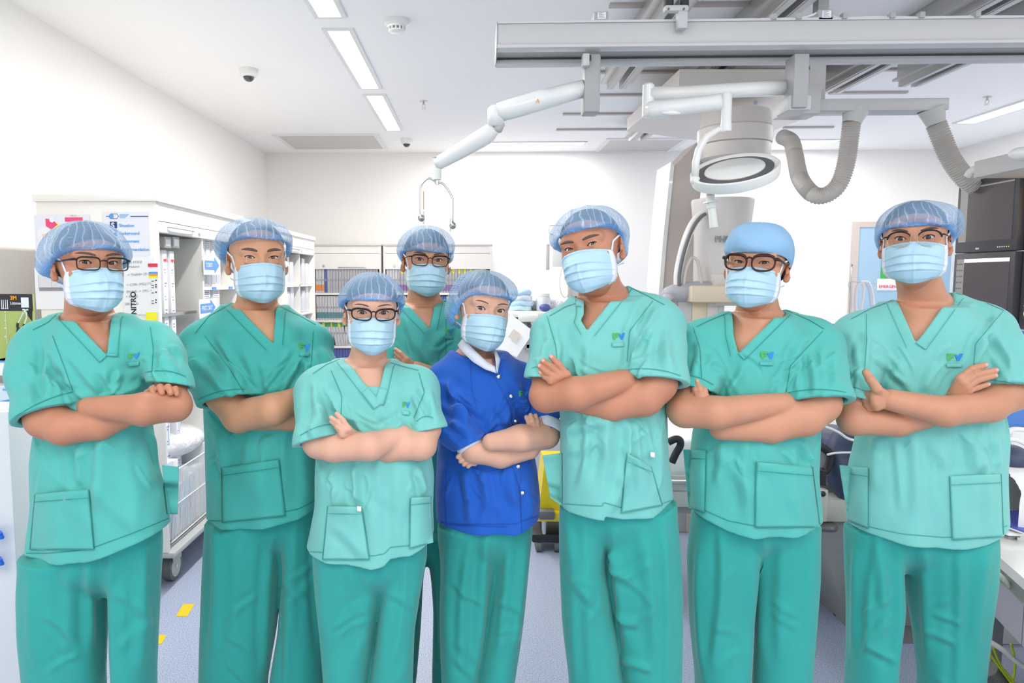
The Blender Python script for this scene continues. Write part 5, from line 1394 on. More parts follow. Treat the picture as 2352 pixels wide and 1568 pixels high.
# blue arrow cards
def arrow_card(yc, zc, s, lb):
    o = empty('arrow_card', (CX - .02, yc, zc), lb, 'sign card', 'blue arrow cards')
    MB().box((CX + .004, yc - .015, zc - .055), (CX + .008, yc + .24, zc + .05)).build('card', PAP, o)
    MB().prism([(CX + .009, yc + a, zc + b) for a, b in ((0, -.025), (.15, -.025), (.15, -.045), (.225, 0), (.15, .045), (.15, .025), (0, .025))], (.001, 0, 0)).build('arrow', INK['sky'], o)
    text('arrow_text', s, (CX + .0105, yc + .012, zc - .012), .034, FACE_R, PAP, o)
p = onx(470, 608, CX); arrow_card(p.y - .02, p.z, 'T.OUT', 'white card with blue arrow beside the upper bins')
p = onx(462, 708, CX); arrow_card(p.y - .03, p.z, 'FIRST.OUT', 'white card with blue arrow lower down, partly behind a shoulder')
# wire baskets with folded packs
WIRE = mat('white_coated_wire', (.80, .80, .78), .4)
def basket(y0, y1, z0, z1, lb, contents, tilt=0.0):
    o = empty('wire_basket', (CX - .2, (y0 + y1) / 2, z0), lb, 'wire basket', 'wire baskets in the nearest cabinet')
    x0, x1 = CX - .40, CX + .01; mb = MB()
    n = int((y1 - y0) / .016)
    for i in range(n + 1):
        y = y0 + (y1 - y0) * i / n; mb.tube([(x1 - .02, y, z0), (x1, y, z1 - .0)], .0022, 5)
    for z, x in ((z0, x1 - .02), (z1, x1), ((z0 + z1) / 2, x1 - .01)): mb.tube([(x, y0, z), (x, y1, z)], .0035, 6); mb.tube([(x0, y0, z), (x, y0, z)], .003, 6); mb.tube([(x0, y1, z), (x, y1, z)], .003, 6)
    for i in range(12): mb.tube([(x0 + (x1 - x0 - .02) * i / 11, y0, z0), (x0 + (x1 - x0) * i / 11, y0, z1)], .0022, 5); mb.tube([(x0 + (x1 - x0 - .02) * i / 11, y0, z0), (x0 + (x1 - x0 - .02) * i / 11, y1, z0)], .0022, 5)
    mb.build('wire_mesh', WIRE, o)
    MB().box((x1 - .001, (y0 + y1) / 2 - .02, z1 - .03), (x1 + .003, (y0 + y1) / 2 + .04, z1 - .008)).build('basket_label', PAP, o)
    rn_ = random.Random(int(z0 * 100)); W2 = [PAP, CLR, mat('pale_blue_wrap', (.60, .72, .88), .5), mat('clear_wrap', (.74, .76, .82), .25)]
    for k_ in range(contents):
        y = y0 + .012 + (y1 - y0 - .03) * k_ / contents; hh_ = (z1 - z0) * rn_.uniform(.7, 1.15); wi = rn_.randrange(4)
        q = MB().box((x0 + .04, y, z0 + .006), (x1 - .03, y + (y1 - y0) / contents * .8, z0 + hh_), .004, mtx=None).build('wrapped_pack', W2[wi], None)
        tag(q, '%s pack, number %d from the near end of the %s' % (('white', 'clear', 'pale blue', 'clear')[wi], k_ + 1, lb), 'package', 'wrapped packs in the %s' % lb)
zz = [onx(450, 955, CX).z, onx(445, 1035, CX).z, onx(440, 1095, CX).z, onx(425, 1265, CX).z]
basket(ym + .03, 4.58, zz[0] - .02, zz[0] + .10, 'topmost white wire basket', 8)
basket(ym + .03, 4.58, zz[1] - .02, zz[1] + .11, 'middle white wire basket', 8)
basket(ym + .03, 4.58, zz[2] - .04, zz[2] + .07, 'third white wire basket down', 7)
basket(3.46, 4.58, .23, .23 + .36, 'large bottom white wire basket', 16)
o = MB().ball((CX - .15, 3.85, .66), .16, 24, (.9, 1.7, .5)).build('plastic_bag', mat('clear_white_bag', (.80, .80, .83), .3, bump=(25, .8, .02)), None, smooth=True); tag(o, 'crumpled clear bag lying on the large bottom basket', 'plastic bag')

# posters on the side of the near cabinet (face y = 3.40)
PYF = 3.397
def sp_(px, py): return at(px, py, PYF)
def sheet_box(x0, y0, x1, y1, name, lb, m_=PAP, dy=0.0, grp='papers taped to the cabinet side', cat='poster'):
    a, b = sp_(x0, y1), sp_(x1, y0); o = empty(name, (a.x, PYF, a.z), lb, cat, grp)
    MB().box((a.x, PYF - .0015 - dy, a.z), (b.x, PYF - dy, b.z)).build('paper', m_, o); return o, a, b
def ptext(s, px, py, size, m_, o, dy=.0022, rot=None, bold=0.0): return text('printed_text', s, sp_(px, py) + Vector((0, -dy, 0)), size, (rot or Matrix.Identity(3)) @ FRONTAL, m_, o, depth=.0003, bold=bold)
def pbox(x0, y0, x1, y1, m_, o, nm='printed_block', dy=.002): a, b = sp_(x0, y1), sp_(x1, y0); MB().box((a.x, PYF - dy - .0008, a.z), (b.x, PYF - dy, b.z)).build(nm, m_, o)
LIL = mat('lilac_poster_paper', (.78, .79, .86), .7)
o, a, b = sheet_box(84, 493, 205, 612, 'poster', 'pale poster with pink gift shape and round badge on the cabinet side', LIL)
q = [sp_(*p) + Vector((0, -.003, 0)) for p in ((105, 502), (120, 503), (133, 516), (119, 527), (106, 519))]; MB().prism(q, (0, .001, 0)).build('pink_shape', INK['pink'], o)
MB().prism([sp_(*p) + Vector((0, -.0028, 0)) for p in ((121, 525), (136, 513), (140, 517), (126, 529))], (0, .001, 0)).build('yellow_edge', INK['yellow'], o)
c_ = sp_(120, 505); MB().cyl(c_ + Vector((0, -.004, 0)), c_ + Vector((0, -.003, 0)), .012, 24).build('white_disc', PAP, o)
c_ = sp_(104, 540); MB().cyl(c_ + Vector((0, -.003, 0)), c_ + Vector((0, -.002, 0)), .038, 32).build('white_badge', PAP, o); ptext('YTE', 97, 545, .022, INK['orange'], o, .0035)
pbox(150, 499, 190, 509, INK['pink'], o); ptext('2 0 2 1', 162, 497, .011, INK['grey'], o)
o, a, b = sheet_box(84, 615, 170, 710, 'form_sheet', 'printed table form below the pale poster', PAP)
mb = MB(); aa = sp_(88, 632); bb = sp_(165, 662)
for i in range(12):
    z = aa.z + (bb.z - aa.z) * i / 11; mb.box((aa.x, PYF - .0028, z - .0008), (bb.x, PYF - .0018, z))
for x in (aa.x, (aa.x * .6 + bb.x * .4), bb.x): mb.box((x, PYF - .0028, bb.z), (x + .001, PYF - .0018, aa.z))
mb.build('table_lines', mat('faint_grey_print', (.55, .55, .58), .7), o); pbox(91, 660, 165, 668, INK['grey'], o)
o, a, b = sheet_box(242, 486, 341, 612, 'sbar_poster', 'white poster listing Situation and Background in blue', LIL)
pbox(244, 496, 252, 497.5, INK['navy'], o); pbox(300, 496, 341, 498, INK['navy'], o)
MB().tube([sp_(*p) + Vector((0, -.002, 0)) for p in ((255, 491), (269, 491), (273, 496.5), (269, 502), (255, 502), (251, 496.5))], .0012, 5, closed=True).build('capsule_outline', INK['navy'], o); pbox(252, 492, 261, 501, INK['blue'], o)
mb = MB()
for i in range(3): p = sp_(275, 494 + i * 3.2); mb.box((p.x, PYF - .0028, p.z), (p.x + .045 - .008 * i, PYF - .0018, p.z + .0028))
mb.build('small_print', INK['blue'], o)
for s, w_, py in (('S', 'Situation', 517), ('B', 'Background', 535), ('A', 'Assessment', 553), ('R', 'Recommendation', 572)):
    pbox(253.5, py - 8, 269, py + 7, INK['navy'], o); ptext(s, 256.5, py + 5.5, .033, PAP, o, .0032, bold=.0012)
    ptext(w_, 274, py + 4, .0205, INK['blue'], o, bold=.0004)
o, a, b = sheet_box(286, 590, 352, 722, 'note_sheet', 'handwritten drug dose sheet hanging beside the white poster', PAP, .001)
for s, px, py in (('/ 15 PTSOI', 292, 606), ('> Midazol', 290, 616), ('> THANH (5UG)', 294, 634), ('> CON 1MG(1M)', 292, 657), ('PM INK -> 1MG =', 291, 673), ('> 5MCG', 290, 684), ('500 MCG', 288, 701)): ptext(s, px, py, .0165, INK['grey'], o, .0034, rot=Matrix.Rotation(.06, 3, 'Y').inverted())
ptext('NITRO', 314, 722, .036, INK['black'], o, .0036, rot=Matrix.Rotation(-math.pi / 2, 3, 'Y'), bold=.0008)
o, a, b = sheet_box(341, 604, 363, 742, 'label_card', 'narrow colour-banded label strip at the cabinet corner', PAP, .002)
pbox(341, 605, 363, 613, INK['red'], o, dy=.0045)
pbox(343, 624, 363, 629, INK['sky'], o, dy=.0045); pbox(343, 629, 363, 634, INK['orange'], o, dy=.0045); pbox(343, 634, 362, 638, INK['yellow'], o, dy=.0045)
mb = MB()
for py in (645, 655, 660, 672, 690, 696): p = sp_(358, py); mb.box((p.x, PYF - .006, p.z), (p.x + .006, PYF - .005, p.z + .006)); p = sp_(349, py + 1); mb.box((p.x, PYF - .006, p.z), (p.x + .012, PYF - .005, p.z + .003))
mb.build('dots', INK['black'], o)
o, a, b = sheet_box(337, 717, 362, 740, 'sticky_note', 'bright yellow sticky note low on the cabinet side', INK['yellow'], .006, cat='sticky note'); 

# second and third cabinets along the wall
t2 = cabinet(4.70, 5.85, CX - .03, 1.95, 'middle cream cabinet behind the bald-browed person'); t3 = cabinet(5.90, 6.95, CX - .05, 1.95, 'farthest cream cabinet of the left row, beside the binder shelves')
for tt, y0, y1, x in ((t2, 4.7, 5.85, CX - .03), (t3, 5.9, 6.95, CX - .05)):
    for z in (.60, .95, 1.22, 1.48): MB().box((x - .55, y0 + .03, z), (x - .02, y1 - .03, z + .018)).build('shelf', CAB, tt)
    MB().box((x - .55, (y0 + y1) / 2, .2), (x - .02, (y0 + y1) / 2 + .02, 1.77)).build('divider', CAB, tt)
    for yy in (y0 + .1, y1 - .1):
        c = Vector((x - .05, yy, .075)); MB().cyl(c + Vector((-.02, 0, 0)), c + Vector((.02, 0, 0)), .075, 24).box(c + Vector((-.03, -.04, .07)), c + Vector((.03, .04, .10))).build('castor_wheel', DGREY, tt)
    k_ = 0
    for z in (.97, 1.24, 1.50):
        for yy in np.arange(y0 + .05, y1 - .12, .14):
            if abs(yy - (y0 + y1) / 2) < .1: continue
            q = MB().box((x - .26, yy, z), (x - .05, yy + .11, z + (.20 + .04 * (k_ % 2))), .006).build('clear_bin', CLR, None); k_ += 1
            tag(q, 'clear plastic bins standing in the %s cabinet of the left row' % ('middle' if tt is t2 else 'farthest'), 'plastic bin', 'clear bins in the %s cabinet' % ('middle' if tt is t2 else 'farthest'))

# ------------------------------------------------------------------ binder shelves at the back wall
SY = 7.78
def bshelf(px0, px1, label, shelves, rows):
    a, b = at(px0, 560, SY), at(px1, 560, SY); h = a.z; x0, x1 = a.x, b.x
    t = empty('binder_shelf', ((x0 + x1) / 2, SY + .2, 0), label, 'shelf unit', 'cream binder shelves at the back')
    MB().box((x0, SY, 0), (x0 + .02, BACK_Y - .01, h)).build('side_panel', CAB, t); MB().box((x1 - .02, SY, 0), (x1, BACK_Y - .01, h)).build('side_panel', CAB, t)
    MB().box((x0, BACK_Y - .03, 0), (x1, BACK_Y - .01, h)).build('back_panel', CAB, t); MB().box((x0 - .006, SY - .008, h - .02), (x1 + .006, BACK_Y - .01, h), .002).build('top_board', CAB2, t)
    zs = at(px0, 618, SY).z; zm = at(px0, 582, SY).z
    MB().box((x0 + .02, SY + .01, zm + .004), (x1 - .02, SY + .03, h - .02)).build('upper_fascia', CAB, t)
    s = MB().box((x0 + .02, SY + .004, zs), (x1 - .02, SY + .022, zm)).build('roller_shutter', CAB, t)
    MB().tube([(x0 + .3, SY + .002, zs + .02), (x0 + .3, SY - .01, zs + .02), (x0 + .56, SY - .01, zs + .02), (x0 + .56, SY + .002, zs + .02)], .004, 6).cyl((x0 + .12, SY - .004, zs + .035), (x0 + .12, SY + .006, zs + .035), .012).build('shutter_handle', M['steel'], s)
    for py in shelves: z = at(px0, py, SY).z; MB().box((x0 + .02, SY, z - .025), (x1 - .02, BACK_Y - .03, z), .002).build('shelf', CAB, t)
    MB().box((x0 + .02, SY, .05), (x1 - .02, BACK_Y - .03, .08)).build('shelf', CAB, t)
    return t, x0, x1
SPINE = {k: mat('binder_' + k, c, .6) for k, c in dict(white=(.55, .54, .55), grey=(.42, .42, .44), orange=(.8, .25, .05), blue=(.09, .11, .33), green=(.05, .35, .10), yellow=(.75, .65, .05), teal=(.10, .25, .28), purple=(.25, .15, .35), brown=(.50, .38, .22)).items()}
def binder_proto(main, band, band_z, h):
    bm = MB().box((0, 0, 0), (.030, .24, h), .002)
    return bm
PROTO = {}
def binder(kind, x, z, label, grp, lean=0.0):
    if kind not in PROTO:
        main, top, band = kind; h = .262
        r = empty('binder', (x, SY + .02, z), label, 'binder', grp)
        MB().box((0, 0, 0), (.0285, .22, h), .002).build('spine', SPINE[main], None).parent = r
        if top: MB().box((.001, -.001, h - .055), (.0275, .002, h - .004)).build('spine_cap', SPINE[top], None).parent = r
        MB().box((.006, -.0012, h * .48), (.0225, .001, h * .56)).build('spine_print', INK['grey'], None).parent = r
        if band: MB().box((.001, -.001, .02), (.0275, .002, .085)).build('spine_band', SPINE[band], None).parent = r
        PROTO[kind] = r; r.rotation_euler = (0, lean, 0); return r
    s = PROTO[kind]; r = s.copy(); COL.objects.link(r); r.location = (x, SY + .02, z); r.rotation_euler = (0, lean, 0); r['label'] = label; r['group'] = grp
    for ch in list(s.children):
        c = ch.copy(); COL.objects.link(c); c.parent = r
    return r
tA, x0, x1 = bshelf(717, 875, 'cream binder shelf between the left cabinets and the second-row person', (672, 735, 794, 855), None)
zz = [at(720, py, SY).z for py in (672, 735, 794, 855)]
n = int((x1 - x0 - .06) / .031)
for r_, z in enumerate(zz):
    for i in range(n):
        x = x0 + .03 + i * .031; lean = 0
        if r_ == 0: k_ = ('white', None, 'orange') if i < 3 else (('blue', None, None) if i == 3 else ('grey', None, None)); lb = 'white binder with orange foot at the left of the top row' if i < 3 else ('dark blue binder on the top row' if i == 3 else 'grey binder on the top row of the left binder shelf'); g_ = 'top row, ' + ('orange-footed binders' if i < 3 else ('blue binder' if i == 3 else 'grey binders'))
        elif r_ == 1: k_ = ('white', None, 'teal') if i < 14 else ('white', ('green', 'yellow', 'green')[i % 3], None); lb = 'white binder with teal foot on the second row of the left binder shelf' if i < 14 else 'white binder with %s cap on the second row of the left binder shelf' % ('green', 'yellow', 'green')[i % 3]; g_ = lb.replace('white binder', 'white binders')
        elif r_ == 2:
            k_ = ('white', ('green', 'green', 'yellow')[i % 3] if i < 11 else None, None if i < 11 else 'brown'); lb = ('white binder with %s cap on the third row of the left binder shelf' % ('green', 'green', 'yellow')[i % 3]) if i < 11 else 'white binder with brown foot on the third row of the left binder shelf'; g_ = lb.replace('white binder', 'white binders'); lean = -.16 if 5 < i < 10 else 0
        else: k_ = ('blue', None, None); lb = 'blue binder on the lowest visible row of the left binder shelf'; g_ = lb.replace('blue binder', 'blue binders')
        binder(k_, x + (.02 if lean else 0), z + .001, lb, g_, lean)
tB, x0, x1 = bshelf(880, 1130, 'cream binder shelf behind the second-row person', (672, 735, 794, 855), None)
n = int((x1 - x0 - .06) / .031)
for r_, z in enumerate(zz[:2]):
    for i in range(n):
        x = x0 + .03 + i * .031
        k_ = (('white', None, None) if i < 4 else ('grey', 'yellow' if i % 2 else None, 'purple')) if r_ == 0 else (('blue', None, None) if i % 3 else ('white', None, 'brown'))
        lb = ('plain white binder on the top row of the right binder shelf' if i < 4 else 'grey binder with purple foot%s, top row, right shelf' % (' and yellow cap' if i % 2 else '')) if r_ == 0 else ('blue binder on the second row of the right binder shelf' if i % 3 else 'white binder with brown foot on the second row of the right binder shelf')
        binder(k_, x, z + .001, lb, lb.replace(' binder ', ' binders ', 1))

# ------------------------------------------------------------------ far left: display box, counter, boxes, gloves
o = empty('display_box', at(36, 820, 2.95), 'black and green stethoscope display box on the left counter', 'display box')
DYB = 2.72
a, b = at(-20, 826, DYB), at(74, 675, DYB); GRN = mat('lime_green_card', (.40, .50, .14), .5); DRK = mat('black_card', (.02, .02, .03), .4)
MB().box((a.x, DYB, a.z), (b.x, DYB + .012, b.z), .003).build('box_body', GRN, o)
zsp = at(30, 714, DYB).z; MB().box((a.x, DYB - .001, zsp), (b.x, DYB, b.z)).build('black_header', DRK, o)
MB().prism([at(px, py, DYB - .0012) for px, py in ((55, 714), (74, 714), (74, 738))], (0, .001, 0)).build('black_corner', DRK, o)
text('brand_text', '3M', at(23.5, 688, DYB - .0025), .020, FRONTAL, INK['orange'], o, bold=.0008); text('brand_text', 'Littmann', at(23.5, 699, DYB - .0025), .0150, FRONTAL, PAP, o, bold=.0002)
p, q = at(50, 706, DYB), at(66, 683, DYB); MB().box((p.x, DYB - .003, p.z), (q.x, DYB - .001, q.z)).build('white_label', PAP, o)
mb = MB()
for px in (4, 8, 13, 17.5): p = at(px, 708, DYB - .002); mb.cyl(p, p + Vector((0, .001, 0)), .003, 10).box((p.x - .0012, DYB - .002, p.z), (p.x + .0012, DYB - .001, p.z + .033))
for py in (716, 736, 753, 773): p = at(12, py, DYB - .002); mb.cyl(p, p + Vector((0, .001, 0)), .0025, 10)
p, q = at(11.5, 790, DYB), at(12.5, 716, DYB); mb.box((q.x, DYB - .002, p.z), (q.x + .0014, DYB - .001, q.z)); mb.build('white_graphics', PAP, o)
o = empty('stethoscope', at(45, 770, DYB - .02), 'stethoscope with pale ear tubes hanging over the green display box', 'stethoscope')
PT = mat('pale_green_tube', (.62, .75, .62), .35)
MB().tube([at(px, py, DYB - .02) for px, py in ((64, 711), (58, 713), (52, 722), (44, 738), (41, 742))], .0030, 8).build('ear_tube', PT, o, smooth=True)
MB().tube([at(px, py, DYB - .02) for px, py in ((52, 711), (57, 712), (61, 722), (60, 733), (56, 744))], .0030, 8).build('ear_tube', PT, o, smooth=True)
MB().tube([at(px, py, DYB - .02) for px, py in ((41, 741), (40, 750), (44, 757), (50, 757), (56, 744))], .0045, 8).tube([at(px, py, DYB - .02) for px, py in ((42, 752), (39, 765), (30, 790), (26, 806), (22, 830))], .0048, 8).tube([at(px, py, DYB - .02) for px, py in ((48, 757), (40, 775), (33, 792), (28, 806))], .0048, 8).build('rubber_tube', BLK, o, smooth=True)
tp_ = at(20, 935, 2.72).z
o = tag(MB().box((LEFT_X + .003, 2.42, tp_ - .03), (at(86, 930, 2.75).x, 3.36, tp_), .003).build('worktop', CAB), 'cream counter top along the left wall', 'counter')
tz = at(20, 824, 2.70).z
o = tag(MB().box((LEFT_X + .003, 2.66, tz - .022), (at(58, 830, 2.66).x, 2.98, tz - .002), .002).build('wall_shelf', CAB), 'cream shelf carrying the green display box', 'shelf')
o = empty('counter_cabinet', (at(30, 950, 2.8).x, 3.0, 0), 'cream cabinet under the left counter', 'cabinet')
MB().box((LEFT_X + .01, 2.60, .0), (at(84, 940, 2.75).x, 3.34, tp_ - .031), .002).build('cabinet_body', CAB, o); MB().box((at(84, 940, 2.75).x, 2.64, .1), (at(84, 940, 2.75).x + .014, 3.3, tp_ - .06), .002).build('cabinet_door', CAB, o)
BXB = mat('pale_blue_carton', (.62, .76, .88), .5); BXD = mat('sky_blue_print', (.08, .32, .78), .5)
for (x0, y0, x1, y1, lb, m2) in ((-20, 887, 30, 932, 'pale blue carton of supplies on the left counter', True), (-25, 828, 9, 862, 'white carton with blue lid edge beneath the display box', False)):
    YY = 2.60; a, b = at(x0, y1, YY), at(x1, y0, YY); o = empty('carton', a, lb, 'carton', 'cartons at the left counter')
    MB().box((a.x, YY, a.z), (b.x, YY + .1, b.z), .002).build('carton_body', BXB if m2 else PAP, o)
    if m2: MB().prism([at(px, py, YY - .001) for px, py in ((-20, 925), (30, 915), (30, 932), (-20, 932))], (0, .001, 0)).build('blue_band', BXD, o); text('carton_print', 'MASK', at(6, 897, YY - .003), .012, FRONTAL, BXD, o)
    else: p, q = at(-25, 832, YY), at(9, 828, YY); MB().box((p.x, YY - .001, p.z), (q.x + .002, YY + .1, q.z)).build('blue_edge', BXD, o)
o = empty('side_cart', at(5, 960, 2.2), 'white side cart panel at the lower left edge', 'cart')
a = at(3, 945, 2.2); b_ = at(18, 945, 2.2); MB().box((b_.x - .45, 2.2, .05), (b_.x + .0, 2.38, a.z), .006).build('cart_body', mat('cool_white_panel', (.74, .77, .80), .35), o)
MB().box((b_.x - .45, 2.22, a.z), (b_.x - .02, 2.36, a.z + .004)).build('cart_top', WHT, o)
for cy, lb in ((1228, 'upper blue nitrile glove poking out at the left edge'), (1288, 'lower blue nitrile glove poking out at the left edge')):
    BGm = mat('blue_nitrile', (.02, .13, .72), .4, bump=(60, .5, .004)); c_ = at(-2, cy, 2.16)
    v = Vox(c_ - Vector((.06, .05, .05)), c_ + Vector((.05, .05, .05)), .0025); v.ell(c_ - Vector((.02, 0, 0)), (.03, .016, .018)); v.cone(c_ - Vector((.01, 0, -.004)), c_ + Vector((.012, -.01, .008)), .011, .006, .01); v.cone(c_ - Vector((.01, 0, .004)), c_ + Vector((.014, -.006, -.006)), .010, .006, .01)
    V, Q = v.mesh(); o = link_mesh('glove', mesh_np('glove', V, Q), BGm); tag(o, lb, 'glove', 'blue gloves at the left edge')

# ------------------------------------------------------------------ supply trolley behind the blue jacket
TY = 4.9
o = empty('supply_trolley', at(1200, 800, TY), 'white medical trolley with packs on top, between the blue jacket and the centre person', 'trolley')
a, b = at(1140, 722, TY), at(1275, 706, TY); MB().box((a.x, TY, a.z - .02), (b.x + .25, TY + .45, a.z + .02), .006).build('trolley_top', WHT, o)
MB().box((a.x + .05, TY + .04, .15), (b.x + .2, TY + .42, a.z - .03), .01).build('trolley_body', mat('pale_lilac_body', (.66, .66, .72), .4), o)
MB().box((at(1190, 735, TY).x, TY - .06, at(1190, 738, TY).z), (at(1235, 735, TY).x, TY + .02, at(1190, 722, TY).z), .004).build('front_tray', WHT, o)
MB().tube([at(px, py, TY - .03) for px, py in ((1222, 728), (1226, 745), (1238, 762), (1252, 770))], .017, 12).build('side_handle', WHT, o, smooth=True)
for (x0, y0, x1, y1) in ((1200, 742, 1226, 800), (1208, 790, 1228, 808)): p, q = at(x0, y1, TY + .035), at(x1, y0, TY + .035); MB().box((p.x, TY + .025, p.z), (q.x, TY + .05, q.z), .004).build('control_panel', LGREY, o)
p, q = at(1210, 752, TY + .02), at(1219, 742, TY + .02); MB().box((p.x, TY + .018, p.z), (q.x, TY + .026, q.z)).build('dark_knob', DGREY, o)
p, q = at(1215, 880, TY), at(1250, 832, TY); mb = MB()
for i in range(8): mb.box((p.x + i * .012, TY + .035, p.z), (p.x + i * .012 + .004, TY + .045, q.z))
mb.build('vent_slats', GREY, o)
for xx in (a.x + .1, b.x + .15): MB().cyl((xx - .02, TY + .1, .075), (xx + .02, TY + .1, .075), .075).build('castor_wheel', DGREY, o)
SB = [mat('blue_drape', (.50, .68, .88), .7, bump=(20, .7, .02)), mat('pale_drape', (.72, .80, .90), .7, bump=(20, .7, .02)), mat('aqua_drape', (.55, .76, .80), .7, bump=(20, .7, .02))]
ztop_ = a.z + .02
for i, (x0, y0, x1, y1, m_, lb) in enumerate(((1172, 672, 1222, 660, 0, 'folded blue drape, topmost of the stack on the trolley'), (1176, 684, 1224, 673, 1, 'pale folded drape in the middle of the trolley stack'), (1170, 696, 1228, 685, 0, 'folded blue drape below the pale one on the trolley'), (1168, 708, 1222, 697, 2, 'aqua folded drape at the bottom of the trolley stack'))):
    p, q = at(x0, y0, TY + .05), at(x1, y1, TY + .05); zb_ = ztop_ + (3 - i) * .036
    v = Vox((p.x - .05, TY + .0, zb_ - .01), (q.x + .05, TY + .36, zb_ + .06), .006); v.cone((p.x + .02, TY + .10, zb_ + .018), (q.x - .02, TY + .10, zb_ + .018), .018, .018); v.cone((p.x + .02, TY + .24, zb_ + .018), (q.x - .02, TY + .24, zb_ + .018), .018, .018, .02); v.ell(((p.x + q.x) / 2, TY + .17, zb_ + .018), ((q.x - p.x) / 2, .1, .018), .03)
    V, Q = v.mesh(); V[:, 2] += .004 * np.sin(V[:, 0] * 60 + i) ; q_ = link_mesh('folded_drape', mesh_np('drape', V, Q), SB[m_]); tag(q_, lb, 'drape', 'folded drapes on the trolley')
for (px, py, w_, h_, m_, lb, nm) in ((1248, 672, .05, .12, CLR, 'clear plastic jar with white lid on the trolley', 'plastic_jar'),):
    c_ = at(px, 700, TY + .12); o = empty(nm, (c_.x, TY + .12, ztop_), lb, 'jar')
    MB().lathe((c_.x, TY + .12, ztop_), [(.045, 0), (.05, .01), (.05, .09), (.04, .10)], 28).build('jar_body', CLR, o, smooth=True); MB().lathe((c_.x, TY + .12, ztop_ + .1), [(.043, 0), (.043, .02), (.03, .026)], 28).build('jar_lid', WHT, o)
c_ = at(1252, 702, TY + .02); o = MB().ball((c_.x, TY + .03, ztop_ + .026), .026, 20, (1.5, 1, 1)).build('blue_bulb', mat('indigo_rubber', (.09, .11, .38), .4), None, smooth=True); tag(o, 'dark blue rubber bulb at the front of the trolley top', 'bulb')
for px, s_ in ((1232, .05), (1268, .055), (1285, .05)):
    c_ = at(px, 700, TY + .06); v = MB().ball((c_.x, TY + .2, ztop_ + s_ * .7), s_, 18, (1.3, 1, .7)).build('plastic_wrap', mat('crumpled_clear_wrap', (.74, .78, .86), .25, bump=(60, 1, .02)), None, smooth=True); tag(v, 'crumpled clear wrapping lying on the trolley behind the blue bulb', 'wrapping', 'crumpled wrapping on the trolley')
pp = [at(px, py, TY - .12 + d_) for px, py, d_ in ((1173, 721, .05), (1226, 761, 0), (1187, 820, 0), (1120, 790, .05))]
o = empty('leaflet', pp[0], 'tilted white printed sheet hanging off the trolley beside the blue jacket', 'paper sheet'); MB().prism(pp, (0, .003, 0)).build('sheet', PAP, o)
q = [at(px, py, TY - .125) for px, py in ((1180, 755), (1197, 768), (1184, 786), (1167, 773))]; MB().prism(q, (0, .002, 0)).build('tinted_picture', mat('faint_peach', (.80, .72, .68), .7), o)
# infusion pole
IY = 5.75
c_ = at(1311, 640, IY); o = empty('infusion_pole', (c_.x, IY, 0), 'steel infusion pole with hanging bags left of the smiling person', 'infusion pole')
MB().cyl((c_.x, IY, .0), (c_.x, IY, c_.z), .022).build('pole', ALU, o); MB().cyl((c_.x, IY, c_.z), (c_.x, IY, c_.z + .55), .008).build('upper_pole', M['steel'], o)
MB().box((c_.x - .05, IY - .03, c_.z - .01), (c_.x + .03, IY + .03, c_.z + .02), .004).build('pole_clamp', WHT, o)
for i in range(5): a_ = i * 2 * math.pi / 5; MB().box((c_.x, IY - .02, .05), (c_.x + .28, IY + .02, .08), .006, mtx=Matrix.Translation((c_.x, IY, 0)) @ Matrix.Rotation(a_, 4, 'Z') @ Matrix.Translation((-c_.x, -IY, 0))).build('base_leg', GREY, o)
MB().tube([at(px, py, IY) for px, py in ((1272, 540), (1262, 535), (1262, 521), (1268, 518), (1290, 518), (1311, 522))], .004, 6).build('hook', M['steel'], o, smooth=True)
c2 = at(1322, 668, IY - .03); MB().cyl(c2, c2 + Vector((0, .012, 0)), .045, 30).build('round_gauge', LGREY, o)
for (x0, y0, x1, y1, lb, m_) in ((1253, 560, 1262, 620, 'narrow steel-grey infusion tube hanging from the pole hook', LGREY), (1268, 555, 1296, 612, 'clear infusion bag hanging behind the centre cap', mat('clear_bag', (.82, .82, .82), .25))):
    p, q = at(x0, y1, IY), at(x1, y0, IY); v = MB().box((p.x, IY - .03, p.z), (q.x, IY - .01, q.z), .008).build('infusion_bag', m_, None); tag(v, lb, 'infusion bag', 'infusion bags')
v = MB().tube([at(px, py, IY - .04) for px, py in ((1292, 612), (1286, 640), (1288, 670), (1296, 682), (1304, 678), (1308, 655))], .003, 6).build('infusion_line', mat('yellowish_tube', (.72, .68, .5), .4), None, smooth=True); tag(v, 'thin yellowish infusion line hanging in a loop', 'infusion line')
# yellow bin on a black base
YY = 4.0
o = empty('yellow_bin', at(1262, 1200, YY), 'yellow bin on a low black wheeled base behind the pocket of the centre person', 'bin')
zb_ = at(1262, 1172, YY).z; q0, q1 = at(1238, 1172, YY), at(1330, 1172, YY); zt_y = at(1250, 1060, YY).z
MB().prism([(q0.x, YY, zb_), (q1.x, YY, zb_), (q1.x - .02, YY, zt_y), (q0.x + .03, YY, zt_y)], (0, .26, 0)).build('bin_body', YEL, o)
zp_ = at(1250, 1187, YY).z; MB().box((q0.x - .02, YY - .03, zp_ - .02), (q1.x, YY + .28, zb_), .012).build('bin_rim', YEL, o)
MB().box((at(1236, 1180, YY).x, YY - .06, at(1236, 1186, YY).z), (at(1272, 1180, YY).x, YY + .02, at(1236, 1166, YY).z), .01).build('pedal', DGREY, o)
MB().box((q0.x - .04, YY - .02, .055), (q1.x, YY + .26, .105), .01).build('base_frame', BLK, o)
for xx in (q0.x, q0.x + .1, q1.x - .05): MB().cyl((xx - .012, YY, .03), (xx + .012, YY, .03), .03, 16).build('castor_wheel', DGREY, o)
MB().cyl((q0.x + .03, YY, .1), (q0.x + .03, YY, zb_), .014).build('post', M['steel'], o)

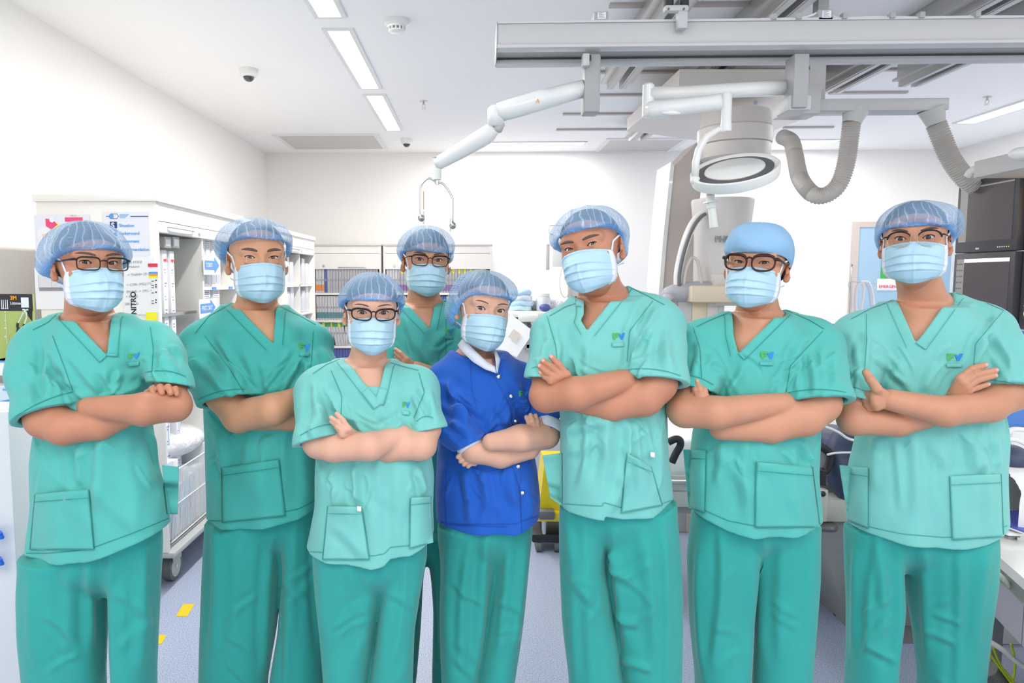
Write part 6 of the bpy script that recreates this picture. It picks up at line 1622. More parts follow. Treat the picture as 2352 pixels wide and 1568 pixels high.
# ------------------------------------------------------------------ patient table behind the right group
PY0 = 3.25
z_t = at(1560, 955, PY0 + .5).z
o = empty('patient_table', (2.0, PY0 + .3, 0), 'patient table with white sheet and steel side rails behind the right-hand group', 'patient table')
xL, xR = at(1400, 1000, PY0).x, 3.3
zt1 = at(1570, 1030, PY0).z; zt2 = at(1570, 1096, PY0).z
v = Vox((xL - .05, PY0 - .05, zt2 - .06), (xR + .05, PY0 + .75, zt1 + .10), .016); v.loft([(zt2 - .0, (xL + xR) / 2, PY0 + .35, (xR - xL) / 2, .35), (zt1 + .04, (xL + xR) / 2, PY0 + .35, (xR - xL) / 2 - .01, .34)], 8, 0, smooth=.02)
V, Q = v.mesh(); V = relax(V, Q, 2, .5); V[:, 2] += .008 * np.sin(V[:, 0] * 9) * np.cos(V[:, 1] * 12); link_mesh('mattress_sheet', mesh_np('sheet', V, Q), SHEET, o)
za, zb2 = at(1570, 1128, PY0).z, at(1570, 1163, PY0).z
MB().tube([(xL, PY0 - .02, at(1570, 1103, PY0).z), (xR, PY0 - .02, at(1570, 1103, PY0).z)], .010, 10).build('side_rail', ALU, o, smooth=True)
MB().box((xL, PY0, za - .0), (xR, PY0 + .7, zt2 + .01), .006).build('table_frame', mat('silver_frame', (.60, .62, .60), .35, .3), o)
MB().box((xL, PY0 - .01, zb2), (xR, PY0 + .02, za), .004).build('frame_plate', mat('sage_grey_plate', (.55, .57, .52), .4), o)
MB().box((xL + .1, PY0 + .05, zb2 - .05), (xR - .1, PY0 + .65, zb2), .004).build('under_plate', GREY, o)
# pedestal
px0, px1 = at(1912, 1200, PY0 - .12).x, at(1990, 1200, PY0 - .12).x
MB().prism([(px0 - .0, PY0 - .1, .30), (px0, PY0 - .1, zb2 + .02), (px1 + .3, PY0 - .1, zb2 + .02), (px1 + .3, PY0 - .1, .0), (px0 + .09, PY0 - .1, 0), (px0 + .07, PY0 - .1, .08)], (0, .5, 0)).build('pedestal', mat('warm_grey_column', (.34, .34, .34), .4), o)
MB().box((px0 - .05, PY0 - .14, zb2 - .02), (px1 + .35, PY0 + .5, zb2 + .08), .01).build('pedestal_collar', mat('pale_khaki', (.62, .60, .54), .4), o)
p1, p2 = at_floor(1906, 1400, .004), at_floor(2000, 1470, .004); MB().box((p1.x - .0, p1.y - .3, 0), (p1.x + .9, p1.y + .35, .006)).build('floor_plate', mat('floor_plate_steel', (.33, .33, .35), .35, .4), o)
c_ = at_floor(1926, 1411, .007); MB().cyl(c_, c_ + Vector((0, 0, .002)), .022).build('plate_hole', BLK, o)
# cushion and cables
o = empty('navy_apron', at(1920, 1040, PY0), 'navy vinyl apron folded over the patient table between the two right people', 'lead apron')
v = Vox(at(1860, 1150, PY0) - Vector((.1, .3, .1)), at(2000, 980, PY0) + Vector((.15, .4, .1)), .008)
c1_ = at(1925, 1015, PY0 + .02); v.ell(c1_ + Vector((.05, .1, 0)), (.22, .22, .045)); q = at(1945, 1060, PY0 - .1); v.ell(q, (.09, .07, .17), .04); q = at(1975, 1100, PY0 - .1); v.ell(q, (.08, .06, .14), .04); 
V, Q = v.mesh(); V = relax(V, Q, 2, .5); V[:, 1] += .010 * np.sin(V[:, 0] * 50 + V[:, 2] * 20); link_mesh('folded_vinyl', mesh_np('apron', V, Q), NAVY, o)
for i, (pts, m_, r, lb) in enumerate(((((1870, 975), (1895, 980), (1925, 992), (1950, 1008), (1985, 1016)), WHT, .006, 'upper white cable over the navy apron'), (((1900, 1044), (1920, 1040), (1950, 1039), (1985, 1041)), WHT, .005, 'lower white cable crossing the navy apron'))):
    q = MB().tube([at(px, py, PY0 - .20) for px, py in pts], r, 8).build('white_cable', m_, None, smooth=True); tag(q, lb, 'cable', 'cables over the navy apron')
# black grab handles
for pts, lb, ys in ((((1535, 1015), (1552, 1008), (1562, 1012), (1562, 1024), (1552, 1042), (1543, 1062)), 'black curved grab handle beside the centre person', PY0 - .1), (((1884, 1024), (1896, 1032), (1907, 1044), (1905, 1062), (1897, 1080), (1884, 1082)), 'black looped handle above the white clamp', PY0 - .15)):
    q = MB().tube([at(px, py, ys) for px, py in pts], .0165, 12).build('grab_handle', BLK, None, smooth=True); tag(q, lb, 'handle', 'black grab handles of the table')
o = empty('rail_clamp', at(1889, 1150, PY0 - .15), 'cream upright clamp with black knob and round grey foot on the table side', 'clamp')
a, b = at(1879, 1112, PY0 - .15), at(1893, 1082, PY0 - .15); MB().box((a.x, PY0 - .17, a.z), (b.x, PY0 - .13, b.z)).build('clamp_sleeve', BLK, o)
a, b = at(1877, 1195, PY0 - .15), at(1898, 1122, PY0 - .15); MB().box((a.x, PY0 - .17, a.z), (b.x, PY0 - .13, b.z), .004).build('clamp_post', mat('cream_post', (.62, .62, .56), .4), o)
c_ = at(1890, 1134, PY0 - .175); MB().ball(c_, .012, 16).build('clamp_knob', BLK, o, smooth=True)
c_ = at(1893, 1206, PY0 - .15); MB().lathe(c_ - Vector((0, 0, .018)), [(.03, 0), (.055, .006), (.056, .018), (.05, .026)], 30).build('foot_disc', mat('dark_slate_plastic', (.13, .13, .14), .3), o)

# ------------------------------------------------------------------ right edge: desk, papers, blue panel, cables
DY = 2.35
zd = at(2320, 1262, 2.5).z
o = empty('work_desk', at_floor(2340, 1300, zd), 'white desk with cabinet doors at the lower right corner', 'desk')
p_near = at_floor(2352, 1322, zd); p_far = at_floor(2290, 1268, zd)
ux = p_far.x + .02
def fl(px, py): return at_floor(px, py, zd)
A_, B_ = fl(2285, 1270), fl(2360, 1335); dirn = (B_ - A_).normalized(); nn = Vector((-dirn.y, dirn.x, 0)); nn = nn if nn.x > 0 else -nn
A0 = A_ - dirn * .35; B0 = B_ + dirn * .6
MB().prism([A0, B0, B0 + nn * .8, A0 + nn * .8], (0, 0, -.035)).build('desk_top', WHT, o)
MB().prism([v_ + Vector((0, 0, -.035)) + nn * .008 for v_ in (A0, B0, B0 + nn * .03, A0 + nn * .03)], (0, 0, -.05)).build('desk_edge', mat('grey_green_edge', (.25, .27, .25), .4), o)
cz0 = at(2320, 1480, A_.y).z; fa = nn * .05
for s0, s1 in ((-.3, .108), (.115, .62)):
    P0, P1 = A_ + dirn * s0 + fa, A_ + dirn * s1 + fa; MB().prism([Vector((v_.x, v_.y, zd - .10)) for v_ in (P0, P1, P1 + nn * .5, P0 + nn * .5)], (0, 0, -(zd - .10 - .34))).build('cabinet_door', mat('grey_lilac_door', (.45, .45, .50), .45), o)
MB().prism([Vector((v_.x, v_.y, .06)) for v_ in (A_ + dirn * -.3 + nn * .35, A_ + dirn * .62 + nn * .35, A_ + dirn * .62 + nn * .6, A_ + dirn * -.3 + nn * .6)], (0, 0, .28)).build('plinth', BLK, o)
for s in (-.28, .6): q_ = A_ + dirn * s + nn * .12; MB().box((q_.x - .02, q_.y - .02, 0), (q_.x + .02, q_.y + .02, .35)).build('desk_leg', GREY, o)
for i, (pts, m_, r, lb) in enumerate(((((2285, 1312), (2310, 1335), (2345, 1375), (2375, 1420)), mat('pale_green_cable', (.62, .66, .56), .4), .009, 'thick pale cable in front of the desk doors, upper one'), (((2270, 1472), (2300, 1490), (2330, 1515), (2375, 1548)), mat('pale_green_cable2', (.66, .66, .60), .4), .009, 'thick pale cable near the floor under the desk'))):
    q = MB().tube([at(px, py, A_.y - .10) for px, py in pts], r, 10).build('thick_cable', m_, None, smooth=True); tag(q, lb, 'cable', 'thick cables at the desk')
GY = mat('yellow_green_wire', (.50, .62, .02), .4)
for i, pts in enumerate((((2278, 1475), (2284, 1495), (2300, 1530), (2330, 1568), (2345, 1590)), ((2272, 1500), (2290, 1525), (2318, 1562), (2330, 1580)), ((2322, 1478), (2330, 1510), (2330, 1545), (2320, 1575)))):
    q = MB().tube([at(px, py, A_.y + .02) for px, py in pts], .0042, 8).build('earth_wire', GY, None, smooth=True); tag(q, ('yellow-green earth wire furthest left under the desk', 'yellow-green earth wire nearest the floor under the desk', 'yellow-green earth wire hanging straight at the right')[i], 'wire', 'yellow-green earth wires')
hp = [at(px, py, A_.y + .08) for px, py in ((2268, 1535), (2282, 1548), (2300, 1568), (2320, 1600))]
q = MB().tube([hp[0] + (hp[-1] - hp[0]) * (i / 50) for i in range(51)], [.034 + (.002 if i % 2 else 0) for i in range(51)], 16).build('ribbed_tube', DGREY, None); tag(q, 'dark ribbed tube lying under the desk at the bottom right corner', 'tube')
# papers on the desk
def on_desk(px, py, dz_=0): return at_floor(px, py, zd + dz_)
st_ = [(2305, 1205), (2352, 1222), (2400, 1225), (2400, 1185), (2352, 1172), (2310, 1176)]
o = empty('blue_folder', on_desk(2330, 1230, .03), 'blue patterned sheet lying on papers on the desk', 'folder'); MB().prism([on_desk(px, py, .045) for px, py in st_], (0, 0, .004)).build('cover', mat('indigo_print', (.10, .11, .50), .4), o); MB().prism([on_desk(px + 1, py + 5, .040) for px, py in st_], (0, 0, .004)).build('white_margin', PAP, o)
for i, z_ in enumerate((.0, .011, .022)):
    P_ = [on_desk(px, py, z_) for px, py in ((2296 - 4 * i, 1225 - 3 * i), (2316, 1236 - 3 * i), (2420, 1238 - 2 * i), (2420, 1200), (2330, 1190))]
    q = MB().prism(P_, (0, 0, .009)).build('paper_stack', (PAP, DGREY, PAP)[i], None); tag(q, ('white document at the bottom of the desk papers', 'dark-covered document in the middle of the desk papers', 'white document directly under the blue sheet')[i], 'document', 'documents on the desk')
# white equipment and blue chair back at the right edge
o = MB().box((at(2300, 1000, 3.0).x, 3.0, .55), (4.0, 3.2, at(2330, 945, 3.0).z + .02), .02).build('padded_screen', mat('blue_vinyl_panel', (.07, .22, .62), .5, bump=(300, .3, .002)), None); tag(o, 'blue vinyl panel behind the elbow at the right edge', 'panel')
v = Vox((at(2270, 1130, 2.75).x, 2.5, zd - .02), (4.0, 3.0, at(2330, 1085, 2.8).z + .25), .014)
p = at(2345, 1110, 2.75); v.loft([(zd - .02, p.x + .45, 2.76, .62, .20), (p.z - .0, p.x + .45, 2.76, .62, .20), (at(2330, 1072, 2.75).z, p.x + .45, 2.78, .58, .17)], 5, 0)
V, Q = v.mesh(); V = relax(V, Q, 2, .5); o = link_mesh('covered_equipment', mesh_np('cover', V, Q), SHEET); tag(o, 'equipment under a smooth white cover on the desk at the right edge', 'covered equipment')
o = empty('navy_cushion', at(2322, 1050, 2.8), 'navy padded headrest on the white cover at the right edge', 'headrest'); v = Vox(at(2322, 1050, 2.8) - Vector((.14, .12, .1)), at(2322, 1050, 2.8) + Vector((.14, .12, .1)), .006); v.ell(at(2318, 1050, 2.8), (.065, .07, .05)); v.cone(at(2300, 1062, 2.8), at(2330, 1050, 2.8), .03, .035, .02); V, Q = v.mesh(); link_mesh('padding', mesh_np('pad', V, Q), NAVY, o)
o = MB().box((at(2310, 1020, 2.95).x, 2.92, at(2310, 1045, 2.95).z), (3.4, 2.98, at(2310, 985, 2.95).z), .02).build('white_pillow', SHEET, None); tag(o, 'white pillow leaning on the blue panel', 'pillow')
for i, pts in enumerate((((2305, 1010), (2318, 990), (2335, 985), (2375, 990)), ((2305, 1012), (2325, 1008), (2350, 1016), (2380, 1035)))):
    q = MB().tube([at(px, py, 2.7) for px, py in pts], .009, 10).build('white_cable', WHT, None, smooth=True); tag(q, ('upper white cable arching at the right edge', 'lower white cable sloping down at the right edge')[i], 'cable', 'white cables at the right edge')
YY = 3.4; a, b = at(2334, 805, YY), at(2380, 770, YY); o = empty('shelf_tray', a, 'white shelf with blue cartons below the monitors at the right edge', 'shelf'); MB().box((a.x, YY, at(2334, 812, YY).z), (a.x + .8, YY + .3, at(2334, 800, YY).z)).build('tray', LGREY, o)
z_ = at(2334, 800, YY).z; q = MB().box((a.x + .02, YY + .02, z_), (a.x + .5, YY + .14, z_ + .08), .003).build('carton', mat('strong_blue_carton', (.03, .20, .72), .4), None); tag(q, 'strong blue carton on the shelf below the monitors', 'carton')

# floor markings
for (q, lb) in ((((404, 1415), (430, 1415), (447, 1387), (421, 1387)), 'yellow floor tape mark nearer the castors'), (((350, 1480), (372, 1478), (382, 1458), (362, 1458)), 'yellow floor tape mark close to the first trouser leg'), (((1899, 1297), (1907, 1302), (1935, 1302), (1932, 1297)), 'faint yellow floor mark beside the table pedestal')):
    o = MB().prism([at_floor(px, py, .0005) for px, py in q], (0, 0, .0012)).build('floor_tape', mat('yellow_tape', (.82, .60, .01), .5)); tag(o, lb, 'floor marking', 'yellow tape marks on the floor')
# ------------------------------------------------------------------ the eight people, from the left; positions are picture directions with a depth
RECT = dict(mat='frame_olive', w=.0255, h=.0155, exp=4.2, r=.0017, topthick=.5, temple=.0018, tmat='frame_black')
PEOPLE = []
def knit_collar(root, top, line, patch, hit, k, A3):
    lo_ = [(1140, 857, -.128), (1114, 848, -.122), (1086, 831, -.108), (1062, 808, -.078), (1051, 793, -.035), (1058, 784, .03), (1095, 790, .085), (1128, 796, .03), (1139, 806, -.03), (1149, 826, -.09), (1142, 857, -.130)]
    up_ = [(1137, 842, -.118), (1117, 830, -.110), (1096, 810, -.096), (1077, 790, -.066), (1067, 777, -.025), (1071, 768, .03), (1097, 768, .062), (1120, 775, .03), (1130, 788, -.02), (1136, 812, -.075), (1140, 842, -.120)]
    def dens(L): L = np.array([A3(p) for p in L]); s = np.linspace(0, len(L) - 1, 50); return np.stack([np.interp(s, np.arange(len(L)), L[:, i]) for i in range(3)], 1)
    a, b = dens(lo_), dens(up_)
    add_grid('ribbed_collar', np.stack([a, (a + b) / 2 + [0, -.002, 0], b], 1), M['rib'], top, thick=.003)
    for c0, c1, r in (((1077, 1017, -.130), (1088, 1036, -.140), .0405), ((1264, 974, -.100), (1257, 994, -.112), .0445)):
        p, q = Vector(A3(c0)), Vector(A3(c1)); d = (q - p).normalized()
        MB().lathe(p - d * .004, [(r - .002, -.006), (r, 0), (r + .001, .012), (r - .001, .022), (r - .005, .023), (r - .006, 0)], 40, axis=d).build('ribbed_cuff', M['rib'], top, smooth=True)
PEOPLE.append(dict(seed=1, Z=1.84, rs=0.95, label='person at the far left in teal scrubs, rectangular dark glasses and low blue cap', skin='brown', cloth='scrub', trouser='scrub_trousers',
    eyes=(230, 604), face=(18, 2, 1), head=1.0, neck=(205, 742), neck_r=.058,
    fs=dict(seed=11, slit=.0045, brow=(.021, 0.0026, .0205), gaze=(-16, 0), mask_w=1.0, glasses=dict(RECT, z=-.0035),
            cap=dict(hem=(.033, -.004, -.05), puff=.012, left=.030, right=.016, top=.112, sag=.012)),
    shoulder_a=((145, 716), (72, 765)), shoulder_b=((272, 716), (365, 765)), body_yaw=12,
    torso=[(735, 130, 290, .085), (775, 100, 345, .108), (850, 95, 350, .118), (950, 85, 350, .120), (1060, 64, 368, .125), (1150, 66, 395, .125), (1290, 52, 408, .125)],
    sleeve_a=[(92, 790, 0, .060), (85, 860, -.02, .070), (106, 960, -.07, .074)], cuff_a=((34, 985), (183, 922), .3),
    sleeve_b=[(352, 785, 0, .056), (375, 825, -.02, .052), (392, 880, -.05, .050)], cuff_b=((337, 880), (438, 890), .3),
    arm_a=[(95, 790, 0, .05), (147, 983, -.09, .043), (230, 975, -.13, .038), (335, 935, -.135, .027)],
    arm_b=[(360, 790, 0, .048), (402, 930, -.09, .041), (330, 940, -.19, .040), (205, 935, -.18, .027)],
    hands=[dict(wrist=(335, 930, -.13, .026), r=.0085, back=(0, -1, .2), nails=False, tuck=False, fingers=[[(340, 903, -.125), (350, 893, -.135), (352, 905, -.15)], [(358, 900, -.125), (368, 889, -.135), (372, 902, -.15)], [(376, 900, -.125), (386, 889, -.135), (392, 902, -.15)], [(394, 903, -.12), (403, 893, -.13), (406, 905, -.14)]]),
           dict(wrist=(205, 935, -.175, .026), nails=False, fingers=[[(175, 915, -.14), (160, 910, -.12), (150, 915, -.10)], [(172, 930, -.14), (155, 928, -.12), (143, 932, -.10)], [(172, 945, -.14), (155, 945, -.12), (145, 948, -.10)], [(175, 958, -.14), (160, 960, -.12), (150, 962, -.10)]])],
    vneck=[(157, 660), (157, 722), (246, 816), (258, 716), (258, 660)], bands=[([(150, 716), (157, 722), (246, 816)], 24), ([(264, 712), (257, 722), (251, 770), (247, 817)], 24)],
    seams=[[(140, 712), (110, 740), (75, 757)], [(345, 750), (352, 800), (348, 860)], [(120, 770), (150, 850), (168, 900)]],
    hem=[(20, 1300), (50, 1298), (110, 1298), (200, 1290), (310, 1250), (412, 1208), (440, 1200)], logo=(296, 812, 24, 13, .15, -8),
    pockets=[dict(c=[(80, 1135), (203, 1124), (68, 1262), (215, 1262)], gape=.02), dict(c=[(372, 1068), (411, 1072), (385, 1180), (408, 1180)], gape=.01)],
    folds=[(100, 790, 170, 870, 10, 6), (120, 770, 180, 890, 12, 5), (60, 840, 140, 910, 12, 5), (150, 800, 235, 905, 12, 5), (235, 850, 262, 905, 8, 6), (275, 850, 262, 900, 8, 5), (375, 830, 350, 870, 8, 5), (180, 1020, 185, 1120, 10, 8), (340, 985, 375, 1080, 8, 8), (200, 1100, 330, 1230, 20, 4)],
    legs=[[(1290, 42, 245), (1350, 38, 243), (1450, 40, 242), (1568, 50, 240)], [(1250, 240, 374), (1350, 244, 369), (1450, 247, 365), (1568, 250, 360)]]))
PEOPLE.append(dict(seed=2, Z=2.15, rs=1.05, label='person without glasses in deep teal scrubs, second from the left', skin='gold', cloth='scrub_deep', trouser='scrub_trousers',
    eyes=(602, 592), face=(9, 2, 0), head=1.065, neck=(590, 725), neck_r=.061,
    fs=dict(seed=12, slit=.0038, smile=.0008, brow=(.020, 0.0037, .0200), gaze=(-8, 0), mask_top=-.002, hairline=.085, mask_w=.98,
            cap=dict(hem=(.050, .022, -.045), puff=.012, left=.028, right=.006, top=.117, sag=.016)),
    shoulder_a=((533, 694), (445, 757)), shoulder_b=((637, 702), (722, 745)), body_yaw=14,
    torso=[(710, 520, 655, .085), (750, 470, 710, .110), (830, 458, 725, .122), (950, 462, 735, .125), (1003, 464, 738, .125), (1087, 467, 738, .128), (1156, 469, 735, .13), (1217, 470, 728, .13)],
    sleeve_a=[(468, 788, 0, .058), (480, 850, -.03, .068), (512, 905, -.07, .068)], cuff_a=((461, 938), (578, 912), .3),
    sleeve_b=[(708, 785, 0, .046), (732, 850, -.03, .050), (755, 910, -.05, .056)], cuff_b=((705, 915), (800, 915), .3),
    arm_a=[(465, 785, 0, .052), (549, 955, -.10, .0445), (628, 940, -.19, .042), (705, 906, -.17, .029)],
    arm_b=[(720, 785, 0, .05), (745, 955, -.06, .044), (670, 955, -.12, .040), (590, 965, -.13, .028)],
    hands=[dict(wrist=(590, 965, -.12, .026), nails=False, tuck=False, fingers=[[(550, 955, -.10), (530, 953, -.09), (517, 958, -.09)], [(550, 963, -.10), (530, 962, -.09), (516, 967, -.09)], [(550, 973, -.10), (535, 972, -.09), (523, 976, -.09)], [(552, 983, -.10), (540, 983, -.09), (528, 985, -.09)]]),
           dict(wrist=(705, 906, -.165, .028), nails=False, fingers=[[(735, 890, -.15), (750, 888, -.13), (760, 892, -.11)], [(737, 900, -.15), (752, 900, -.13), (762, 904, -.11)], [(736, 911, -.15), (750, 913, -.13), (760, 916, -.11)], [(732, 922, -.15), (745, 925, -.13), (755, 928, -.11)]])],
    vneck=[(541, 640), (541, 700), (628, 790), (634, 705), (634, 640)], bands=[([(532, 694), (541, 701), (628, 790)], 22), ([(641, 702), (634, 712), (630, 760), (628, 790)], 22)],
    seams=[[(530, 698), (480, 725), (448, 765)], [(640, 702), (690, 725), (725, 745)], [(720, 760), (715, 830), (708, 880)], [(470, 770), (530, 850), (560, 900)]],
    hem=[(440, 1218), (470, 1218), (500, 1220), (580, 1213), (637, 1202), (687, 1192), (727, 1171), (760, 1160)], logo=(687, 788, 25, 14, -.1, 3),
    pockets=[dict(c=[(508, 1075), (640, 1055), (510, 1200), (655, 1185)], gape=.006)],
    folds=[(470, 790, 545, 880, 10, 6), (500, 770, 570, 890, 12, 5), (445, 820, 520, 900, 12, 5), (560, 800, 600, 900, 12, 5), (700, 800, 640, 900, 10, 6), (720, 830, 670, 900, 9, 5), (600, 830, 620, 905, 9, 4), (500, 980, 512, 1090, 10, 7), (485, 1060, 470, 1180, 10, 4)],
    legs=[[(1210, 470, 650), (1309, 465, 650), (1450, 459, 633), (1568, 455, 613)], [(1185, 630, 738), (1300, 648, 742), (1450, 636, 745), (1568, 616, 745)]]))
PEOPLE.append(dict(seed=3, Z=1.93, rs=0.94, label='shorter person in pale teal scrubs with black glasses, third from the left in front', skin='fair', cloth='scrub_light', trouser='scrub_trousers',
    eyes=(857, 719), face=(3, 0, 1.5), head=.90, neck=(842, 850), neck_r=.050,
    fs=dict(seed=13, slit=.0054, smile=.0006, brow=(.020, 0.0017, .0215), gaze=(-3, 0), mask_w=1.0, glasses=dict(mat='frame_black', w=.0275, h=.0160, exp=3.0, r=.0019, topthick=.6, cat=.0025, temple=.0020),
            cap=dict(hem=(.036, .012, -.05), puff=.008, left=.006, right=.022, top=.119, sag=.012, knot=None)),
    shoulder_a=((795, 822), (722, 855)), shoulder_b=((885, 828), (962, 848)), body_yaw=4,
    torso=[(838, 780, 900, .075), (870, 745, 950, .100), (930, 738, 962, .115), (1000, 730, 985, .120), (1090, 724, 998, .120), (1159, 724, 995, .12), (1235, 708, 998, .125), (1300, 692, 1000, .125)],
    sleeve_a=[(737, 882, 0, .050), (732, 940, -.02, .058), (733, 1015, -.06, .064)], cuff_a=((685, 1026), (783, 998), .3),
    sleeve_b=[(955, 880, 0, .046), (968, 930, -.02, .044), (985, 985, -.04, .044)], cuff_b=((962, 992), (1004, 984), .2),
    arm_a=[(740, 882, 0, .042), (768, 1027, -.08, .0395), (850, 1025, -.16, .037), (925, 998, -.15, .027)],
    arm_b=[(955, 880, 0, .042), (968, 1022, -.07, .040), (890, 1030, -.11, .036), (815, 1010, -.12, .026)],
    hands=[dict(wrist=(815, 1005, -.12, .024), r=.0072, fingers=[[(801, 985, -.135), (789, 966, -.135), (774, 950, -.12)], [(793, 985, -.135), (778, 971, -.135), (761, 959, -.12)], [(788, 990, -.135), (776, 979, -.135), (762, 968, -.12)], [(787, 998, -.135), (780, 989, -.13), (772, 981, -.12)]]),
           dict(wrist=(925, 998, -.15, .025), r=.0078, nails=False, fingers=[[(945, 982, -.14), (958, 983, -.12), (964, 993, -.10)], [(950, 988, -.14), (962, 991, -.12), (967, 999, -.10)], [(949, 996, -.14), (960, 1000, -.12), (965, 1007, -.10)], [(945, 1004, -.14), (955, 1008, -.12), (960, 1014, -.10)]])],
    vneck=[(794, 780), (795, 826), (843, 887), (873, 888), (886, 830), (886, 780)], bands=[([(790, 820), (795, 827), (843, 888), (864, 915), (874, 928)], 20), ([(892, 826), (886, 834), (873, 889), (862, 925)], 20)],
    seams=[[(790, 820), (750, 836), (718, 858)], [(890, 830), (930, 842), (962, 850)], [(760, 850), (785, 910), (783, 960)], [(962, 855), (975, 900), (950, 960)]],
    hem=[(660, 1288), (691, 1290), (705, 1293), (783, 1297), (856, 1303), (883, 1298), (897, 1283), (942, 1279), (980, 1262), (1000, 1245), (1020, 1240)], logo=(925, 922, 16, 13, -.1, 4),
    pockets=[dict(c=[(752, 1162), (830, 1164), (740, 1285), (848, 1285)], gape=.018, tag=(825, 1168)), dict(c=[(943, 1143), (990, 1140), (941, 1260), (995, 1245)], gape=.016)],
    folds=[(740, 880, 775, 950, 9, 5), (715, 900, 740, 980, 9, 4), (700, 960, 725, 1010, 9, 4), (945, 900, 975, 960, 7, 5), (815, 1068, 822, 1160, 7, 9), (740, 1060, 735, 1150, 10, 4), (905, 1080, 915, 1270, 14, 4), (770, 1200, 840, 1280, 12, 5), (960, 1070, 975, 1140, 8, 6)],
    legs=[[(1290, 717, 890), (1360, 722, 878), (1450, 732, 862), (1568, 742, 845)], [(1275, 875, 982), (1350, 880, 968), (1450, 866, 952), (1568, 848, 948)]]))
PEOPLE.append(dict(seed=4, Z=2.48, rs=1.00, label='person in teal scrubs and thin black glasses standing alone in the second row', skin='tan', cloth='scrub', trouser='scrub_trousers',
    eyes=(986, 597), face=(7, 0, 3), head=1.0, neck=(970, 712), neck_r=.056,
    fs=dict(seed=14, slit=.0050, brow=(.020, 0.0026, .0200), gaze=(-6, 0), mask_w=.98, glasses=dict(mat='frame_black', w=.0265, h=.0175, exp=3.4, r=.0014, topthick=1.0, temple=.0014, cat=.001),
            cap=dict(hem=(.026, .012, -.035), puff=.010, left=.014, right=.012, top=.122, sag=.004, knot=0.0)),
    shoulder_a=((925, 690), (868, 722)), shoulder_b=((1003, 682), (1072, 708)), body_yaw=8,
    torso=[(705, 905, 1025, .085), (735, 875, 1062, .108), (800, 885, 1062, .118), (900, 895, 1064, .12), (1060, 900, 1062, .12), (1150, 905, 1064, .12), (1240, 905, 1066, .12)],
    sleeve_a=[(872, 745, 0, .060), (868, 800, -.02, .060), (872, 840, -.04, .062)], cuff_a=((825, 850), (918, 850), .2),
    sleeve_b=[(1062, 740, 0, .060), (1075, 800, -.02, .062), (1085, 850, -.04, .064)], cuff_b=((1035, 855), (1135, 855), .2),
    arm_a=[(872, 745, 0, .05), (880, 905, -.08, .041), (960, 895, -.13, .036), (1040, 880, -.14, .027)],
    arm_b=[(1065, 740, 0, .05), (1075, 885, -.08, .041), (1010, 872, -.17, .036), (955, 848, -.16, .027)],
    hands=[dict(wrist=(955, 848, -.155, .026), r=.0080, fingers=[[(935, 826, -.15), (922, 812, -.14), (909, 802, -.12)], [(931, 832, -.15), (920, 821, -.14), (909, 811, -.12)], [(928, 838, -.15), (919, 830, -.14), (910, 820, -.12)], [(925, 845, -.15), (918, 838, -.14), (912, 829, -.12)]]),
           dict(wrist=(1040, 880, -.135, .026), nails=False, fingers=[[(1062, 865, -.12), (1075, 860, -.10), (1083, 862, -.08)], [(1064, 873, -.12), (1078, 870, -.10), (1086, 872, -.08)], [(1063, 881, -.12), (1076, 880, -.10), (1084, 882, -.08)], [(1060, 890, -.12), (1072, 890, -.10), (1080, 892, -.08)]])],
    vneck=[(928, 650), (928, 690), (987, 755), (1001, 684), (1001, 650)], bands=[([(922, 684), (928, 692), (987, 755)], 17), ([(1006, 680), (1001, 690), (992, 730), (987, 756)], 17)],
    seams=[[(1006, 684), (1040, 698), (1070, 715)], [(1024, 720), (1025, 780), (1024, 820)]],
    hem=[(880, 1243), (905, 1243), (985, 1243), (1066, 1243), (1090, 1243)], logo=(1023, 755, 18, 10, -.1, 2),
    pockets=[dict(c=[(895, 1095), (990, 1095), (895, 1215), (992, 1215)])],
    folds=[(930, 720, 960, 820, 9, 4), (1010, 720, 1000, 800, 9, 4), (960, 780, 990, 850, 9, 4)],
    legs=[[(1235, 878, 990), (1330, 880, 972), (1450, 880, 966), (1568, 878, 956)], [(1235, 975, 1075), (1330, 990, 1078), (1400, 995, 1078), (1568, 992, 1070)]]))
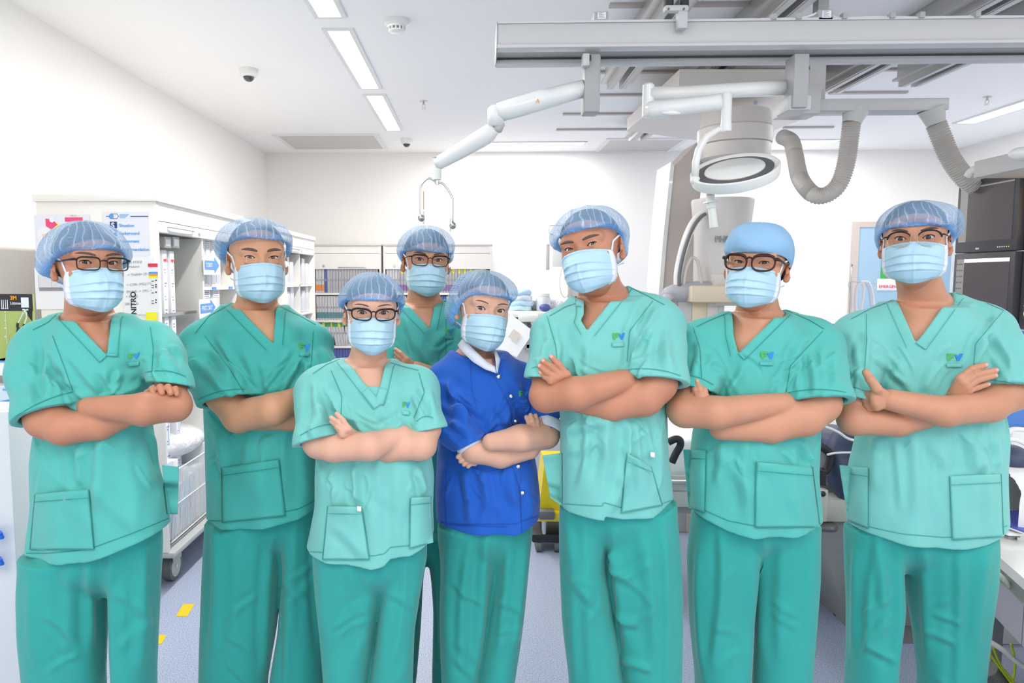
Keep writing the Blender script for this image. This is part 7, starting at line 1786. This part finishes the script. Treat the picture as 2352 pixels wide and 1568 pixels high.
PEOPLE.append(dict(seed=5, Z=2.12, rs=1.00, label='person in royal blue snap-front jacket with white ribbed collar and cuffs', skin='fair', cloth='blue_cloth', trouser='scrub_trousers',
    eyes=(1129, 712), face=(18, 0, 8), head=.97, neck=(1090, 838), neck_r=.048,
    fs=dict(seed=15, slit=.0056, brow=(.018, 0.0015, .0195), gaze=(-14, 0), mask_w=1.0, hairline=.075, face_w=.98,
            cap=dict(hem=(.040, .004, -.075), puff=.008, left=.014, right=.006, top=.119, sag=.0, bun=(-1.75, .052), back=.02)),
    shoulder_a=((1062, 800), (1010, 842)), shoulder_b=((1138, 808), (1198, 840)), body_yaw=9,
    torso=[(818, 1045, 1160, .075), (850, 1020, 1200, .100), (910, 1012, 1212, .118), (1000, 1006, 1218, .120), (1069, 1002, 1232, .120), (1132, 999, 1239, .122), (1196, 1003, 1236, .122), (1225, 1006, 1230, .122)],
    sleeve_a=[(1022, 872, 0, .050), (1022, 935, -.02, .050), (1048, 990, -.06, .049), (1082, 1022, -.085, .042)], cuff_a=((1048, 1034), (1106, 1002), .1), sleeve_k=.022, no_cuff=True,
    sleeve_b=[(1200, 868, 0, .044), (1225, 920, -.01, .044), (1250, 960, -.03, .042), (1266, 980, -.05, .036)], cuff_b=((1240, 1010), (1284, 958), .1),
    arm_a=[(1024, 872, 0, .036), (1086, 1034, -.09, .0355), (1150, 1046, -.13, .034), (1218, 1034, -.13, .025)],
    arm_b=[(1200, 868, 0, .042), (1254, 998, -.07, .038), (1195, 1006, -.17, .036), (1128, 1015, -.165, .025)],
    hands=[dict(wrist=(1218, 1025, -.12, .024), r=.0072, nails=False, tuck=False, fingers=[[(1219, 985, -.125), (1215, 970, -.13), (1209, 958, -.12)], [(1227, 982, -.125), (1224, 966, -.13), (1219, 953, -.12)], [(1235, 982, -.12), (1233, 967, -.125), (1230, 954, -.115)], [(1242, 986, -.11), (1241, 973, -.115), (1239, 961, -.105)]]),
           dict(wrist=(1118, 1022, -.15, .024), r=.0078, nails=False, tuck=False, fingers=[[(1078, 1038, -.11), (1062, 1040, -.12), (1052, 1049, -.125)], [(1082, 1047, -.11), (1068, 1050, -.12), (1058, 1059, -.125)], [(1086, 1055, -.11), (1075, 1058, -.12), (1066, 1066, -.12)], [(1090, 1062, -.11), (1082, 1064, -.115), (1075, 1071, -.115)]])],
    vneck=[(1070, 760), (1070, 796), (1139, 852), (1133, 800), (1130, 760)], bands=None, extra=[knit_collar],
    seams=[[(1134, 862), (1151, 893), (1172, 935), (1177, 980)], [(1178, 1072), (1194, 1123), (1199, 1223)], [(1080, 830), (1083, 890), (1096, 940)], [(1025, 1075), (1022, 1150), (1025, 1215)], [(1078, 1072), (1120, 1082), (1178, 1072)], [(1028, 1205), (1165, 1210)]],
    hem=[(980, 1224), (1006, 1222), (1055, 1228), (1183, 1227), (1225, 1212), (1240, 1208), (1260, 1204)], logo=(1192, 897, 20, 13, -.1, 4),
    snaps=[(1145, 865), (1174, 910), (1184, 968), (1190, 1071), (1200, 1132)],
    folds=[(1000, 930, 1060, 950, 10, 4), (1030, 940, 1110, 985, 9, 5), (1020, 965, 1100, 1000, 8, 5), (1045, 890, 1110, 960, 12, 5), (1030, 1000, 1060, 1030, 7, 3), (1015, 870, 1060, 930, 12, 4), (1140, 930, 1172, 985, 9, 4), (1100, 1090, 1140, 1180, 14, 4), (1205, 1090, 1225, 1190, 10, 4)],
    legs=[[(1225, 1004, 1150), (1300, 1012, 1140), (1400, 1009, 1123), (1480, 1010, 1112), (1568, 1014, 1096)], [(1220, 1120, 1224), (1300, 1138, 1215), (1400, 1125, 1206), (1480, 1113, 1196), (1568, 1098, 1182)]]))
PEOPLE.append(dict(seed=6, Z=1.99, rs=1.00, label='smiling person with tilted head in pale teal scrubs, without glasses, centre right', skin='brown', cloth='scrub_light', trouser='scrub_trousers',
    eyes=(1332, 568), face=(-20, 2, -12), head=1.02, neck=(1388, 705), neck_r=.060,
    fs=dict(seed=16, slit=.0036, smile=.0014, brow=(.021, 0.0034, .0185), gaze=(14, 0), mask_w=1.02, mask_top=.002, hairline=.075,
            cap=dict(hem=(.040, .018, -.045), puff=.012, left=.016, right=.016, top=.116, sag=.010, knot=-.35)),
    shoulder_a=((1345, 676), (1266, 722)), shoulder_b=((1430, 654), (1528, 702)), body_yaw=-10,
    torso=[(692, 1318, 1465, .09), (735, 1290, 1510, .112), (800, 1278, 1520, .125), (870, 1280, 1528, .13), (950, 1284, 1533, .13), (1040, 1285, 1536, .13), (1100, 1285, 1544, .13), (1190, 1285, 1553, .13)],
    sleeve_a=[(1284, 765, 0, .056), (1268, 815, -.02, .054), (1257, 862, -.05, .052)], cuff_a=((1213, 868), (1305, 872), .2),
    sleeve_b=[(1500, 735, 0, .066), (1506, 800, -.02, .074), (1506, 878, -.06, .078)], cuff_b=((1437, 872), (1570, 888), .35),
    arm_a=[(1286, 760, 0, .048), (1255, 908, -.08, .0435), (1322, 904, -.18, .042), (1432, 874, -.18, .030)],
    arm_b=[(1497, 735, 0, .052), (1478, 912, -.08, .049), (1400, 930, -.12, .042), (1322, 920, -.125, .030)],
    hands=[dict(wrist=(1318, 905, -.125, .028), r=.0084, fingers=[[(1302, 860, -.145), (1284, 837, -.145), (1267, 820, -.13)], [(1289, 863, -.145), (1266, 842, -.145), (1248, 829, -.13)], [(1276, 867, -.145), (1256, 854, -.145), (1240, 841, -.13)], [(1265, 874, -.145), (1252, 865, -.14), (1242, 856, -.13)]]),
           dict(wrist=(1432, 874, -.175, .028), nails=False, fingers=[[(1440, 860, -.15), (1458, 860, -.12), (1470, 865, -.10)], [(1444, 870, -.15), (1462, 872, -.12), (1474, 877, -.10)], [(1443, 881, -.15), (1460, 884, -.12), (1472, 888, -.10)], [(1440, 892, -.15), (1455, 896, -.12), (1466, 900, -.10)]])],
    vneck=[(1341, 620), (1341, 724), (1334, 735), (1349, 759), (1433, 652), (1433, 620)], bands=[([(1338, 670), (1340, 723), (1334, 736), (1349, 760)], 17), ([(1437, 650), (1432, 656), (1349, 760)], 20)],
    seams=[[(1438, 655), (1490, 680), (1527, 700)], [(1256, 725), (1275, 790), (1283, 850)], [(1500, 690), (1446, 760), (1440, 830)], [(1345, 690), (1300, 703), (1262, 725)]],
    hem=[(1260, 1162), (1284, 1182), (1384, 1188), (1386, 1179), (1429, 1192), (1502, 1189), (1547, 1173), (1575, 1170)], logo=(1407, 765, 28, 15, -.12, -2),
    pockets=[dict(c=[(1440, 1040), (1496, 1072), (1428, 1178), (1522, 1160)], gape=.024, tag=(1499, 1044)), dict(c=[(1246, 1046), (1290, 1040), (1264, 1142), (1290, 1160)], gape=.004)],
    folds=[(1515, 700, 1455, 800, 9, 6), (1480, 700, 1442, 790, 9, 5), (1455, 740, 1450, 850, 8, 6), (1275, 740, 1285, 830, 8, 5), (1258, 740, 1265, 800, 9, 4), (1350, 790, 1345, 870, 9, 4), (1448, 965, 1440, 1060, 8, 8), (1480, 965, 1510, 1080, 9, 5), (1290, 990, 1400, 960, 14, 5), (1385, 1010, 1430, 1120, 14, 4), (1300, 1040, 1380, 1010, 14, 4), (1400, 1180, 1440, 1080, 12, 6), (1300, 800, 1330, 870, 12, 4)],
    leg_folds=[(1390, 1290, 1450, 1330, 9, 7), (1400, 1250, 1430, 1310, 9, 5), (1410, 1400, 1470, 1440, 9, 6), (1420, 1510, 1500, 1540, 9, 6), (1310, 1200, 1340, 1400, 14, 5)],
    legs=[[(1190, 1284, 1405), (1290, 1285, 1390), (1333, 1287, 1398), (1435, 1291, 1415), (1568, 1307, 1430)], [(1180, 1375, 1556), (1253, 1388, 1564), (1344, 1400, 1569), (1435, 1416, 1570), (1568, 1432, 1568)]]))
PEOPLE.append(dict(seed=7, Z=2.05, rs=1.03, label='person in teal scrubs with smooth cloth cap and thick brown glasses', skin='tan', cloth='scrub', trouser='scrub_trousers',
    eyes=(1725, 603), face=(-10, 4, 3), head=1.0, neck=(1745, 745), neck_r=.057,
    fs=dict(seed=17, slit=.0038, brow=(.019, 0.0022, .0200), gaze=(8, -3), mask_w=1.0, glasses=dict(mat='frame_brown', w=.0280, h=.0205, exp=2.9, r=.0025, topthick=.8, low=.88, temple=.0030, bridge=.5, cat=.001, z=-.002, sep=.0345),
            cap=dict(cloth=True, crown=1.06, hem=(.026, .008, -.045), puff=.005, top=.118, sag=-.014)),
    shoulder_a=((1685, 714), (1597, 745)), shoulder_b=((1800, 710), (1892, 752)), body_yaw=-6,
    torso=[(728, 1670, 1810, .09), (770, 1622, 1870, .112), (840, 1612, 1880, .122), (920, 1604, 1882, .126), (1000, 1590, 1880, .13), (1086, 1580, 1878, .13), (1147, 1582, 1883, .13), (1230, 1588, 1887, .13)],
    sleeve_a=[(1618, 785, 0, .058), (1602, 835, -.02, .056), (1596, 885, -.05, .050)], cuff_a=((1552, 884), (1640, 908), .2),
    sleeve_b=[(1868, 785, 0, .064), (1872, 850, -.02, .074), (1880, 925, -.06, .080)], cuff_b=((1804, 926), (1951, 924), .4),
    arm_a=[(1618, 785, 0, .050), (1574, 940, -.08, .046), (1645, 948, -.18, .041), (1800, 926, -.17, .029)],
    arm_b=[(1868, 785, 0, .052), (1848, 958, -.08, .048), (1770, 980, -.13, .041), (1655, 985, -.14, .028)],
    hands=[dict(wrist=(1640, 960, -.12, .026), r=.0088, fingers=[[(1622, 915, -.13), (1617, 898, -.13), (1610, 880, -.115)], [(1614, 912, -.135), (1607, 893, -.135), (1601, 876, -.12)], [(1605, 910, -.13), (1598, 895, -.13), (1595, 882, -.115)], [(1598, 914, -.12), (1592, 904, -.12), (1590, 895, -.11)]]),
           dict(wrist=(1800, 926, -.165, .027), nails=False, fingers=[[(1812, 915, -.14), (1828, 918, -.12), (1840, 924, -.10)], [(1815, 925, -.14), (1832, 929, -.12), (1843, 935, -.10)], [(1813, 936, -.14), (1829, 941, -.12), (1840, 946, -.10)], [(1808, 946, -.14), (1823, 952, -.12), (1833, 957, -.10)]])],
    vneck=[(1682, 680), (1682, 722), (1685, 770), (1696, 812), (1797, 712), (1797, 680)], bands=[([(1679, 711), (1683, 730), (1685, 770), (1696, 813)], 19), ([(1802, 708), (1796, 714), (1696, 813)], 20)],
    seams=[[(1806, 712), (1860, 735), (1893, 755)], [(1677, 716), (1630, 735), (1600, 750)], [(1592, 752), (1608, 800), (1612, 870)], [(1890, 760), (1815, 840), (1806, 900)]],
    hem=[(1560, 1172), (1584, 1182), (1607, 1192), (1673, 1221), (1731, 1232), (1826, 1232), (1886, 1226), (1910, 1222)], logo=(1746, 808, 31, 15, -.25, 1),
    pockets=[dict(c=[(1737, 1060), (1867, 1073), (1735, 1212), (1884, 1210)], gape=.008), dict(c=[(1569, 1032), (1622, 1034), (1582, 1165), (1618, 1178)], gape=.006)],
    folds=[(1830, 790, 1808, 880, 9, 6), (1860, 760, 1815, 830, 10, 4), (1600, 780, 1608, 860, 9, 5), (1585, 800, 1600, 870, 9, 4), (1715, 830, 1668, 915, 9, 5), (1660, 830, 1645, 900, 10, 4), (1650, 1020, 1740, 1170, 16, 5), (1840, 1010, 1860, 1065, 9, 6), (1700, 1050, 1720, 1200, 14, 4), (1820, 1130, 1840, 1200, 12, 4)],
    legs=[[(1210, 1586, 1752), (1290, 1579, 1745), (1435, 1584, 1733), (1568, 1597, 1727)], [(1210, 1725, 1888), (1330, 1738, 1888), (1450, 1736, 1878), (1568, 1730, 1868)]]))
PEOPLE.append(dict(seed=8, Z=2.12, rs=1.06, label='tall person at the far right in pale teal scrubs and half-rim glasses', skin='tan', cloth='scrub_light', trouser='scrub_trousers',
    eyes=(2100, 547), face=(0, 3, -2), head=1.05, neck=(2122, 695), neck_r=.058,
    fs=dict(seed=18, slit=.0058, brow=(.019, 0.0024, .0205), gaze=(0, 0), mask_w=1.06, mask_top=.002, hairline=.07, tie_low=.72, glasses=dict(browline=True, mat='frame_black', w=.0260, h=.0200, exp=2.3, temple=.0013, low=1.0, z=-.004),
            cap=dict(hem=(.030, .008, -.045), puff=.010, left=.010, right=.032, top=.110, sag=.004, knot=0.0, knot_amp=.0045)),
    shoulder_a=((2062, 686), (1960, 728)), shoulder_b=((2188, 670), (2285, 712)), body_yaw=-2,
    torso=[(705, 2040, 2208, .09), (750, 1995, 2275, .115), (830, 1985, 2285, .125), (930, 1980, 2300, .128), (1000, 1972, 2305, .13), (1067, 1955, 2302, .13), (1146, 1948, 2304, .13), (1195, 1948, 2310, .13), (1255, 1955, 2314, .13)],
    sleeve_a=[(1980, 770, 0, .060), (1968, 840, -.02, .054), (1965, 910, -.05, .047)], cuff_a=((1925, 908), (2010, 934), .2),
    sleeve_b=[(2262, 752, 0, .056), (2284, 812, -.02, .070), (2318, 895, -.06, .080)], cuff_b=((2264, 892), (2395, 925), .45),
    arm_a=[(1980, 770, 0, .050), (1963, 962, -.07, .0415), (2060, 970, -.12, .036), (2175, 945, -.125, .027)],
    arm_b=[(2277, 745, 0, .052), (2272, 930, -.09, .043), (2170, 945, -.18, .038), (2045, 918, -.165, .0275)],
    hands=[dict(wrist=(2178, 930, -.12, .026), r=.0086, fingers=[[(2206, 868, -.135), (2232, 847, -.14), (2262, 838, -.13)], [(2214, 878, -.14), (2242, 860, -.145), (2286, 850, -.13)], [(2220, 888, -.14), (2246, 872, -.145), (2284, 862, -.13)], [(2224, 897, -.135), (2246, 889, -.14), (2268, 882, -.13)]]),
           dict(wrist=(2045, 918, -.16, .027), r=.0088, thumb=0, nonail=(1, 2, 3, 4), back=(-.3, -1, .3), fingers=[[(2014, 893, -.155), (1999, 871, -.15), (1989, 855, -.14)], [(2008, 905, -.145), (1990, 905, -.12), (1980, 908, -.10)], [(2008, 915, -.145), (1990, 917, -.12), (1979, 920, -.10)], [(2010, 925, -.145), (1992, 929, -.12), (1982, 931, -.10)], [(2014, 934, -.14), (1998, 938, -.12), (1988, 940, -.10)]])],
    vneck=[(2060, 640), (2060, 690), (2105, 787), (2187, 675), (2187, 640)], bands=[([(2057, 680), (2061, 692), (2105, 788)], 25), ([(2192, 668), (2186, 676), (2105, 788)], 27)],
    seams=[[(2196, 672), (2250, 688), (2305, 712)], [(2055, 688), (2000, 708), (1955, 732)], [(1990, 720), (1990, 790), (1985, 860)], [(2306, 712), (2240, 790), (2236, 850)]],
    hem=[(1920, 1200), (1943, 1205), (1963, 1217), (1992, 1233), (2071, 1250), (2167, 1258), (2263, 1255), (2314, 1231), (2345, 1222)], logo=(2175, 812, 36, 16, -.1, 0),
    pockets=[dict(c=[(2182, 1093), (2300, 1088), (2188, 1240), (2306, 1232)], gape=.008), dict(c=[(1928, 1068), (1994, 1074), (1948, 1195), (1994, 1214)], gape=.006)],
    folds=[(2290, 720, 2235, 820, 9, 6), (2250, 760, 2232, 860, 8, 6), (1990, 760, 1988, 860, 8, 8), (1955, 760, 1975, 850, 9, 5), (2080, 830, 2030, 900, 12, 4), (2150, 830, 2120, 900, 12, 4), (2235, 1000, 2245, 1085, 18, 9), (2285, 1000, 2295, 1080, 9, 5), (2000, 1020, 2080, 990, 14, 5), (2140, 1010, 2180, 1080, 14, 3)],
    leg_folds=[(2020, 1250, 2030, 1400, 12, 5), (2120, 1440, 2200, 1480, 9, 4), (1990, 1480, 2060, 1520, 9, 5)],
    legs=[[(1225, 1938, 2090), (1304, 1940, 2080), (1390, 1944, 2086), (1487, 1944, 2072), (1568, 1941, 2068)], [(1245, 2066, 2290), (1318, 2078, 2290), (1390, 2088, 2283), (1452, 2097, 2278), (1568, 2108, 2270)]]))
# ------------------------------------------------------------------ the people
for p_ in PEOPLE:
    person(p_)
